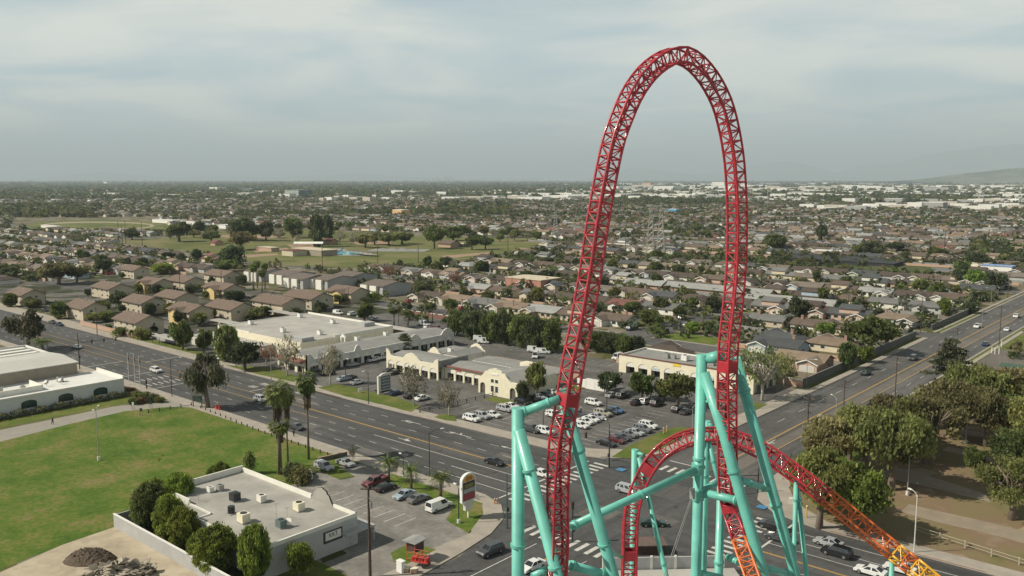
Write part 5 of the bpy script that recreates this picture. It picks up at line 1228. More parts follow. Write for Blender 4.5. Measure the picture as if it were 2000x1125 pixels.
# left group
cL = QH(1012, 797, 54.5); column(cL, .42, rings=[QH(1009, 1064, 54.5).z])
p0, p1 = QH(1013, 838, 54.3), QH(1093, 1140, 53.6); e = to_ground(p0, p1); strut(p0, e, .40, rings=[frac(p0, e, 917), frac(p0, e, 1107)])
p0, p1 = QH(1096, 762, 55.0), QH(1194, 1110, 56.5); e = to_ground(p0, p1); strut(p0, e, .39, rings=[frac(p0, e, 881), frac(p0, e, 1062)])
strut(QH(1018, 806, 54.5), QH(1094, 779, 54.4), .29, 'cross_beam', rings=(.10, .70))
strut(QH(1114, 1029, 58.5), QH(1366, 914, 65), .29, 'cross_beam', rings=(.03, .52))
strut(QH(1040, 1127, 54), QH(1086, 1103, 55.0), .27, 'cross_beam', rings=(.4,)); strut(QH(1110, 1103, 55.5), QH(1186, 1124, 56.5), .30, 'cross_beam', rings=(.1, .85))
strut(QH(1092, 1030, 55), QH(1116, 1028, 58.5), .2, 'cross_beam')
# right group
cR = QH(1371, 692, 65); column(cR, .405, rings=[QH(1364, y, 65).z for y in (895, 912, 962)])
for y, y2 in ((905, 926), (955, 976)):
    a, c = QH(1363, y, 65), QH(1361, y2, 65); b = MB(); q, w = L_(a), L_(c); b.tube((q.x, q.y, q.z), (q.x, q.y, w.z), .50, 10); b.build('joint_collar', M_TEAL, coaster)
strut(QH(1378, 700, 65), QH(1409, 697, 64.2), .34, 'cross_beam', r2=.55, rings=(.9,))
b = MB(); hp, hq = L_(QH(1409, 697, 64.2)), L_(QH(1400, 697, 64.5)); dd_ = (hp - hq).normalized()
for k in range(12):
    a = k * 6.283 / 12; b.tube(hp + Vector((0, 0, 1)) * (.5 * math.cos(a)) + dd_.cross(Vector((0, 0, 1))) * (.5 * math.sin(a)), hp - dd_ * .55 + Vector((0, 0, 1)) * (.36 * math.cos(a)) + dd_.cross(Vector((0, 0, 1))) * (.36 * math.sin(a)), .05, 5)
b.build('stiffener', M_TEAL, coaster)
strut(QH(1385, 697, 66), QH(1437, 708, 65.2), .30, 'cross_beam')
p0, p1 = QH(1375, 728, 64.7), QH(1490, 1118, 60.5); pm = QH(1433.5, 921, 62.3)
pts = [p0, QH(1396, 795, 64.0), QH(1415, 851, 63.2), pm, QH(1452, 992, 61.8), QH(1470, 1055, 61.3), p1]
e = to_ground(pm, p1)
b = MB(); b.path([L_(q) for q in (p0, QH(1415, 851, 63.2), pm, p1, e)], .41, 20); o = b.build('support_leg', M_TEAL, coaster)
for poly in o.data.polygons: poly.use_smooth = len(poly.vertices) == 4
for y, xx, Y in ((781, 1391, 64.2), (921, 1433.5, 62.3), (1062, 1472, 61.2)):
    q = L_(QH(xx, y, Y)); d = (L_(p1) - L_(p0)).normalized(); b = MB(); b.tube(q - d * .09, q + d * .09, .5, 20); b.build('flange', M_TEAL, o)
p0, p1 = QH(1436, 700, 65.4), QH(1551, 1113, 67.0); e = to_ground(p0, p1); strut(p0, e, .41, rings=[frac(p0, e, 763), frac(p0, e, 986)])
strut(QH(1368, 961, 65), QH(1442, 978, 62.2), .31, 'cross_beam', rings=(.12, .95)); strut(QH(1446, 938, 62.5), QH(1500, 955, 66), .26, 'cross_beam', rings=(.3, .8))
strut(QH(1365, 962, 65), QH(1405, 940, 66.5), .25, 'cross_beam')
strut(QH(1488, 1108, 60.5), QH(1545, 1122, 67), .28, 'cross_beam', rings=(.8,)); strut(QH(1422, 1088, 66), QH(1443, 1098, 64.5), .25, 'cross_beam', rings=(.2,))
strut(QH(1362, 1118, 65), QH(1410, 1128, 66), .25, 'cross_beam', rings=(.3,))
# thin columns below the banked turn
column(QH(1379, 862, 70.5), .20, 'slim_column', rings=[QH(1376, 930, 70.5).z])
p0, p1 = QH(1384, 862, 70.6), QH(1405, 948, 70.0); strut(p0, p0 + (p1 - p0) * 1.4, .19, 'slim_leg', rings=[.32])
column(QH(1409, 945, 66.8), .34, 'support_column', rings=[QH(1407, 1098, 66.8).z])
column(QH(1382, 822, 72.2), .28, 'slim_column'); strut(QH(1382, 824, 72.2), QH(1394, 838, 71.8), .2, 'cross_beam')
column(QH(1240, 878, 72.4), .29, 'slim_column'); strut(QH(1243, 884, 72.4), QH(1258, 889, 71.6), .16, 'cross_beam'); 
p0, p1 = QH(1248, 893, 72.2), QH(1302, 1128, 70.6); e = to_ground(p0, p1); strut(p0, e, .21, 'slim_leg', rings=[frac(p0, e, 1102)])
strut(QH(1178, 1072, 57), QH(1214, 1088, 70), .17, 'cross_beam')
p0 = QH(1555, 936, 68.2); q = QH(1551, 1080, 67.6); e = to_ground(p0, q); strut(p0, e, .19, 'slim_leg', rings=[frac(p0, e, 976)])
p0 = QH(1556, 936, 68.4); q = QH(1576, 1130, 68.0); e = to_ground(p0, q); strut(p0, e, .19, 'slim_leg', rings=[frac(p0, e, 976)])
column(QH(1743, 1086, 64.2), .19, 'slim_column')
for dxp in (0, 4):
    b = MB(); b.tube(L_(QH(1352 + dxp * .6, 966, 64.3)), L_(QH(1296 + dxp, 1128, 63.8)), .025, 5); b.build('stay_cable', M_GALV, coaster)
b = MB(); b.box(L_(QH(1352, 964, 64.3)), (.3, .3, .8)); b.build('cable_anchor', M_GALV, coaster)

# ---------------------------------------------------------------- vehicles
PROF = {
 'sedan': dict(L=4.7, W=1.8, lower=[(-2.35, .32), (-2.33, .62), (-2.15, .76), (-1.15, .93), (1.75, 1.0), (2.3, .93), (2.35, .6), (2.33, .32)], cab=[(-1.15, .93), (-.35, 1.42), (.95, 1.43), (1.8, 1.0)], wb=(-1.45, 1.4)),
 'suv': dict(L=4.8, W=1.9, lower=[(-2.4, .36), (-2.4, .75), (-2.2, .95), (-1.15, 1.1), (2.3, 1.12), (2.4, .8), (2.38, .36)], cab=[(-1.25, 1.1), (-.55, 1.7), (1.95, 1.7), (2.3, 1.12)], wb=(-1.5, 1.45)),
 'van': dict(L=5.3, W=2.0, lower=[(-2.65, .38), (-2.65, .85), (-2.4, 1.0), (-1.75, 1.15), (2.62, 1.15), (2.65, .8), (2.63, .38)], cab=[(-1.75, 1.15), (-1.05, 1.98), (2.5, 2.0), (2.62, 1.15)], wb=(-1.7, 1.6)),
 'mail': dict(L=4.5, W=1.95, lower=[(-2.25, .38), (-2.25, .85), (-1.5, 1.05), (2.2, 1.05), (2.22, .38)], cab=[(-1.45, 1.05), (-1.05, 2.2), (2.15, 2.25), (2.2, 1.05)], wb=(-1.4, 1.3)),
 'pickup': dict(L=5.6, W=1.98, lower=[(-2.8, .42), (-2.8, .9), (-2.6, 1.05), (-1.4, 1.15), (2.75, 1.1), (2.8, .8), (2.78, .42)], cab=[(-1.5, 1.13), (-.85, 1.8), (.75, 1.8), (1.05, 1.12)], wb=(-1.8, 1.75)),
}
CARC = {'white': (.72, .72, .70), 'silver': (.42, .43, .44), 'grey': (.17, .175, .18), 'black': (.015, .016, .018), 'dark grey': (.06, .063, .068), 'blue': (.04, .12, .28), 'dark blue': (.02, .035, .08), 'red': (.30, .02, .02), 'maroon': (.13, .02, .025), 'beige': (.42, .38, .30), 'dark green': (.015, .045, .035), 'pale blue': (.35, .42, .47)}
CPROTO = {}
def carmat(c): return mat('%s car paint' % c, CARC[c], .35, .05, 1.0, metal=.15 if c not in ('white',) else 0, coat=.6)
def car_proto(kind):
    if kind in CPROTO: return CPROTO[kind]
    p = PROF[kind]; hw = p['W'] / 2; b = MB(); lo = p['lower']; cab = p['cab']
    # lower body: side profile swept over the width, drawn in a little at the nose, tail and sills
    ys = [-hw, -hw * .94, hw * .94, hw]; rings = []
    for k, yv in enumerate(ys):
        ins = .07 if k in (0, 3) else 0
        xc = 0; zc = .7; rings.append([(x * (1 - ins * .35), yv, zc + (z - zc) * (1 - ins * 1.2)) for x, z in lo])
    n = len(lo)
    for k in range(3):
        for i in range(n):
            j = (i + 1) % n; b.poly([rings[k][i], rings[k][j], rings[k + 1][j], rings[k + 1][i]])
    b.poly(rings[0][::-1]); b.poly(rings[3])
    if kind == 'pickup':    # load bed
        b.bx(1.15, 2.7, -hw + .02, -hw + .14, 1.1, 1.32); b.bx(1.15, 2.7, hw - .14, hw - .02, 1.1, 1.32); b.bx(2.6, 2.72, -hw + .14, hw - .14, 1.1, 1.32)
    tw = hw * .74; bw = hw * .93
    def W2(z): z0, z1 = cab[0][1], cab[1][1]; return bw + (tw - bw) * min(1, max(0, (z - z0) / (z1 - z0)))
    A = [(x, -W2(z), z) for x, z in cab]; B = [(x, W2(z), z) for x, z in cab]
    b.poly([A[0], A[1], A[2], A[3]]); b.poly(B[::-1]); b.poly([A[1], B[1], B[2], A[2]]); b.poly([A[0], B[0], B[1], A[1]]); b.poly([A[2], B[2], B[3], A[3]])
    body = b.mesh('body', [carmat('white')])
    bm = bmesh.new(); bm.from_mesh(body); bmesh.ops.remove_doubles(bm, verts=bm.verts, dist=.001); bmesh.ops.recalc_face_normals(bm, faces=bm.faces); bm.to_mesh(body); bm.free()
    def quad(a, b_, c, d, ins=.1, off=.012):
        q = [Vector(v) for v in (a, b_, c, d)]; ce = sum(q, Vector()) / 4; nn = (q[1] - q[0]).cross(q[2] - q[0]).normalized()
        if nn.dot(ce - Vector((0, 0, 1.0))) < 0: nn = -nn
        return [v.lerp(ce, ins) + nn * off for v in q]
    G_ = []
    m = MB(); m.poly(quad(A[0], B[0], B[1], A[1])); G_.append(('windscreen', m))
    m = MB(); m.poly(quad(A[3], B[3], B[2], A[2], .14)); G_.append(('rear_window', m))
    for S in (A, B):
        m = MB(); cuts = [.03, .42, .74, .97] if kind in ('suv', 'van', 'mail') else [.04, .5, .95]
        for u, v in zip(cuts, cuts[1:]):
            bl = lambda t: Vector(S[0]).lerp(Vector(S[3]), t); tl = lambda t: Vector(S[1]).lerp(Vector(S[2]), t)
            if kind in ('van', 'mail') and u > .3: continue
            m.poly(quad(bl(u + .02), bl(v - .02), tl(v - .03), tl(u + .03), .09))
        G_.append(('side_window', m))
    wh = []
    R = .34 if kind in ('sedan',) else .38
    for x in p['wb']:
        for s in (-1, 1):
            w = MB(); w.tube((x, s * (hw - .2), R), (x, s * (hw + .015), R), R, 14); ri = MB(); ri.tube((x, s * (hw + .012), R), (x, s * (hw + .03), R), R * .58, 10); wh.append((w.mesh('wheel', M_RUB), ri.mesh('rim', M_RIM)))
    li = []
    fx = lo[1][0]; rx = max(x for x, z in lo)
    for s in (-1, 1):
        h_ = MB(); h_.box((fx + .09, s * hw * .72, lo[1][1] - .0), (.16, .34, .14)); li.append(('headlight', h_.mesh('headlight', M_HLIGHT)))
        h_ = MB(); h_.box((rx - .04, s * hw * .78, lo[-2][1] + .06), (.1, .22, .18)); li.append(('tail_light', h_.mesh('tail_light', M_TLIGHT)))
    # dark lower trim, bumpers, grille
    tr_ = MB(); tr_.box((0, 0, .30), (p['L'] * .93, p['W'] * .96, .16)); tr_.box((fx + .02, 0, .56), (.06, .8, .2)); trim = tr_.mesh('trim', M_RUB)
    CPROTO[kind] = (body, [(n_, m_.mesh(n_, M_CGL)) for n_, m_ in G_], wh, li, trim); return CPROTO[kind]
CB = {}
def car(kind, col, x, y, head, label, group='cars on the roads and parking lots', simple=False, z=.03, sc=1.0):
    """head: degrees, the way the nose points"""
    body, gl, wh, li, trim = car_proto(kind)
    if (kind, col) not in CB:
        m = body.copy(); m.materials[0] = carmat(col); CB[(kind, col)] = m
    nm = {'sedan': 'car', 'suv': 'car', 'van': 'van', 'mail': 'delivery_van', 'pickup': 'pickup_truck'}[kind]
    t = thing(nm, label, {'sedan': 'car', 'suv': 'car', 'van': 'van', 'mail': 'van', 'pickup': 'pickup truck'}[kind], (x, y, z), math.radians(head + 180), group); t.scale = (sc, sc, sc)
    bo = put('body', CB[(kind, col)], t)
    for n_, m_ in gl:
        o = put(n_, m_, t)
    if not simple:
        for w, r in wh: o = put('wheel', w, t); put('rim', r, o)
        for n_, m_ in li: put(n_, m_, t)
        put('trim', trim, t)
    else:
        for w, r in wh: put('wheel', w, t)
    return t
def car_px(kind, col, px, py, head, label, **kw):
    x, y = G(px, py); return car(kind, col, x, y, head, label, **kw)
CARS = [
 ('suv', 'white', 305, 727, 0, 'white car driving alone on the left road beyond the flagpoles'), ('sedan', 'white', 150, 680, 180, 'small white car beside the traffic signal pole at left'),
 ('suv', 'silver', 510, 784, 0, 'silver car with dark bonnet just left of the tall palms'), ('sedan', 'dark grey', 580, 838, 0, 'dark car in the near lane behind the palm trunks'),
 ('sedan', 'black', 966, 907, 0, 'black car in the middle lanes left of the teal columns'), ('sedan', 'white', 1058, 930, 0, 'white car half hidden behind the left teal leg'),
 ('suv', 'silver', 1226, 963, 0, 'silver car in the junction behind the red banked track'), ('sedan', 'dark green', 1276, 1027, 40, 'dark car turning in the middle of the junction'),
 ('suv', 'dark grey', 958, 1082, -95, 'dark grey car driving down at the bottom beside the teal column'), ('sedan', 'white', 1040, 1112, -95, 'white car at the bottom between the teal column and leg'),
 ('suv', 'black', 1508, 1033, 180, 'black car waiting at the crossing right of the teal leg'), ('sedan', 'dark grey', 1522, 1056, 180, 'dark car with pale roof glare below the waiting black car'), ('sedan', 'silver', 1618, 1066, 180, 'silver and black car above the large black car at lower right'),
 ('suv', 'black', 1634, 1085, 180, 'large black car on the lower right road'), ('sedan', 'white', 1700, 1122, 180, 'white car left of the slim teal post at the bottom'), ('sedan', 'white', 1757, 1117, 180, 'white car right of the slim teal post at the bottom'),
 ('suv', 'dark green', 1691, 732, 90, 'dark green car beside the long weathered wall on the wide road'), ('suv', 'dark grey', 1783, 703, -90, 'dark grey car on the wide road between verge and conifer'), ('pickup', 'white', 1909, 640, -90, 'white pickup truck driving down the wide road'),
 ('sedan', 'dark blue', 1925, 675, 90, 'dark blue car beside the concrete apron on the wide road'), ('sedan', 'white', 1967, 646, 90, 'white car ahead of the dark blue one on the wide road'), ('suv', 'white', 1985, 620, 90, 'white car farthest up the wide road at the right edge'),
 ('suv', 'silver', 633, 917, 0, 'silver car with a dark bonnet near the hedge by the palms'), ('sedan', 'silver', 675, 909, 0, 'silver car parked beside the leafless white trunk tree'), ('sedan', 'white', 601, 933, -30, 'white car tucked against the hedge by the palm trunks'),
 ('pickup', 'maroon', 733, 947, -90, 'dark red pickup truck parked beside the black car'), ('sedan', 'black', 753, 957, 90, 'black car parked right of the dark red pickup'), ('sedan', 'pale blue', 790, 972, -90, 'pale silver blue car in the row by the sign lawn'), ('sedan', 'grey', 817, 979, 90, 'grey car between the pale blue car and the white van'), ('van', 'white', 857, 995, 90, 'white van parked nearest the pole sign'),
 ('sedan', 'black', 761, 727, -90, 'black car left of a pair in front of the middle arcade'), ('sedan', 'black', 770, 731, -90, 'black car right of a pair in front of the middle arcade'), ('sedan', 'dark grey', 812, 743, -90, 'dark car behind the bare tree before the middle arcade'),
 ('sedan', 'pale blue', 672, 743, 90, 'pale blue car left of the white one behind the verge'), ('sedan', 'dark grey', 683, 740, 90, 'dark car behind the pale blue one at the verge lot'), ('sedan', 'white', 698, 750, 90, 'white car parked right of the pale blue one at the verge'), ('sedan', 'dark grey', 748, 764, 90, 'dark car immediately left of the monument sign'), ('sedan', 'dark blue', 773, 771, 90, 'dark blue car immediately right of the monument sign'),
 ('sedan', 'black', 803, 777, 90, 'black car left of the white one by the bare verge tree'), ('sedan', 'white', 825, 781, 90, 'white car beside the bare tree at the verge corner'), ('sedan', 'white', 729, 706, -90, 'white car beside the white truck at the long strip'), ('pickup', 'white', 746, 702, 90, 'white truck parked at the long shopping strip'), ('sedan', 'silver', 690, 715, 90, 'silver car shining under the long strip arcade'), ('sedan', 'dark grey', 614, 728, 90, 'dark car in shade at the near end of the long strip'), ('suv', 'black', 640, 732, 90, 'black car beside the bare tree at the strip entrance'),
 ('van', 'white', 660, 614, 0, 'white van behind the big flat roofed store'), ('suv', 'white', 689, 616, 90, 'white car parked alone right of the white van'), ('sedan', 'white', 706, 621, 0, 'white car leading the row behind the flat store'), ('sedan', 'white', 716, 622, 0, 'second white car in the row behind the flat store'), ('sedan', 'dark grey', 724, 624, 0, 'dark car third in the row behind the flat store'), ('sedan', 'silver', 734, 626, 0, 'silver car last in the row behind the flat store'),
 ('mail', 'white', 827, 636, 0, 'small white box van at the back of the long strip'), ('suv', 'white', 838, 641, 90, 'white car between the box van and the red truck'), ('pickup', 'maroon', 853, 644, 0, 'dark red truck beside the white car behind the long strip'), ('mail', 'white', 928, 656, -90, 'white delivery van standing with its rear to the hedge'), ('mail', 'white', 936, 666, 30, 'white delivery van, left of the pair in the rear lot'), ('mail', 'white', 944, 671, 30, 'white delivery van, right of the pair in the rear lot'), ('mail', 'white', 872, 668, 0, 'white van behind the curved gable of the rear shop'),
 ('mail', 'white', 1042, 688, 30, 'small white delivery van left of the tall white van'), ('van', 'white', 1060, 691, 30, 'tall white van beside the left red track leg'), ('mail', 'white', 1046, 699, -60, 'small white van in front of the tall white van'), ('mail', 'white', 1206, 702, -90, 'white van at the left end of the red coped arcade'),
 ('suv', 'white', 921, 822, 0, 'white car nearest the road in the big lot'), ('suv', 'silver', 941, 817, 0, 'silver car second from the road in the big lot'), ('sedan', 'white', 962, 814, 0, 'white car third from the road in the big lot'), ('suv', 'silver', 986, 803, 0, 'silver car just left of the left teal column'), ('sedan', 'white', 998, 797, 0, 'white car partly hidden by the left teal column'),
 ('suv', 'black', 1021, 789, 0, 'black car first in the row beside the gabled arcade end'), ('sedan', 'dark grey', 1037, 782, 0, 'dark car second in the row beside the gabled arcade end'), ('sedan', 'silver', 1052, 779, 0, 'silver car third in the row beside the gabled arcade end'), ('sedan', 'grey', 1066, 775, 0, 'grey car fourth in the row beside the gabled arcade end'), ('sedan', 'white', 1078, 770, 0, 'white car fifth in the row beside the gabled arcade end'),
 ('pickup', 'dark grey', 1037, 843, 0, 'dark pickup right of the left teal column'), ('suv', 'white', 1064, 847, 0, 'white car between the teal column and the red track'), ('suv', 'white', 1083, 815, 0, 'white car behind the left red track leg'),
 ('sedan', 'white', 1133, 835, 0, 'white car at the near end of the middle lot row'), ('sedan', 'white', 1142, 828, 0, 'second white car in the middle lot row'), ('sedan', 'white', 1154, 823, 0, 'third white car in the middle lot row'), ('sedan', 'silver', 1166, 818, 0, 'silver car fourth in the middle lot row'), ('suv', 'beige', 1177, 812, 0, 'beige car fifth in the middle lot row'), ('sedan', 'black', 1192, 808, 0, 'black car sixth in the middle lot row'), ('sedan', 'blue', 1202, 805, 0, 'bright blue car at the far end of the middle lot row'),
 ('suv', 'white', 1159, 791, 0, 'large white car alone in the lot aisle'), ('sedan', 'dark grey', 1128, 812, 0, 'dark car beside the right edge of the left red leg'), ('sedan', 'silver', 1195, 775, 90, 'silver car under the first lot tree'), ('suv', 'black', 1216, 777, 90, 'black car right of the silver one under the first lot tree'), ('sedan', 'black', 1244, 790, 90, 'black car left of the white backed one between the lot trees'), ('suv', 'silver', 1262, 788, 90, 'silver backed car between the lot trees'), ('suv', 'black', 1283, 792, 90, 'black car right of the silver backed one'), ('suv', 'black', 1325, 804, 90, 'black car under the third lot tree'), ('sedan', 'dark grey', 1340, 808, 90, 'dark grey car beside the yellow bollards'),
 ('sedan', 'silver', 1337, 752, 0, 'silver car before the red coped arcade'), ('sedan', 'white', 1349, 756, 0, 'white car before the red coped arcade'),
 ('sedan', 'black', 1184, 870, 0, 'black car at the near end of the verge row'), ('sedan', 'maroon', 1202, 864, 0, 'maroon car second in the verge row'), ('sedan', 'dark grey', 1213, 859, 0, 'dark car third in the verge row'), ('sedan', 'grey', 1226, 853, 0, 'grey car fourth in the verge row'), ('sedan', 'silver', 1240, 849, 0, 'silver car fifth in the verge row'), ('suv', 'grey', 1254, 843, 0, 'grey car sixth in the verge row'), ('suv', 'white', 1266, 836, 0, 'white car at the far end of the verge row'),
 ('suv', 'dark grey', 1266, 625, 90, 'dark car on a pale driveway at the bend'), ('suv', 'grey', 1333, 624, 90, 'grey car parked in the side street at the bend'), ('sedan', 'white', 1342, 637, 90, 'white car parked at the corner lawn in the bend'), ('suv', 'dark blue', 1232, 645, 90, 'blue grey car parked at the near side of the bend'), ('suv', 'white', 1474, 661, 90, 'white car parked right of the right red leg'), ('van', 'white', 1009, 577, 90, 'white truck on a driveway left of the left red leg'),
 ('sedan', 'dark grey', 103, 632, 0, 'dark car left of a parked pair by the side street'), ('sedan', 'dark blue', 116, 636, 0, 'dark blue car right of a parked pair by the side street'), ('sedan', 'black', 88, 608, 0, 'black car before the leftmost apartments'), ('suv', 'white', 375, 660, 90, 'white car behind the round tree near the corner apartments'), ('sedan', 'white', 292, 661, 0, 'silver white car under the carport beside the corner apartment'), ('sedan', 'white', 422, 703, 0, 'white car under the dark trees left of the shops'),
]
for c in CARS: car_px(c[0], c[1], c[2], c[3], c[4], c[5], simple=G(c[2], c[3])[1] > 330)
# motorhome beside the tan roofed house
x, y = G(1536, 672); rv = thing('motorhome', 'white motorhome parked beside the tan roofed house', 'motorhome', (x, y, 0), 0, None)
b = MB(); b.extr([(-3.6, -1.2, .5), (-3.6, -1.2, 1.5), (-4.2, -1.2, 2.1), (-4.0, -1.2, 3.1), (3.8, -1.2, 3.1), (3.8, -1.2, .5)], (0, 2.4, 0)); b.build('body', M_WHITE, rv)
for q in (-2.6, -.4, 2): b = MB(); b.box((q, -1.23, 2.1), (1.3, .05, .7)); b.build('window', M_CGL, rv)
for q in (-2.6, 2.4):
    for s in (-1.1, 1.1): b = MB(); b.tube((q, s - .12, .42), (q, s + .12, .42), .42, 12); b.build('wheel', M_RUB, rv)
# cars on the driveways and streets of the neighbourhood
rc = random.Random(5); nc = 0
for (c, roof, wall, v, lab, pos, rn) in HOUSES:
    if c[0] < 640 and rc.random() < .42 and nc < 90:
        p = HV[v]; s = 1 if c[3] < 0 else -1; gx = c[1] + p['gx'] * s; col = rc.choice(['white', 'white', 'silver', 'grey', 'black', 'dark grey', 'beige', 'red', 'dark blue']); k = rc.choice(['sedan', 'suv', 'suv', 'pickup'])
        yy = c[2] - s * (p['d'] / 2 + p['gd'] + 2.9)
        car(k, col, gx + rc.uniform(-1, 1), yy, 90 * s, '%s %s by the house %s in the %s row' % (col, 'pickup' if k == 'pickup' else 'car', pos, ordn(rn)), group='cars on the driveways', simple=True, z=.06); nc += 1
# ---------------------------------------------------------------- poles, lamps, signals, signs
def upole(px, py, top, label, arms=1, r=.16, m=None, group='wooden utility poles', armdir=0.0, gear=False):
    x, y = G(px, py); h = height_at(x, y, top); t = thing('utility_pole', label, 'utility pole', (x, y, 0), armdir, group)
    k = max(1.0, math.hypot(x, y) / 420); r = r * min(k, 1.9)
    b = MB(); b.tube((0, 0, 0), (0, 0, h), r, 8, r2=r * .65); b.build('pole', m or M_WOOD, t)
    for a in range(arms):
        z = h - .4 - a * 1.5; b = MB(); b.box((0, r, z), (2.6 - .3 * a, .13, .16)); ca = b.build('crossarm', m or M_WOOD, t)
        if k < 1.4:
            for q in (-1.1, -.6, .6, 1.1): b = MB(); b.tube((q, r, z + .08), (q, r, z + .32), .05, 5); b.build('insulator', M_GALV, ca)
    if gear:
        b = MB(); b.tube((.35, 0, h - 3.2), (.35, 0, h - 2.2), .24, 10); b.tube((0, 0, h - 2.4), (.35, 0, h - 2.4), .05); b.build('transformer', M_GALV, t)
        b = MB()
        rr_ = random.Random(3)
        for q in range(12): a = rr_.uniform(0, 6.28); z = h - rr_.uniform(.4, 3); b.tube((0, 0, z), (1.1 * math.cos(a), 1.1 * math.sin(a), z + rr_.uniform(-.5, .5)), .03, 4)
        b.build('bracket', M_GALV, t)
    return t
for a in ((1647, 812, 742, 'wooden pole with crossarms left of the two by the wide road trees', 2), (1747, 795, 697, 'tall dark pole in front of the wide road, left of the conifer', 2), (1575, 890, 776, 'tall grey banded pole with long crossarms at the junction corner', 3),
          (1951, 676, 597, 'tall dark pole with a white base between road and concrete apron', 1), (1968, 582, 535, 'pole at the far right beside the wide road', 1), (1916, 604, 568, 'pole at the second side street on the wide road', 1), (1870, 655, 640, 'short pole between the two side streets', 1),
          (903, 640, 583, 'dark pole in front of the hedge of trees', 1), (779, 650, 596, 'pole behind the long strip beside a palm', 1), (681, 600, 561, 'dark pole before the yellow porch apartment', 1), (1003, 612, 586, 'dark pole above the right part of the hedge', 1), (953, 605, 575, 'pole between lawn and hedge trees', 1),
          (346, 632, 600, 'pole right of the yellow porch block roof', 0), (190, 655, 600, 'dark pole at the side street corner', 1), (352, 575, 520, 'dark pole in the rear apartment group', 1), (433, 565, 525, 'dark pole beside the rearmost apartment', 1), (494, 566, 520, 'dark pole left of the white fronted blocks', 1), (630, 528, 484, 'dark pole in front of the pool house', 1),
          (1062, 602, 577, 'dark pole beside the left red track leg', 1), (1343, 567, 530, 'dark pole inside the loop near the pale terraces', 1), (1324, 560, 530, 'shorter dark pole inside the loop near the pale terraces', 1), (1373, 640, 585, 'pole by the bend of the side street', 1), (1546, 640, 590, 'dark pole left of the charcoal roofed house', 1), (1657, 598, 560, 'dark pole in front of the pale roofed house', 1), (1798, 650, 580, 'pole at the corner lawn by the first side street', 1),
          (1176, 568, 535, 'pole just right of the left red leg', 1), (810, 585, 535, 'dark pole right of the white fronted blocks', 1), (738, 520, 480, 'pole between the pool and the houses', 1), (817, 515, 478, 'pole at the skate park edge', 1), (90, 600, 560, 'dark pole at the left behind the leftmost apartments', 1), (240, 490, 440, 'pole in front of the running track', 1), (232, 475, 432, 'leftmost tall pole before the running track', 1), (246, 476, 430, 'second tall pole before the running track', 1), (278, 480, 434, 'third tall pole before the running track', 1), (662, 470, 430, 'thin pole right of the tall dark park pines', 1), (785, 458, 410, 'left of three tall poles beyond the park', 1), (765, 456, 415, 'middle of three tall poles beyond the park', 1), (791, 454, 412, 'right of three tall poles beyond the park', 1),
          (992, 490, 440, 'thin pole at the right end of the park', 1), (1221, 495, 440, 'pole inside the loop near the green corridor', 1), (1250, 520, 490, 'pole on the near side of the green corridor', 1), (1685, 530, 480, 'pole beside the shade cloth nursery', 1), (1000, 565, 535, 'pole left of the salmon house', 1), (1440, 600, 565, 'pole hidden partly by the right red leg', 1), (1516, 540, 500, 'pole right of the right red leg', 1), (1843, 510, 450, 'tall thin pole far right beyond the nursery', 1), (1505, 465, 425, 'tall thin pole right of the loop', 1)):
    upole(*a)
upole(723, 1128, 952, 'large dark pole with tangled brackets in front of the grey flat roof', 1, .26, M_WOOD, None, 0.6, True)
def pylon(px, py, top, label):
    x, y = G(px, py); h = height_at(x, y, top); t = thing('transmission_tower', label, 'transmission tower', (x, y, 0), .4, 'lattice transmission towers'); b = MB()
    for sx in (-1, 1):
        for sy in (-1, 1): b.tube((sx * 3.2, sy * 3.2, 0), (sx * .5, sy * .5, h), .26, 4, r2=.16)
    for k in range(9):
        z0, z1 = h * k / 9, h * (k + 1) / 9; w0, w1 = 3.2 - 2.7 * k / 9, 3.2 - 2.7 * (k + 1) / 9
        for s in (-1, 1): b.tube((-w0, s * w0, z0), (w1, s * w1, z1), .12, 4); b.tube((s * w0, -w0, z0), (s * w1, w1, z1), .12, 4)
    b.build('lattice', M_GALV, t)
    for z in (.74, .84, .94): b = MB(); b.box((0, 0, h * z), (9, .3, .35)); b.build('crossarm', M_GALV, t)
pylon(1290, 497, 395, 'tall lattice tower inside the loop, nearer and brighter one'); pylon(1270, 494, 398, 'tall lattice tower inside the loop, fainter one on the left'); pylon(1085, 462, 412, 'faint lattice tower left of the left red leg')
def lamp(px, py, top, label, az=0.0, arm=2.2, m=None, double=False, base=False, group='street lamps'):
    x, y = G(px, py); h = height_at(x, y, top); t = thing('street_lamp', label, 'street lamp', (x, y, 0), az, group)
    b = MB(); b.tube((0, 0, 0), (0, 0, h - .5), .11, 8, r2=.07); b.build('pole', m or M_GALV, t)
    for s in ((1, -1) if double else (1,)):
        b = MB(); b.path([(0, 0, h - .8), (s * arm * .25, 0, h - .25), (s * arm * .6, 0, h - .02), (s * arm, 0, h + .05)], .05, 6); a = b.build('arm', m or M_GALV, t)
        b = MB(); b.box((s * (arm + .3), 0, h + .04), (.75, .3, .16)); b.build('lamp_head', M_PARA, a)
    if base: b = MB(); b.tube((0, 0, 0), (0, 0, .8), .32, 12); b.build('footing', M_STUC, t)
def cdir(px, py, deg): return math.radians(deg)
lamp(193, 899, 797, 'tall grey double armed lamp standing in the lawn', 2.45, 1.5, M_GALV, True, True)
lamp(839, 932, 841, 'tall dark lamp on the pavement by the palms', 1.2, 2.6, M_DKMET); lamp(336, 775, 700, 'tall dark lamp right of the flagpoles', 1.2, 2.4, M_DKMET); lamp(401, 690, 643, 'pale lamp beside the trees before the store', -1.6, 2, M_GALV)
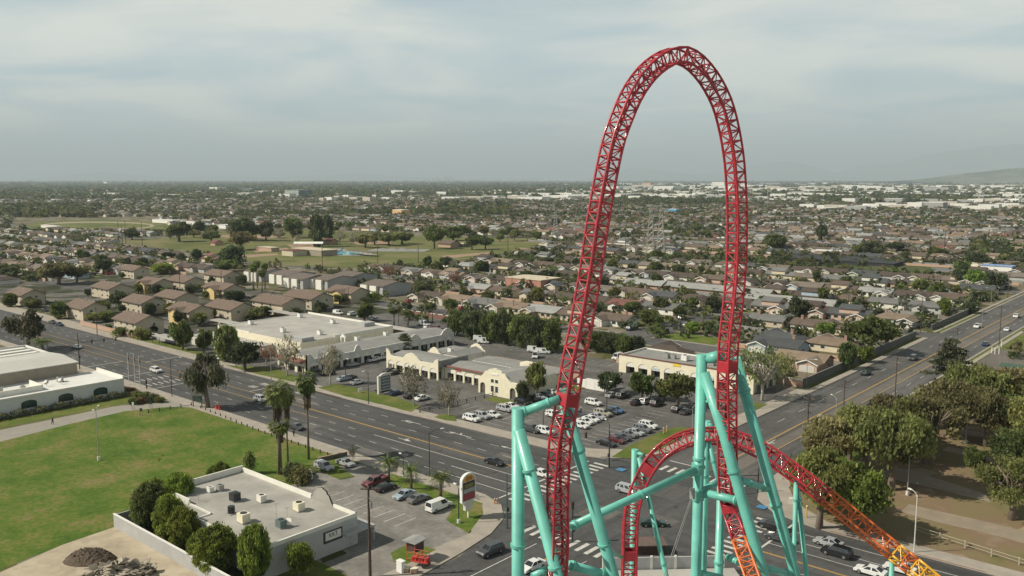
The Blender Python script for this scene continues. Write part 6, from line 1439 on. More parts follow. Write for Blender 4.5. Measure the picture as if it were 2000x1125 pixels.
lamp(530, 745, 680, 'lamp on the far pavement left of the shopping strip', -1.6, 2, M_GALV); lamp(720, 790, 724, 'dark lamp post on the verge before the arcade', -1.6, 1.2, M_DKMET); lamp(1633, 812, 776, 'curved lamp arm on the wide road near the tree tops', 2.4, 2.4, M_GALV)
lamp(1575, 755, 700, 'lamp on the wide road verge at the wall end', 0, 2.2, M_GALV); lamp(1785, 1080, 962, 'tall pale lamp on the pavement by the rail fence', 2.6, 1.3, M_STUC); lamp(1772, 967, 888, 'grey lamp with a footing under the park trees', 2.6, 1.2, M_GALV, False, True); lamp(1886, 866, 795, 'lamp in the shade of the far park trees', 2.6, 1.2, M_GALV, False, True)
lamp(1189, 912, 824, 'dark signal lamp post at the verge corner', 2.6, 1.6, M_DKMET); lamp(1185, 800, 744, 'slim lamp post beside the blue car', 0, .9, M_DKMET); lamp(1061, 835, 800, 'slim lamp post behind the teal arm', 0, .9, M_DKMET); lamp(675, 732, 700, 'small lamp in the verge car park', 0, .8, M_DKMET); lamp(1352, 842, 790, 'slim lamp post left of the right teal column', 0, 1.6, M_GALV)
lamp(788, 932, 888, 'short square lamp by the palm lawn', 3.0, .7, M_DKMET, False, True, 'short car park lamps'); lamp(896, 1023, 948, 'short square lamp beside the pole sign', 3.0, .7, M_DKMET, False, True, 'short car park lamps'); lamp(1917, 645, 600, 'lamp at the far side street corner', -2.5, 2, M_GALV); lamp(1935, 600, 562, 'curved lamp near the last side street', -2.5, 2, M_GALV)
def signal(px, py, top, label, az, arm, heads=2, m=None):
    x, y = G(px, py); h = height_at(x, y, top); t = thing('traffic_signal', label, 'traffic signal', (x, y, 0), az, 'traffic signals')
    b = MB(); b.tube((0, 0, 0), (0, 0, h), .15, 8, r2=.1); b.build('pole', m or M_DKMET, t)
    if arm:
        b = MB(); b.tube((0, 0, h * .72), (arm, 0, h * .78), .09, 6, r2=.05); b.build('mast_arm', m or M_DKMET, t)
    for k in range(heads):
        q = arm * (1 - k * .32) if arm else 0; z = (h * .74 + .3 * q / max(arm, 1)) if arm else h
        b = MB(); b.box((q, 0, z - .2), (.42, .35, 1.15)); hd = b.build('signal_head', M_RUB, t)
        for j, cc in enumerate(((.25, .02, .02), (.25, .15, .02), (.02, .15, .06))):
            b = MB(); b.tube((q, -.18, z + .15 - j * .36), (q, -.24, z + .15 - j * .36), .12, 8); b.build('lens', mat('signal lens %d' % j, cc, .3, .1, 1), hd)
    b = MB(); b.box((.25, 0, h * .34), (.3, .3, .7)); b.build('crossing_button_box', M_DKMET, t)
signal(156, 722, 650, 'traffic signal mast reaching over the left road', 1.25, 11, 3); signal(990, 1032, 925, 'traffic signal mast at the corner left of the teal column', 1.45, 6, 1, mat('green grey pole', (.06, .10, .09), .5, .1, 1)); signal(1190, 914, 842, 'traffic signal mast behind the banked track start', math.pi, 9, 2)
signal(1480, 962, 915, 'traffic signal beside the blue kerb ramp', -2.2, 6, 1); signal(184, 756, 733, 'short signal on the pavement left of the flagpoles', 0, 0, 1); signal(286, 760, 745, 'short signal beside the flagpoles', 0, 0, 1); signal(1358, 1120, 1040, 'traffic signal between the right teal columns', 1.0, 0, 1); signal(1118, 1060, 985, 'traffic signal behind the left red track leg', 1.0, 0, 1)
for k, (px, py) in enumerate(((252, 752), (264, 755), (274, 759))):
    x, y = G(px, py); t = thing('flagpole', '%s of the three white flagpoles before the white hall' % ['leftmost', 'middle', 'rightmost'][k], 'flagpole', (x, y, 0), 0, 'flagpoles'); b = MB(); b.tube((0, 0, 0), (0, 0, 9.8), .09, 6, r2=.05); b.build('pole', M_WHITE, t); b = MB()
    b.extr([(0.06, 0, 8.9), (.5, .15, 8.6), (.55, .2, 7.3), (.06, 0, 7.6)], (0, .02, 0)); b.build('flag', mat('dark furled flag', (.07, .04, .06), .8, .4, 2), t)
# pole sign with a rounded head
x, y = G(914, 1012); t = thing('pole_sign', 'tall white framed sign with an orange arched head and lettering', 'sign', (x, y, .15), 0)
b = MB(); b.bx(-.3, .3, -.9, .9, 1.5, 3.2); b.build('neck', M_STUC, t); b = MB(); b.box((0, .1, .8), (.28, .28, 1.6)); b.build('post', M_CREAM, t)
def archpts(x, w, z0, z1, zc, inset=0): return [(x, -w + inset, z0 + inset), (x, w - inset, z0 + inset), (x, w - inset, z1)] + [(x, (w - inset) * math.cos(q), z1 + (zc - inset) * math.sin(q)) for q in [math.pi * k / 12 for k in range(1, 12)]] + [(x, -w + inset, z1)]
b = MB(); b.extr(archpts(-.28, 1.75, 3.1, 7.0, 1.25), (.56, 0, 0)); b.bx(-.27, .27, -1.3, 1.3, 2.75, 3.1); b.build('frame', M_WHITE, t)
b = MB(); b.bx(.28, .33, -1.5, 1.5, 3.35, 6.75); b.build('panel', mat('dark sign panel', (.06, .055, .045), .5, .2, 1), t)
b = MB(); b.extr([(.28, 1.5 * math.cos(q), 6.85 + 1.12 * math.sin(q)) for q in [math.pi * k / 12 for k in range(13)]], (.05, 0, 0)); b.build('arched_head', mat('orange sign face', (.62, .36, .08), .5, .1, 1), t)
text('EM', t, (.35, 0, 7.2), 1.15, (math.pi / 2, 0, math.pi / 2), mat('sign brown red', (.38, .07, .02), .5, .1, 1))
b = MB(); b.bx(.33, .36, -1.4, 1.4, 4.75, 5.5); b.build('light_strip', mat('grey sign strip', (.36, .38, .36), .5, .15, 2), t); b = MB(); b.bx(.33, .36, -1.4, 1.4, 3.45, 4.65); b.build('red_strip', mat('dull red sign strip', (.30, .06, .07), .5, .3, 2), t)
b = MB(); b.bx(.33, .36, -1.1, 1.1, 6.05, 6.3); b.bx(.33, .36, -1.1, 1.0, 5.7, 5.9); b.build('yellow_line', mat('sign olive yellow', (.30, .25, .07), .5, .4, 5), t)
x, y = G(752, 768); t = thing('monument_sign', 'grey blue arched monument sign on the verge lawn', 'sign', (x, y, .15), 0); b = MB(); b.bx(-.3, .3, -2.6, -2.0, 0, 5.2); b.extr([(-.3, -2.0, .8), (-.3, 2.0, .8), (-.3, 2.0, 4.9)] + [(-.3, 2.0 * math.cos(q), 4.9 + .9 * math.sin(q)) for q in (.5, 1, 1.57, 2.1, 2.6)] + [(-.3, -2.0, 4.9)], (.6, 0, 0)); b.build('frame', M_STUC, t)
b = MB(); b.bx(.3, .36, -1.7, 1.7, 1.1, 5.0); b.build('panel', mat('grey blue sign panel', (.12, .15, .17), .5, .25, 1.5), t); b = MB(); [b.bx(.36, .39, -1.4, 1.4, 1.6 + k * .9, 1.9 + k * .9) for k in range(4)]; b.build('light_strip', mat('grey sign strip', (.36, .38, .36)), t)
x, y = G(704, 768); t = thing('yard_sign', 'small white sign board on the verge lawn', 'sign', (x, y, .1), 0); b = MB(); b.box((0, 0, .9), (.1, 1.6, 1.1)); b.build('board', M_WHITE, t); b = MB(); b.tube((0, -.7, 0), (0, -.7, .5), .05); b.tube((0, .7, 0), (0, .7, .5), .05); b.build('post', M_GALV, t)
x, y = G(386, 796); t = thing('park_sign', 'dark board on two posts at the corner of the lawn', 'sign', (x, y, 0), .3); b = MB(); b.box((0, 0, 2.4), (3.2, .15, 1.5)); b.build('board', mat('dark green board', (.02, .04, .03), .6, .2, 1), t); b = MB(); b.box((-1.5, 0, 1.6), (.18, .18, 3.2)); b.box((1.5, 0, 1.6), (.18, .18, 3.2)); b.build('post', M_WOOD, t)
x, y = G(424, 800); t = thing('news_box', 'red newspaper box on the pavement by the tree', 'box', (x, y, .15), 0); b = MB(); b.box((0, 0, .65), (.9, .8, 1.2)); b.box((1, .1, .6), (.7, .6, 1.1)); b.build('box', mat('faded red paint', (.40, .06, .05), .5, .2, 1), t); b = MB(); b.box((0, 0, 1.27), (.8, .7, .05)); b.build('lid', M_STUC, t)
for k, (px, py, lab) in enumerate(((260, 800, 'small white notice board beside the hedge'), (295, 798, 'small green notice board at the path'), (276, 812, 'small post sign beside the path fence'))):
    x, y = G(px, py); t = thing('notice_board', lab, 'sign', (x, y, 0), .6); b = MB(); b.box((0, 0, 1.6), (.7, .06, .8)); b.build('board', M_WHITE if k == 0 else mat('dark green board', (.02, .04, .03)), t); b = MB(); b.tube((-.3, 0, 0), (-.3, 0, 1.9), .05); b.tube((.3, 0, 0), (.3, 0, 1.9), .05); b.build('post', M_WOOD, t)
def railfence(pts, label, h=1.1, step=3.0, m=None, rails=2, name='rail_fence', g=None):
    t = thing(name, label, 'fence', (pts[0][0], pts[0][1], 0), 0, g); b = MB(); ps = []
    for a, c in zip(pts, pts[1:]):
        L = math.hypot(c[0] - a[0], c[1] - a[1]); n = max(1, int(L / step))
        for k in range(n): ps.append((a[0] + (c[0] - a[0]) * k / n, a[1] + (c[1] - a[1]) * k / n))
    ps.append(pts[-1]); o = pts[0]
    for i, (x_, y_) in enumerate(ps):
        q = MB(); q.box((x_ - o[0], y_ - o[1], h / 2 + .05), (.2, .2, h + .1)); q.build('post', m or M_WOOD, t)
    for (a, c) in zip(ps, ps[1:]):
        for r in range(rails):
            b.tube((a[0] - o[0], a[1] - o[1], h * (.45 + .45 * r)), (c[0] - o[0], c[1] - o[1], h * (.45 + .45 * r)), .06, 4)
    if rails: b.build('rail', m or M_WOOD, t)
M_RAILW = mat('weathered rail wood', (.34, .31, .24), .9, .12, 2)
railfence([G(1788, 1040), G(1990, 1104), G(2080, 1132)], 'weathered post and rail fence along the park path', 1.25, 3.4, M_RAILW)
railfence([G(290, 807), G(374, 793)], 'low rail fence between path and lawn', .9, 2.4, M_WOOD, 1); railfence([G(392, 798), G(505, 843), G(640, 890)], 'row of short dark posts along the lawn edge', .7, 2.6, M_WOOD, 0, 'post_row')
railfence([G(820, 807), G(1100, 742)], 'thin dark lot fence behind the lot cars', 1.0, 3.2, M_DKMET, 2)
for k, (px, py) in enumerate(((1296, 848), (1302, 845))): x, y = G(px, py); t = thing('bollard', '%s of two yellow bollards by the lot exit' % ['left', 'right'][k], 'bollard', (x, y, .1), 0, 'yellow bollards'); b = MB(); b.tube((0, 0, 0), (0, 0, 1.5), .13, 8); b.build('post', M_YLINE, t); b = MB(); b.tube((0, 0, 1.5), (0, 0, 1.56), .15, 8); b.build('cap', M_WHITE, t)
for k, (px, py) in enumerate(((1937, 690), (1943, 692), (1951, 692), (1956, 678))): x, y = G(px, py); t = thing('bollard', '%s of the four white posts at the concrete apron' % ordn(k + 1), 'bollard', (x, y, 0), 0, 'white apron posts'); b = MB(); b.tube((0, 0, 0), (0, 0, 2.2), .14, 8); b.build('post', M_WHITE, t); b = MB(); b.tube((0, 0, 2.2), (0, 0, 2.26), .16, 8); b.build('cap', M_WHITE, t)
for k, (px, py) in enumerate(((966, 984), (971, 984))): x, y = G(px, py, .15); t = thing('bollard', '%s of two orange posts at the pavement corner' % ['left', 'right'][k], 'bollard', (x, y, .15), 0, 'orange corner posts'); b = MB(); b.tube((0, 0, 0), (0, 0, 1), .12, 8); b.build('post', mat('dull orange post', (.45, .22, .08), .6, .1, 2), t); b = MB(); b.tube((0, 0, 1), (0, 0, 1.05), .13, 8); b.build('cap', M_WHITE, t)
x, y = G(1575, 1012); t = thing('marker_post', 'single yellow marker post under the park trees', 'post', (x, y, 0)); b = MB(); b.tube((0, 0, 0), (0, 0, 2.2), .12, 8); b.build('post', M_YLINE, t); b = MB(); b.box((0, 0, 2.25), (.3, .3, .1)); b.build('cap', M_WHITE, t)
x, y = G(1548, 984); t = thing('utility_box', 'small white utility box on the corner grass', 'box', (x, y, 0), .4); b = MB(); b.box((0, 0, .6), (1.4, .9, 1.0)); b.build('cabinet', M_STUC, t); b = MB(); b.box((0, 0, .06), (1.8, 1.3, .12)); b.build('plinth', M_CONCD, t)
# orange ride trailer and booth at the corner island
x, y = G(822, 1107); t = thing('equipment_trailer', 'red equipment trailer with frames on the corner pavement', 'trailer', (x, y, .15), .35); M_TR = mat('bright red frame', (.52, .06, .04), .5, .12, 1)
b = MB(); b.box((0, 0, .8), (3.0, 1.2, .12)); [b.box((q, 0, 1.15), (.7, .8, .6)) for q in (-1.0, .1)]; b.box((1.0, 0, 1.1), (.5, .9, .7)); b.build('body', M_TR, t)
b = MB(); [b.tube((q, s * .55, .8), (q, s * .55, 2.3), .05, 5) for q in (-1.3, -.1, 1.2) for s in (-1, 1)]; [b.tube((-1.3, s * .55, z), (1.2, s * .55, z), .04, 5) for s in (-1, 1) for z in (1.6, 2.3)]; b.build('frame', M_TR, t)
for s in (-.7, .7): b = MB(); b.tube((.9, s - .1, .4), (.9, s + .1, .4), .42, 12); b.build('wheel', M_RUB, t)
x, y = G(810, 1094); t = thing('roofed_booth', 'open orange framed booth with a small grey roof on the corner lawn', 'booth', (x, y, .15), .1); b = MB(); [b.tube((sx, sy, 0), (sx, sy, 3.3), .06, 5) for sx in (-.9, .9) for sy in (-.9, .9)]; [b.tube((-.9, s * .9, .1 + k * .9), (.9, s * .9, 1.0 + k * .9), .05, 4) for s in (-1, 1) for k in range(2)]; b.build('frame', mat('orange frame', (.45, .12, .05), .5, .1, 1), t)
b = MB(); b.box((.1, .1, 2.35), (1.9, 1.9, 1.5)); b.build('dark_panel', mat('dark red panel', (.09, .045, .04), .7, .2, 2), t); b = MB(); b.extr([(-1.4, -1.4, 3.2), (1.4, -1.4, 3.2), (1.4, 1.4, 3.2), (-1.4, 1.4, 3.2)], (0, 0, .12)); b.extr([(-1.4, -1.4, 3.32), (1.4, -1.4, 3.32), (0, -1.4, 3.6)], (0, 2.8, 0)); b.build('roof', M_GALV, t)
x, y = G(802, 1119); t = thing('pallet_stack', 'low tan crates on the pavement before the red trailer', 'crates', (x, y, .15), .4); b = MB(); [b.box((q, 0, .35), (1.0, .9, .6)) for q in (-.7, .6)]; b.build('crate', M_BRICK, t); b = MB(); [b.box((q, 0, .68), (1.05, .95, .06)) for q in (-.7, .6)]; b.build('lid', M_CREAM, t)
# dirt mound and rubble
x, y = G(176, 1094); rg = np.random.default_rng(2); b = MB(); n = 26; gr = [[None] * (n + 1) for _ in range(n + 1)]
for i in range(n + 1):
    for j in range(n + 1):
        u, v = i / n * 2 - 1, j / n * 2 - 1; q = max(0, 1 - u * u - v * v); gr[i][j] = (u * 4.2, v * 2.6, 1.9 * q ** .9 * (1 + .09 * rg.normal()) if q > 0 else -.1)
for i in range(n):
    for j in range(n): b.poly([gr[i][j], gr[i + 1][j], gr[i + 1][j + 1], gr[i][j + 1]])
o = b.build('dirt_mound', mat('dark soil', (.095, .07, .05), .95, .4, 2.5)); o.location = (x, y, 0); o.rotation_euler = (0, 0, .7); tag(o, 'dark mound of loose soil on the bare dirt plot', 'dirt mound')
x, y = G(236, 1122); b = MB(); rr2 = random.Random(9)
for k in range(120):
    a = rr2.uniform(0, 6.28); q = rr2.random() ** .6; cx, cy = 5.5 * q * math.cos(a), 3.0 * q * math.sin(a); z = 1.7 * (1 - q) + .2; s = rr2.uniform(.4, 1.3); u = Vector((rr2.uniform(-1, 1), rr2.uniform(-1, 1), rr2.uniform(-.6, .6))).normalized() * s; w = u.cross(Vector((rr2.uniform(-.4, .4), rr2.uniform(-.4, .4), 1))).normalized() * s * .6; nn = u.cross(w).normalized() * .16
    o_ = Vector((cx, cy, z)); b.extr([o_ - u - w, o_ + u - w * .7, o_ + u * .8 + w, o_ - u + w * .9], nn)
o = b.build('rubble_pile', mat('broken concrete', (.33, .29, .235), .95, .25, 1.2)); o.location = (x, y, 0); o.rotation_euler = (0, 0, .7); tag(o, 'heap of broken concrete slabs on the bare dirt plot', 'rubble', kind='stuff')
# people
def person(px, py, label, shirt, trousers, az=0.0, stride=.25):
    x, y = G(px, py); t = thing('person', label, 'person', (x, y, .04), az)
    V = [(0, 0, .95), (0, 0, 1.18), (0, 0, 1.42), (0, 0, 1.52), (0, 0, 1.66), (0, 0, 1.76), (-.1, 0, .9), (-.11, -stride * .5, .5), (-.11, -stride, .08), (-.11, -stride - .14, .04), (.1, 0, .9), (.11, stride * .35, .5), (.11, stride * .9, .1), (.11, stride * .7, .04), (-.2, 0, 1.40), (-.24, .08, 1.12), (-.24, .18, .88), (.2, 0, 1.40), (.24, -.06, 1.12), (.24, -.02, .86)]
    E = [(0, 1), (1, 2), (2, 3), (3, 4), (4, 5), (0, 6), (6, 7), (7, 8), (8, 9), (0, 10), (10, 11), (11, 12), (12, 13), (2, 14), (14, 15), (15, 16), (2, 17), (17, 18), (18, 19)]
    R = [.15, .14, .16, .06, .105, .09, .1, .07, .045, .04, .1, .07, .045, .04, .065, .045, .035, .065, .045, .035]
    me = bpy.data.meshes.new('body'); me.from_pydata(V, E, []); me.materials.append(mat(shirt[0], shirt[1], .85, .1, 3)); o = put('body', me, t)
    sk_ = o.modifiers.new('s', 'SKIN'); 
    for i, v in enumerate(me.skin_vertices[0].data if me.skin_vertices else []): v.radius = (R[i], R[i] * .75); v.use_root = (i == 0)
    o.modifiers.new('u', 'SUBSURF').levels = 1
    b = MB(); b.path([(0, 0, 1.62), (0, .01, 1.70), (0, .02, 1.79)], .1, 10, radii=[.115, .12, .06]); b.build('hair', mat('dark hair', (.02, .015, .012), .7, .1, 3), t)
    for s, yo in ((-1, -stride * .5), (1, stride * .35)): b = MB(); b.path([(s * .1, 0, .98), (s * .11, yo, .5), (s * .11, yo * 2, .12)], .1, 8, radii=[.125, .085, .06]); b.build('trousers', mat(trousers[0], trousers[1], .85, .1, 3), t)
person(103, 829, 'person in dark clothes walking on the path beside the lawn', ('dark jacket', (.03, .03, .035)), ('dark trousers', (.02, .02, .025)), .6); person(574, 853, 'person in dark clothes on the pavement between the palms', ('dark jacket', (.03, .03, .035)), ('dark trousers', (.02, .02, .025)), 1.4); person(1135, 805, 'person walking in the lot beside the left red leg', ('pale shirt', (.4, .38, .35)), ('dark trousers', (.02, .02, .025)), .3)
# overhead wires at the junction
def wire(a, c, za, zc, sag, label, n=3, gap=.9):
    A, B = Vector((*G(*a), za)), Vector((*G(*c), zc)); t = thing('overhead_wires', label, 'wires', A); d = (B - A); s = Vector((-d.y, d.x, 0)).normalized() * gap
    for k in range(n): b = MB(); b.path([d * q + s * (k - (n - 1) / 2) - Vector((0, 0, sag * 4 * q * (1 - q))) for q in [i / 14 for i in range(15)]], .022, 4); b.build('wire', M_DKMET, t)
wire((1575, 890), (1747, 795), 13.5, 15.5, 1.0, 'overhead wires along the near side of the wide road'); wire((1747, 795), (1951, 676), 15.5, 15, 1.2, 'overhead wires farther up the wide road'); wire((1575, 890), (1400, 900), 12.5, 12, .8, 'overhead wires crossing the junction arm')
# ---------------------------------------------------------------- trees, each one a thing
GT = 'street and garden trees'
TR = [  # kind, colour, foot x, foot y, top y, crown width px, label
 ('euc', 'euc', 406, 797, 692, 88, 'dark ragged tree on the near pavement right of the white hall'), ('euc', 'euc', 55, 684, 606, 74, 'dark ragged tree at the far left road edge'),
 ('round', 'green', 357, 683, 622, 46, 'round green tree between the corner apartment and the store'), ('round', 'green', 398, 690, 640, 36, 'leafy tree left of the paler tree before the store'), ('oval', 'olive', 443, 706, 636, 50, 'pale green upright tree before the big flat roofed store'),
 ('round', 'dark', 478, 722, 664, 66, 'dark round tree right of the pale tree before the store'), ('bare', 'red', 520, 712, 670, 40, 'reddish sparse tree left of the tiled strip front'), ('bare', 'grey', 561, 735, 655, 56, 'tall leafless tree before the red tiled awning'), ('bare', 'grey', 645, 753, 678, 56, 'leafless tree on the verge at the strip entrance'),
 ('bare', 'grey', 809, 793, 716, 72, 'leafless tree on the verge right of the monument sign'), ('bare', 'grey', 877, 813, 740, 56, 'leafless tree on the small island before the gabled arcade'), ('bare', 'olive', 1488, 782, 678, 106, 'tall pale thin leaved tree at the red coped arcade end'), ('bare', 'olive', 1530, 758, 690, 60, 'second pale thin leaved tree near the wide road'),
 ('cedar', 'dark', 790, 690, 652, 46, 'dark spiky tree between the long strip and the arcade'), ('round', 'olive', 1047, 779, 702, 44, 'tall olive tree behind the gabled arcade end'), ('round', 'dark', 1020, 785, 742, 30, 'small dark tree beside the shaded gable wall'),
 ('round', 'dark', 1190, 770, 724, 54, 'first lot tree, dark and round beside the enclosure'), ('round', 'green', 1255, 780, 722, 58, 'second lot tree with a broad crown'), ('wide', 'olive', 1325, 797, 734, 84, 'third and widest lot tree left of the teal column'), ('round', 'green', 1298, 782, 738, 46, 'tree filling in between second and third lot trees'),
 ('round', 'green', 712, 628, 588, 40, 'round green tree behind the parked cars of the store'), ('round', 'dark', 620, 628, 600, 22, 'small dark tree at the gable of the large apartment'), ('wide', 'green', 1700, 690, 620, 100, 'huge bright green tree by the first side street corner'), ('round', 'green', 1655, 722, 664, 40, 'green tree by the long weathered wall below the tan roof'), ('round', 'lime', 1690, 708, 674, 36, 'lighter shrubby tree between the huge tree and the wall'),
 ('round', 'dark', 1560, 628, 580, 50, 'dark tree over the tan roofs left of the wide road'), ('shrub', 'lime', 1795, 632, 612, 30, 'bright shrub behind the pale roofed white house'), ('oval', 'dark', 1895, 612, 590, 30, 'dark shrub tree beside the far side street'), ('round', 'lime', 1905, 560, 525, 40, 'bright tree by the far side street'), ('round', 'dark', 1945, 566, 530, 44, 'dark tree at the far side street corner'), ('round', 'dark', 1880, 556, 524, 44, 'dark tree left of the bright one by the far street'),
 ('oval', 'lime', 1352, 652, 628, 30, 'bright bushy tree on the corner lawn in the bend'), ('round', 'green', 1385, 652, 625, 38, 'round garden tree right of the bushy one in the bend'), ('round', 'green', 1290, 612, 580, 36, 'garden tree beside the house at the bend'), ('round', 'green', 1325, 622, 596, 26, 'dark tree at the far kerb of the bend'), ('round', 'olive', 1200, 590, 560, 30, 'tree left of the pale roofed house inside the loop'), ('round', 'dark', 1165, 620, 592, 26, 'dark tree just right of the left red leg'),
 ('bare', 'brown', 1240, 600, 568, 40, 'brown leafless garden tree inside the loop'), ('round', 'green', 1350, 605, 577, 34, 'green tree beside the green gabled house'), ('round', 'dark', 1395, 610, 578, 40, 'dark tree left of the right red leg among houses'),
 ('wide', 'brown', 115, 555, 515, 64, 'autumn brown tree by the left houses'), ('wide', 'olive', 150, 552, 520, 40, 'olive tree right of the autumn brown one'), ('round', 'dark', 202, 535, 503, 36, 'dark round tree among the left houses'), ('oval', 'lime', 318, 535, 514, 44, 'bright lime spreading tree among left houses'), ('round', 'green', 115, 622, 585, 34, 'leafy street tree at the side street left of the apartment'), ('round', 'olive', 152, 618, 590, 24, 'thin tree before the left apartment'),
 ('round', 'dark', 455, 520, 478, 54, 'big dark tree at the left end of the park'), ('round', 'green', 440, 530, 505, 50, 'green tree below the big dark one'), ('round', 'dark', 385, 510, 486, 22, 'small dark tree among houses before the park'), ('wide', 'green', 350, 472, 434, 50, 'green tree before the running track right end'), ('round', 'dark', 258, 468, 445, 30, 'dark tree before the running track'),
 ('round', 'dark', 475, 470, 424, 60, 'large dark tree group head at the park rear left'), ('wide', 'brown', 472, 488, 452, 56, 'brownish park tree in front of the big dark ones'), ('wide', 'green', 412, 476, 452, 36, 'green park tree right of the running track'), ('round', 'dark', 390, 460, 430, 24, 'dark tree before the white school'), ('round', 'dark', 520, 470, 432, 38, 'dark park tree behind the brownish one'), ('wide', 'green', 572, 465, 425, 40, 'spreading park tree left of the tall pines'), ('bare', 'grey', 545, 472, 446, 26, 'leafless park tree on the path'), ('bare', 'grey', 580, 480, 458, 24, 'leafless small tree mid park'),
 ('cypress', 'dark', 622, 482, 418, 32, 'left one of the tall dark park pines'), ('cypress', 'dark', 643, 472, 420, 26, 'right one of the tall dark park pines'), ('wide', 'olive', 618, 478, 448, 34, 'low tree under the left park pine'), ('bare', 'grey', 664, 477, 450, 28, 'leafless tree right of the park pines'), ('bare', 'grey', 690, 482, 455, 28, 'second leafless tree right of the park pines'),
 ('wide', 'brown', 714, 484, 457, 42, 'first of the brownish spreading park trees'), ('wide', 'brown', 732, 478, 455, 36, 'second of the brownish spreading park trees'), ('wide', 'olive', 760, 480, 454, 46, 'third of the spreading park trees'), ('wide', 'olive', 785, 477, 453, 50, 'fourth of the spreading park trees'), ('wide', 'green', 848, 486, 440, 44, 'tall green tree by the brown park building'), ('round', 'green', 885, 470, 440, 50, 'bright broad tree behind the brown park building'), ('wide', 'green', 922, 488, 462, 34, 'green tree right of the picnic shelter'), ('wide', 'green', 948, 487, 461, 34, 'last green tree at the park right end'),
 ('oval', 'green', 706, 548, 528, 30, 'bushy tree between the white blocks and brown roofs'), ('bare', 'red', 760, 545, 522, 30, 'brown bare tree in front of the grey roofs'), ('bare', 'red', 885, 560, 525, 34, 'reddish bare tree on a front lawn'), ('round', 'dark', 830, 582, 555, 40, 'dark garden tree right of the white blocks'), ('shrub', 'lime', 730, 590, 570, 26, 'bright shrub at the rightmost white fronted block'), ('round', 'green', 880, 608, 582, 36, 'green tree behind the hedge left end'), ('round', 'green', 1128, 560, 532, 34, 'garden tree left of the left leg upper part'),
 ('round', 'olive', 345, 620, 590, 26, 'small tree between apartments'), ('round', 'dark', 232, 600, 572, 40, 'dark tree between the left apartments'), ('round', 'green', 200, 612, 585, 34, 'green tree behind the side street apartment'), ('round', 'dark', 500, 600, 575, 22, 'dark tree behind the yellow porch apartment'), ('round', 'dark', 300, 652, 634, 18, 'small dark tree at the corner apartment gable'),
 ('shrub', 'green', 236, 652, 642, 14, 'left clipped bush before the corner apartment'), ('shrub', 'green', 257, 659, 645, 14, 'right clipped bush before the corner apartment'), ('shrub', 'green', 213, 645, 634, 16, 'bush at the left end of the corner apartment wall'),
 ('round', 'dark', 20, 545, 520, 40, 'dark tree at the left edge among houses'), ('round', 'dark', 1605, 468, 440, 26, 'dark narrow tree far beyond the right leg'), ('round', 'green', 1515, 490, 455, 50, 'big tree right of the right red leg'), ('round', 'dark', 1700, 500, 470, 50, 'dark broad tree beyond the nursery left side'), ('round', 'green', 1680, 500, 474, 30, 'green tree left of the dark broad one beyond the nursery'), ('round', 'dark', 1745, 500, 472, 44, 'dark tree beyond the nursery middle'), ('round', 'green', 1830, 505, 480, 36, 'tree beyond the nursery right side'), ('round', 'dark', 1905, 525, 490, 44, 'dark large tree near the yellowish box house'), ('round', 'green', 1880, 535, 505, 36, 'green tree left of the yellowish box house'),
 ('cypress', 'dark', 1602, 476, 433, 9, 'very thin tall cypress far right of the loop'), ('round', 'dark', 1085, 446, 425, 20, 'dark tree left of the leg far back'), ('cedar', 'euc', 1854, 750, 664, 88, 'layered conifer on the verge of the wide road'),
 ('bare', 'grey', 689, 902, 868, 20, 'pollarded white trunk tree by the silver car'), ('bare', 'grey', 773, 932, 898, 16, 'pollarded white trunk tree between the palms of the sign lawn'),
 ('shrub', 'green', 488, 925, 884, 24, 'thin climbing shrub on the lawn behind the grey roof'), ('shrub', 'brown', 590, 945, 908, 46, 'clipped dark hedge by the tall palm trunks'), ('shrub', 'dark', 570, 940, 905, 40, 'hedge bush left of the clipped dark one'),
]
for k in TR: tree_px(k[0], k[1], k[2], k[3], k[4], k[5], k[6], GT)
ra = random.Random(51); APX = [(q[0], q[1]) for q in A_]
for i in range(44):        # dark planting between the apartment blocks and at the park's edges
    q = A_[i % len(A_)]; x, y = G(q[0], q[1]); x += ra.choice([4, 6, 8]) if i % 3 else -ra.uniform(2, 14); y += ra.uniform(-2, 9) if i % 3 else -ra.uniform(3.5, 5)
    tree(ra.choice(['round', 'shrub', 'oval', 'round']), ra.choice(['dark', 'green', 'dark', 'olive']), x, y, ra.uniform(4, 8), ra.uniform(2.5, 6.5), '%s of the bushy trees beside the %s' % (ordn(i // len(A_) + 1), ' '.join(q[4].split(',')[0].split()[:9])), 'greenery between the apartment blocks')
for i in range(62):
    px = ra.uniform(330, 1050); py = ra.uniform(lin([(330, 462), (450, 450), (640, 446), (1040, 463)], px), lin([(330, 470), (430, 466), (640, 470), (1040, 474)], px)) if i % 3 else lin([(330, 462), (450, 450), (640, 447), (700, 453), (1040, 464)], px)
    x, y = G(px, py); tree(ra.choice(['wide', 'round', 'bare', 'wide']), ra.choice(['olive', 'green', 'dark', 'brown']), x, y, ra.uniform(9, 16), ra.uniform(7, 12), 'far park tree along the rear edge of the grass, %s from the left' % ordn(i + 1), 'trees along the rear edge of the park')
# row of dense hedge trees behind the rear lot
HR = [(893, 655, 604, 50), (925, 662, 606, 52), (958, 668, 610, 50), (985, 673, 612, 46), (1018, 678, 614, 50), (1048, 684, 616, 46), (1076, 688, 626, 44), (1165, 686, 646, 46), (1192, 689, 648, 44), (1218, 693, 651, 44), (1243, 694, 656, 36), (1148, 681, 642, 34)]
for i, (bx_, by_, tp, w_) in enumerate(sorted(HR)):
    tree_px('hedge', 'dark' if i % 2 else 'green', bx_, by_, tp, w_, 'dense hedge tree behind the rear parking lot, %s from the left' % ordn(i + 1), 'hedge trees behind the rear lot')
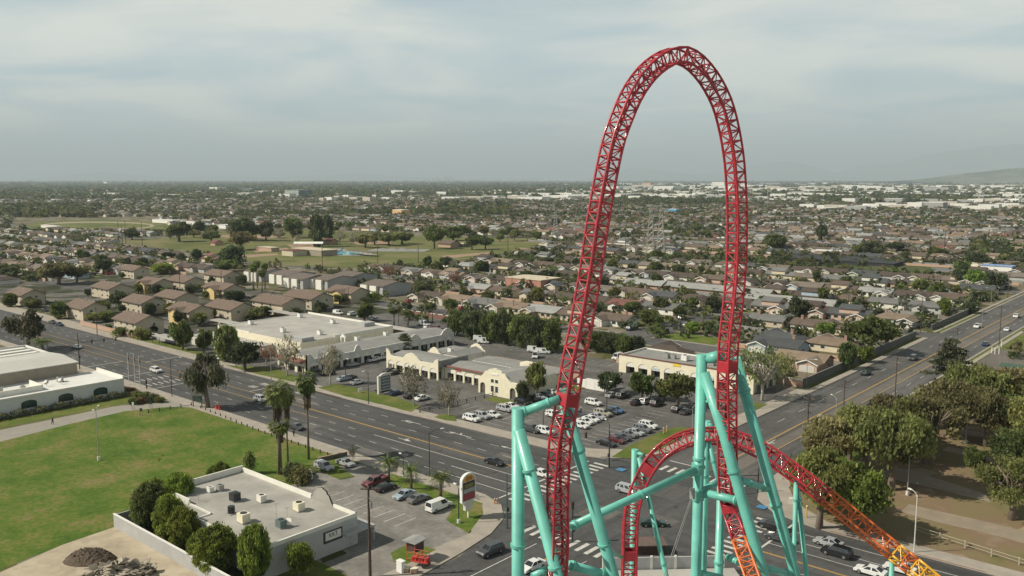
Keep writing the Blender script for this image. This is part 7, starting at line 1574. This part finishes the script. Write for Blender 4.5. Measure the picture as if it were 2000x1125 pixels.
# bushy trees by the grey flat roofed building
for i, (x, y, w_, h_, lab) in enumerate(((-145.4, 70.6, 5.2, 6.6, 'leftmost bushy tree behind the white painted wall'), (-142.5, 73.6, 5.6, 7.4, 'bushy tree behind the two leftmost at the roof corner'), (-141.0, 67.6, 6.0, 7.4, 'large dark bushy tree at the roof corner'), (-133.6, 67.2, 5.0, 7.2, 'bushy tree third along the white painted wall'), (-128.4, 67.0, 5.0, 6.8, 'bushy tree fourth along the white painted wall'),
        (-117.8, 66.0, 6.6, 6.8, 'broad bushy tree in front of the grey building wall'), (-122.0, 65.6, 3.0, 4.6, 'small pointed bushy tree left of the broad one'), (-110.6, 68.6, 4.6, 7.8, 'tall double topped bushy tree at the grey building corner'), (-106.6, 73.6, 4.6, 5.4, 'looser bushy tree beside the large dark pole'), (-147.8, 84.8, 4.6, 5.6, 'bushy tree alone behind the far edge of the grey flat roof'))):
    tree('oval' if i != 8 else 'round', 'leafy' if i not in (2,) else 'green', x, y, w_ * 1.08, h_ * 1.12, lab, 'bushy trees around the grey building', dens=2.2)
# park trees on the right
PK = [('wide', 'olive', 1600, 1032, 884, 130, 'olive green tree behind the orange track'), ('wide', 'lime', 1668, 1040, 905, 130, 'brighter tree right of the olive green one behind the orange track'), ('wide', 'lime', 1600, 1000, 880, 110, 'yellow green crown nearest the road corner'),
      ('wide', 'brown', 1628, 930, 815, 130, 'brownish crown overhanging the wide road pavement'), ('wide', 'olive', 1690, 925, 800, 130, 'olive crown second from the wide road'), ('wide', 'olive', 1740, 957, 805, 140, 'forked dark trunk tree on the bare ground'), ('wide', 'brown', 1735, 862, 770, 80, 'small brown crown beside the tall dark pole'), ('euc', 'brown', 1808, 905, 778, 130, 'thick trunk tree in the middle of the park grove'), ('wide', 'olive', 1762, 900, 780, 100, 'olive crown left of the thick trunk tree'),
      ('wide', 'brown', 1862, 858, 742, 120, 'brownish crown behind the thick trunk tree'), ('wide', 'olive', 1905, 825, 712, 110, 'crown at the rear by the wide road grass'), ('wide', 'brown', 1960, 822, 718, 120, 'rear brownish crown at the right edge'), ('wide', 'green', 1958, 866, 770, 100, 'green crown standing above the bare path'), ('wide', 'olive', 1830, 838, 760, 90, 'rear crown left of the brownish one'), ('round', 'green', 1906, 926, 868, 44, 'small round young tree in the open grove'),
      ('wide', 'green', 1990, 935, 838, 110, 'green crown cut by the right edge'), ('euc', 'olive', 1976, 1015, 900, 120, 'pale trunk tree at the right edge'), ('wide', 'brown', 1785, 880, 800, 80, 'brownish crown between olive and thick trunk trees'), ('wide', 'olive', 1660, 900, 812, 80, 'rear olive crown along the wide road'), ('wide', 'olive', 2035, 900, 780, 120, 'crown beyond the right edge reaching in'), ('wide', 'olive', 2020, 840, 730, 110, 'rear crown reaching in at the right edge'), ('wide', 'brown', 1925, 870, 765, 90, 'brown crown left of the green one above the path')]
for k in PK: tree_px(k[0], k[1], k[2], k[3], k[4], k[5], k[6], 'park trees right of the wide road', dens=4.0)
palm_px(546, 927, 745, 58, 'left tall palm with a thick skirt of dead fronds', 'tall palms'); palm_px(603, 897, 727, 48, 'right tall palm with a slender trunk', 'tall palms'); palm_px(563, 912, 755, 40, 'thin palm directly behind the thick skirted palm', 'tall palms'); palm_px(549, 925, 822, 46, 'low palm in front of the thick skirted palm', 'tall palms')
palm_px(759, 942, 890, 42, 'left feathery palm on the sign lawn', 'small palms', skirt=False, feather=True); palm_px(803, 957, 906, 40, 'middle feathery palm on the sign lawn', 'small palms', skirt=False, feather=True); palm_px(860, 975, 920, 50, 'right feathery palm on the sign lawn', 'small palms', skirt=False, feather=True)
palm_px(84, 692, 660, 44, 'feathery palm beside the ragged tree at far left', 'small palms', skirt=False, feather=True)
for i, (bx_, by_, tp, w_) in enumerate(((496, 568, 515, 20), (503, 562, 508, 18), (512, 575, 525, 20), (518, 565, 512, 18))): palm_px(bx_, by_, tp, w_, 'thin palm left of the white fronted blocks, %s of four' % ordn(i + 1), 'thin palms', skirt=False)
for i, (bx_, by_, tp, w_, lab) in enumerate(((770, 640, 600, 30, 'palm behind the long shopping strip'), (797, 636, 606, 24, 'short palm beside the strip rear gable'), (836, 628, 592, 18, 'left palm on the front lawn before the hedge'), (845, 630, 590, 20, 'right palm on the front lawn before the hedge'))): palm_px(bx_, by_, tp, w_, lab, 'thin palms', skirt=False)
# dark hedge along the white hall and shrubs near the flagpoles
rh = random.Random(4)
def hedge(pts, w, h, cols, label, n=260):
    rg = np.random.default_rng(int(abs(pts[0][0] * 7))); P_ = []
    t = thing('hedge', label, 'hedge', (pts[0][0], pts[0][1], 0))
    for (a, c) in zip(pts, pts[1:]):
        L = math.hypot(c[0] - a[0], c[1] - a[1]); m = int(L * n / 4); u = rg.uniform(size=m); nx, ny = -(c[1] - a[1]) / L, (c[0] - a[0]) / L; v = np.clip(rg.normal(size=m) * .3, -.5, .5) * w
        hh = h * (.85 + .2 * np.sin(u * L * 1.3) + .1 * rg.normal(size=m)); z = hh * rg.uniform(size=m) ** .5
        P_.append(np.stack([a[0] - pts[0][0] + u * (c[0] - a[0]) + v * nx, a[1] - pts[0][1] + u * (c[1] - a[1]) + v * ny, z], 1))
    P_ = np.concatenate(P_); ms = leafset(cols[0]) + leafset(cols[1]); mi = np.where(P_[:, 2] > h * .78, rg.integers(3, 6, len(P_)), rg.integers(0, 3, len(P_)))
    put('foliage', leaves('foliage', P_, .16, ms, mi, 3), t)
    b = MB(); [b.tube((a[0] - pts[0][0], a[1] - pts[0][1], 0), (a[0] - pts[0][0], a[1] - pts[0][1], h * .6), .07, 5) for a in pts]; b.build('stem', M_BARK, t); return t
hedge([(-237.2, 40), (-237.0, 75), (-237.2, 109)], 2.6, 1.7, ('dark', 'brown'), 'long dark hedge under the arched windows of the white hall')
hedge([(-236.5, 110.5), (-229.5, 111.5)], 2.2, 1.5, ('olive', 'brown'), 'short brown topped hedge between the white hall and the flagpoles')
for i, (px, py) in enumerate(((262, 790), (276, 788), (290, 786), (268, 776), (282, 778), (255, 768), (300, 782), (312, 786))): x, y = G(px, py); tree('shrub', ['green', 'red', 'dark', 'olive'][i % 4], x, y, 3.6, 1.8, 'low bush by the flagpoles, %s of the group' % ordn(i + 1), 'bushes by the flagpoles')
# garden trees of the neighbourhood, placed between the houses
n_ind = 0; rt = random.Random(33)
for (c, roof, wall, v, lab, pos, rn) in HOUSES:
    if n_ind >= 125: break
    if c[0] > 760 or rt.random() > .62: continue
    s = 1 if c[3] < 0 else -1; x = c[1] + rt.choice([-9, 9]) + rt.uniform(-1, 1); y = c[2] + s * rt.uniform(8, 15)
    px, py = PX(x, y)
    if py > lin(LOWER, px) - 4: continue
    kd = rt.choice(['round', 'round', 'oval', 'wide', 'round', 'bare']); cl = rt.choice(['dark', 'green', 'green', 'olive', 'dark', 'lime' if rt.random() < .4 else 'green'])
    tree(kd, cl, x, y, rt.uniform(5, 10), rt.uniform(4.5, 9), '%s tree behind the house %s in the %s row' % ({'dark': 'dark', 'green': 'green', 'olive': 'olive', 'lime': 'bright'}[cl], pos, ordn(rn)), 'garden trees of the neighbourhood'); n_ind += 1

# ---------------------------------------------------------------- the far town: past the nearest houses and trees
def far_positions(rg, n, d0, d1, power=1.0):
    """points over the wedge of land in view, even in area"""
    u = rg.uniform(size=n); d = np.sqrt(d0 * d0 + u * (d1 * d1 - d0 * d0)) if power == 1 else d0 * (d1 / d0) ** u
    a = rg.uniform(-math.radians(33), math.radians(33), n)
    return d * (np.cos(a) * -CA + np.sin(a) * SA), d * (np.cos(a) * SA + np.sin(a) * CA), d
def keep(x, y):
    px, py = PX(x, y)
    if inpoly(px, py, EXPARK) or inpoly(px, py, CORR): return False
    if -99 < x < -62 and y < 3000: return False
    return py < lin(LOWER, px) - 3
# houses
town = MB(); TMATS = [MC[k + ' roof shingles'] for k in ROOFS] + [MC[k + ' house wall'] for k in WALLS]; nr = len(ROOFS); rf_ = random.Random(77)
def mini(mb, x, y, w, d, h, rz, rm, wm, hz=2.2):
    co, si = math.cos(rz), math.sin(rz)
    def T(a, b_, z): return (x + a * co - b_ * si, y + a * si + b_ * co, z)
    hw, hd = w / 2, d / 2
    for q in (((-hw, -hd), (hw, -hd)), ((hw, -hd), (hw, hd)), ((-hw, hd), (-hw, -hd))): mb.poly([T(*q[0], 0), T(*q[1], 0), T(*q[1], h), T(*q[0], h)], wm)
    o = .5
    mb.poly([T(-hw - o, -hd - o, h), T(hw + o, -hd - o, h), T(hw + o, 0, h + hz), T(-hw - o, 0, h + hz)], rm); mb.poly([T(hw + o, hd + o, h), T(-hw - o, hd + o, h), T(-hw - o, 0, h + hz), T(hw + o, 0, h + hz)], rm)
    mb.poly([T(hw, -hd, h), T(hw, hd, h), T(hw, 0, h + hz)], wm); mb.poly([T(-hw, -hd, h), T(-hw, hd, h), T(-hw, 0, h + hz)], wm)
used = set((round(c[0][1], 1), round(c[0][2], 1)) for c in HOUSES); nh = 0
RW = [20, 18, 14, 14, 14, 9, 4, 14]
for c in sorted(cand)[272:]:
    if c[0] > 1500: continue
    mini(town, c[1], c[2], rf_.uniform(13, 16), rf_.uniform(8, 10.5), 2.9, 0 if rf_.random() < .8 else 1.57, rf_.choices(range(nr), RW)[0], nr + rf_.choices(range(7), [26, 30, 20, 4, 12, 8, 0])[0]); nh += 1
    if rf_.random() < .6: s = -c[3]; mini(town, c[1] + rf_.choice([-4, 4]), c[2] - s * 6, 6, 6, 2.6, 1.57, rf_.choices(range(nr), RW)[0], nr + 1)
rg = np.random.default_rng(11)
X, Y, D = far_positions(rg, 9000, 1000, 3600)
for x, y, d in zip(X, Y, D):
    if y < 1290 and x > -1400: continue
    x = round(x / 19) * 19 + rf_.uniform(-1.5, 1.5); y = round(y / 42) * 42 + rf_.choice([-13, 13]) + rf_.uniform(-1, 1)
    if not keep(x, y): continue
    mini(town, x, y, rf_.uniform(12, 18), rf_.uniform(9, 12), 3, 0 if rf_.random() < .75 else 1.57, rf_.choices(range(nr), RW)[0], nr + rf_.choices(range(7), [26, 34, 20, 2, 12, 6, 0])[0])
tag(town.build('distant_houses', TMATS), 'far rows of small houses stretching away across the plain', 'houses', kind='stuff')
# pale industrial roofs and bigger buildings
M_W1 = mat('industrial white', (.70, .69, .64), .8, .12, .02); M_W2 = mat('industrial tan', (.48, .43, .36), .85, .08, .02); M_W3 = mat('industrial grey', (.34, .34, .33), .85, .08, .02); M_W4 = mat('office glass', (.10, .15, .15), .25, .3, .1)
nb = 0; rw = random.Random(12)
def ware(px, py, w, d, h, label, m=None, roof=None, name='warehouse', cat='warehouse', grp='pale industrial buildings on the plain'):
    x, y = G(px, py); t = thing(name, label, cat, (x, y, 0), 0, grp); b = MB(); b.bx(-w / 2, w / 2, 0, d, 0, h); b.build('wall', m or M_W1, t)
    b = MB(); b.bx(-w / 2 + .4, w / 2 - .4, .4, d - .4, h, h + .5); b.build('roof', roof or rw.choice([M_W1, M_W1, M_W3, M_LROOF]), t)
    b = MB(); n = max(2, int(w / 22))
    for k in range(n): b.bx(-w / 2 + (k + .3) * w / n, -w / 2 + (k + .55) * w / n, -.15, -.02, .5, h * .5)
    b.build('dock_door', M_W3, t)
    return t
bands = [(860, 1420, 387, 392, 14, 'left front belt'), (1000, 2000, 382, 388, 26, 'front belt'), (760, 1160, 374, 382, 14, 'middle left belt'), (1180, 2000, 374, 381, 30, 'middle belt'), (1180, 2000, 366, 372, 26, 'rear belt'), (1560, 2010, 404, 414, 15, 'near right belt'), (1640, 2010, 394, 399, 12, 'right inner belt'), (620, 760, 386, 396, 9, 'left belt'), (200, 600, 372, 392, 14, 'scattered left group'), (860, 1300, 356, 363, 16, 'far horizon belt'), (1300, 1990, 357, 364, 22, 'far right horizon belt')]
for (xa, xb, ya, yb, n, bn) in bands:
    for k in range(n):
        px = xa + (xb - xa) * (k + .5) / n + rw.uniform(-6, 6); py = rw.uniform(ya, yb); x, y = G(px, py); d = math.hypot(x, y); pw = rw.uniform(.55, 1.25) * (xb - xa) / n
        w = min(pw * d / 1700 * 1.25, 420); dp = rw.uniform(.4, .8) * w
        ware(px, py, w, min(dp, 160), rw.uniform(9, 15) * (1 if d < 5000 else 1.8), 'long pale flat roofed building, %s from the left in the %s' % (ordn(k + 1), bn), rw.choices([M_W1, M_W2, M_W3], [6, 3, 2])[0]); nb += 1
for a in ((570, 386, 82, 60, 27, 'glassy office block with white bands above the far left trees', M_W4, 'office_building'), (484, 378, 70, 50, 24, 'darker glass block left of the white banded office', M_W4, 'office_building'), (205, 362, 90, 60, 45, 'pale slab far away on the left horizon', M_W1, 'office_building'), (1262, 366, 90, 60, 40, 'salmon tall block far away inside the loop', mat('salmon far block', (.5, .3, .2)), 'office_building'), (1402, 368, 110, 60, 50, 'white tall block far away by the right leg', M_W1, 'office_building'), (1313, 416, 18, 14, 7, 'small bright blue roofed building inside the loop', mat('bright blue cladding', (.06, .3, .5)), 'blue_building'), (776, 420, 26, 18, 9, 'timber orange building under construction past the park', mat('raw timber', (.62, .40, .18)), 'timber_frame_building'), (1605, 415, 14, 300, 8, 'long striped pink roofed row far right', M_W2, 'long_shed')):
    ware(*a[:6], m=a[6], name=a[7], cat='building', grp='single larger buildings of the plain')
x, y = G(570, 386); t = thing('office_bands', 'white floor bands and roof slab of the banded office', 'facade', (x - 41, y - .3, 0)); b = MB(); [b.bx(-1, 83, -.6, .2, 4 + q * 6, 6 + q * 6) for q in range(4)]; b.build('band', M_W1, t)
# specks of paler and darker buildings out to the horizon
spk = MB(); rs = np.random.default_rng(5); X, Y, D = far_positions(rs, 5200, 2600, 16000, 0)
for x, y, d in zip(X, Y, D):
    px, py = PX(x, y); right = px > 1000 + rf_.uniform(-250, 250)
    if not right and rf_.random() < .62: continue
    if -99 < x < -62: continue
    w = d * rf_.uniform(.002, .008); spk.box((x, y, w * .05 + 3), (w, w * rf_.uniform(.4, 1), w * .06 + 6), 0, rf_.choices([0, 1, 2], [7, 3, 2] if right else [2, 3, 4])[0])
tag(spk.build('distant_buildings', [M_W1, M_W2, M_W3]), 'pale specks of far buildings out to the horizon', 'buildings', kind='stuff')
# far trees: leafy clumps, bigger and coarser with distance
def farforest(name, n, d0, d1, per, rad, qs, label, power=1.0, seed=1, keepf=True, tall=.9):
    rg = np.random.default_rng(seed); X, Y, D = far_positions(rg, n, d0, d1, power)
    if keepf:
        k = np.array([keep(x, y) and not (abs(((y - 360) % 85)) < 7 and y < 1290) for x, y in zip(X, Y)]); X, Y, D = X[k], Y[k], D[k]
    if power == 0:      # the industrial land on the right is nearly treeless
        pp = [PX(x, y) for x, y in zip(X, Y)]; k = np.array([not (p[0] > 1150 and 359 < p[1] < 377 and rg.uniform() < .7) for p in pp]); X, Y, D = X[k], Y[k], D[k]
    n = len(X); grow = np.maximum(1.0, D / 2200.0) if power == 0 else np.ones(n)
    R = rad * rg.uniform(.55, 1.35, n) * grow; Hh = R * rg.uniform(.9, 1.6, n) * tall / (grow ** .55)
    d = rg.normal(size=(n, per, 3)); d /= np.linalg.norm(d, axis=2)[:, :, None]; d[:, :, 2] = np.abs(d[:, :, 2]) * 1.0
    q = rg.uniform(.55, 1, size=(n, per, 1)); cs = d * q
    cs = np.stack([X[:, None] + cs[:, :, 0] * R[:, None], Y[:, None] + cs[:, :, 1] * R[:, None], (cs[:, :, 2] * 1.0 + .12) * Hh[:, None]], 2).reshape(-1, 3)
    sz = (R[:, None] * qs * np.ones((1, per))).reshape(-1, 1)
    cm = rg.choice([0, 1, 1, 2, 2, 3, 4, 5], size=n); mi = np.repeat(cm, per)
    rgv = np.random.default_rng(seed + 3); m_ = len(cs); dd = rgv.normal(size=(m_, 3)); dd[:, 2] = np.abs(dd[:, 2]) + .3; dd /= np.linalg.norm(dd, axis=1)[:, None]
    a = rgv.normal(size=(m_, 3)); u = np.cross(dd, a); u /= np.linalg.norm(u, axis=1)[:, None]; w = np.cross(dd, u); sz = sz * rgv.uniform(.6, 1.3, (m_, 1))
    V = np.stack([cs - u * sz - w * sz * .7, cs + u * sz * .8 - w * sz * .7, cs + u * sz + w * sz * .7, cs - u * sz * .7 + w * sz * .8], 1).reshape(-1, 3); V[:, 2] = np.maximum(V[:, 2], .1)
    me = bpy.data.meshes.new(name); me.vertices.add(4 * m_); me.vertices.foreach_set('co', V.ravel().astype(np.float32)); me.loops.add(4 * m_); me.loops.foreach_set('vertex_index', np.arange(4 * m_, dtype=np.int32))
    me.polygons.add(m_); me.polygons.foreach_set('loop_start', np.arange(0, 4 * m_, 4, dtype=np.int32))
    for c in ('dark', 'far', 'green', 'olive', 'euc', 'brown'):
        p = Vector(PAL[c]); me.materials.append(leafmat('far %s foliage' % c, p * 1.5, .4, 0))
    me.polygons.foreach_set('material_index', mi.astype(np.int32)); me.update(calc_edges=True)
    tag(put(name, me), label, 'trees', kind='stuff')
farforest('garden_greenery', 11000, 330, 1400, 34, 3.0, .24, 'garden shrubs and small trees filling the gaps between the houses', seed=2, tall=1.0)
farforest('distant_trees', 22000, 1200, 3400, 22, 4.6, .32, 'countless far trees between the distant houses', seed=6)
farforest('horizon_trees', 15000, 3000, 30000, 14, 6.5, .42, 'dark belts of trees out to the horizon', 0, 8, tall=1.0)
def belt(px0, px1, py0, py1, n, rad, label, seed, per=26):
    rg = np.random.default_rng(seed)
    P_ = [G(rg.uniform(px0, px1), rg.uniform(py0, py1)) for _ in range(n)]
    global far_positions
    old = far_positions
    far_positions = lambda *_: (np.array([p[0] for p in P_]), np.array([p[1] for p in P_]), np.ones(n) * 100)
    farforest('tree_belt', n, 0, 1, per, rad, .33, label, seed=seed, keepf=False); far_positions = old
belt(1580, 1900, 381, 398, 900, 9, 'long dark belt of trees before the right industrial roofs', 31); belt(1180, 1420, 388, 402, 600, 8, 'dark belt of trees inside the loop before the pale roofs', 32); belt(860, 1000, 398, 425, 320, 7, 'wooded belt left of the left red leg', 33); belt(600, 760, 378, 388, 260, 8, 'wooded belt right of the banded office', 34)
belt(1010, 1900, 499, 520, 420, 3.2, 'scrubby trees along the green corridor', 35, 24); belt(200, 520, 372, 392, 500, 9, 'wooded belt before the left horizon', 36); belt(0, 200, 400, 425, 260, 7, 'wooded belt left of the running track', 37); belt(1200, 1420, 425, 470, 200, 5, 'wooded patch inside the loop', 38); belt(1900, 2010, 470, 520, 130, 5, 'wooded patch at the right edge', 39)
# ---------------------------------------------------------------- hills, far towers, haze
def ridge(name, prof, dist, label=None, m=None, depth=3000):
    """prof: (picture x, picture y of the crest)"""
    b = MB(); pts = []
    for px, py in prof:
        u, d, f = ray(px, 353); X_ = u / f * dist; z = (353 - py) / F * dist * 1.02 + 60
        pts.append((X_ * SA - dist * CA, X_ * CA + dist * SA, z))
    rg_ = random.Random(8); Q = []
    for (a, c) in zip(pts, pts[1:]):
        for k in range(8): t = k / 8; Q.append((a[0] + (c[0] - a[0]) * t, a[1] + (c[1] - a[1]) * t, a[2] + (c[2] - a[2]) * t + rg_.uniform(-.03, .03) * max(60, a[2])))
    Q.append(pts[-1])
    for p, q in zip(Q, Q[1:]):
        for k in range(5):
            t0, t1 = k / 5, (k + 1) / 5
            def at(P_, t): j = 1 + .0 * t; return (P_[0] - (-CA) * depth * (1 - t), P_[1] - SA * depth * (1 - t), P_[2] * t ** 1.3 - 2)
            b.poly([at(p, t0), at(q, t0), at(q, t1), at(p, t1)])
        b.poly([at(p, 1), at(q, 1), (q[0] - CA * depth, q[1] + SA * depth, -2), (p[0] - CA * depth, p[1] + SA * depth, -2)])
    return tag(b.build(name, m, None, smooth=True), kind='structure')
M_HILL = groundmat('hill scrub', [(.3, (.05, .07, .03)), (.5, (.10, .11, .05)), (.7, (.22, .19, .13))], .0012, .004, .3)
ridge('hills', [(1760, 353), (1800, 350), (1840, 345), (1880, 339), (1920, 336), (1960, 331), (2000, 328), (2060, 322), (2140, 330)], 16000, m=M_HILL, depth=2600)
M_MTN = groundmat('mountain rock', [(.3, (.10, .12, .11)), (.7, (.18, .18, .16))], .0004, .001, .3)
ridge('mountains', [(1560, 352), (1640, 335), (1700, 320), (1740, 322), (1800, 306), (1850, 298), (1900, 292), (1950, 286), (2000, 283), (2100, 276), (2200, 300)], 50000, m=M_MTN, depth=6000)
ridge('mountains', [(1130, 352), (1170, 344), (1200, 338), (1235, 328), (1270, 330), (1300, 336), (1360, 341), (1420, 334), (1480, 322), (1540, 316), (1590, 326), (1660, 345)], 50000, m=M_MTN, depth=6000)
ridge('mountains', [(60, 352), (130, 342), (200, 336), (260, 342), (340, 347), (420, 343), (520, 347), (620, 342), (700, 338), (760, 344), (900, 349), (1060, 347)], 50000, m=M_MTN, depth=6000)
rt_ = random.Random(2)
for i, (px, py) in enumerate(((846, 347), (851, 345), (856, 346), (862, 348), (868, 344), (873, 346), (878, 343), (884, 347), (830, 349))):
    u, d, f = ray(px, 353); dist = 30000; x, y = (u / f * dist) * SA - dist * CA, (u / f * dist) * CA + dist * SA; t = thing('skyscraper', 'faint far skyscraper on the horizon, %s of the cluster' % ordn(i + 1), 'skyscraper', (x, y, 0), 0, 'far downtown towers'); hh = (353 - py) / F * dist + 60
    b = MB(); b.box((0, 0, hh / 2), (45, 45, hh)); b.build('shaft', M_W3, t); b = MB(); b.box((0, 0, hh + 6), (25, 25, 12)); b.build('crown', M_W3, t)
HAZE = 5.6e-5
b = MB(); b.bx(-90000, 30000, -4000, 94000, -3, 2700); hz = b.build('haze', None) if False else None
me = b.mesh('haze', []); hz = put('haze', me); hm = bpy.data.materials.new('haze air'); hm.use_nodes = True; t = hm.node_tree; t.nodes.clear()
o_ = N(t, 'ShaderNodeOutputMaterial'); pv = N(t, 'ShaderNodeVolumePrincipled'); pv.inputs['Color'].default_value = (.76, .91, 1.0, 1); pv.inputs['Density'].default_value = HAZE; pv.inputs['Anisotropy'].default_value = 0.0
t.links.new(pv.outputs[0], o_.inputs['Volume']); hm.cycles.homogeneous_volume = True if hasattr(hm.cycles, 'homogeneous_volume') else True
me.materials.clear(); me.materials.append(hm); tag(hz, 'thin pale haze lying over the whole plain', 'haze', kind='stuff')
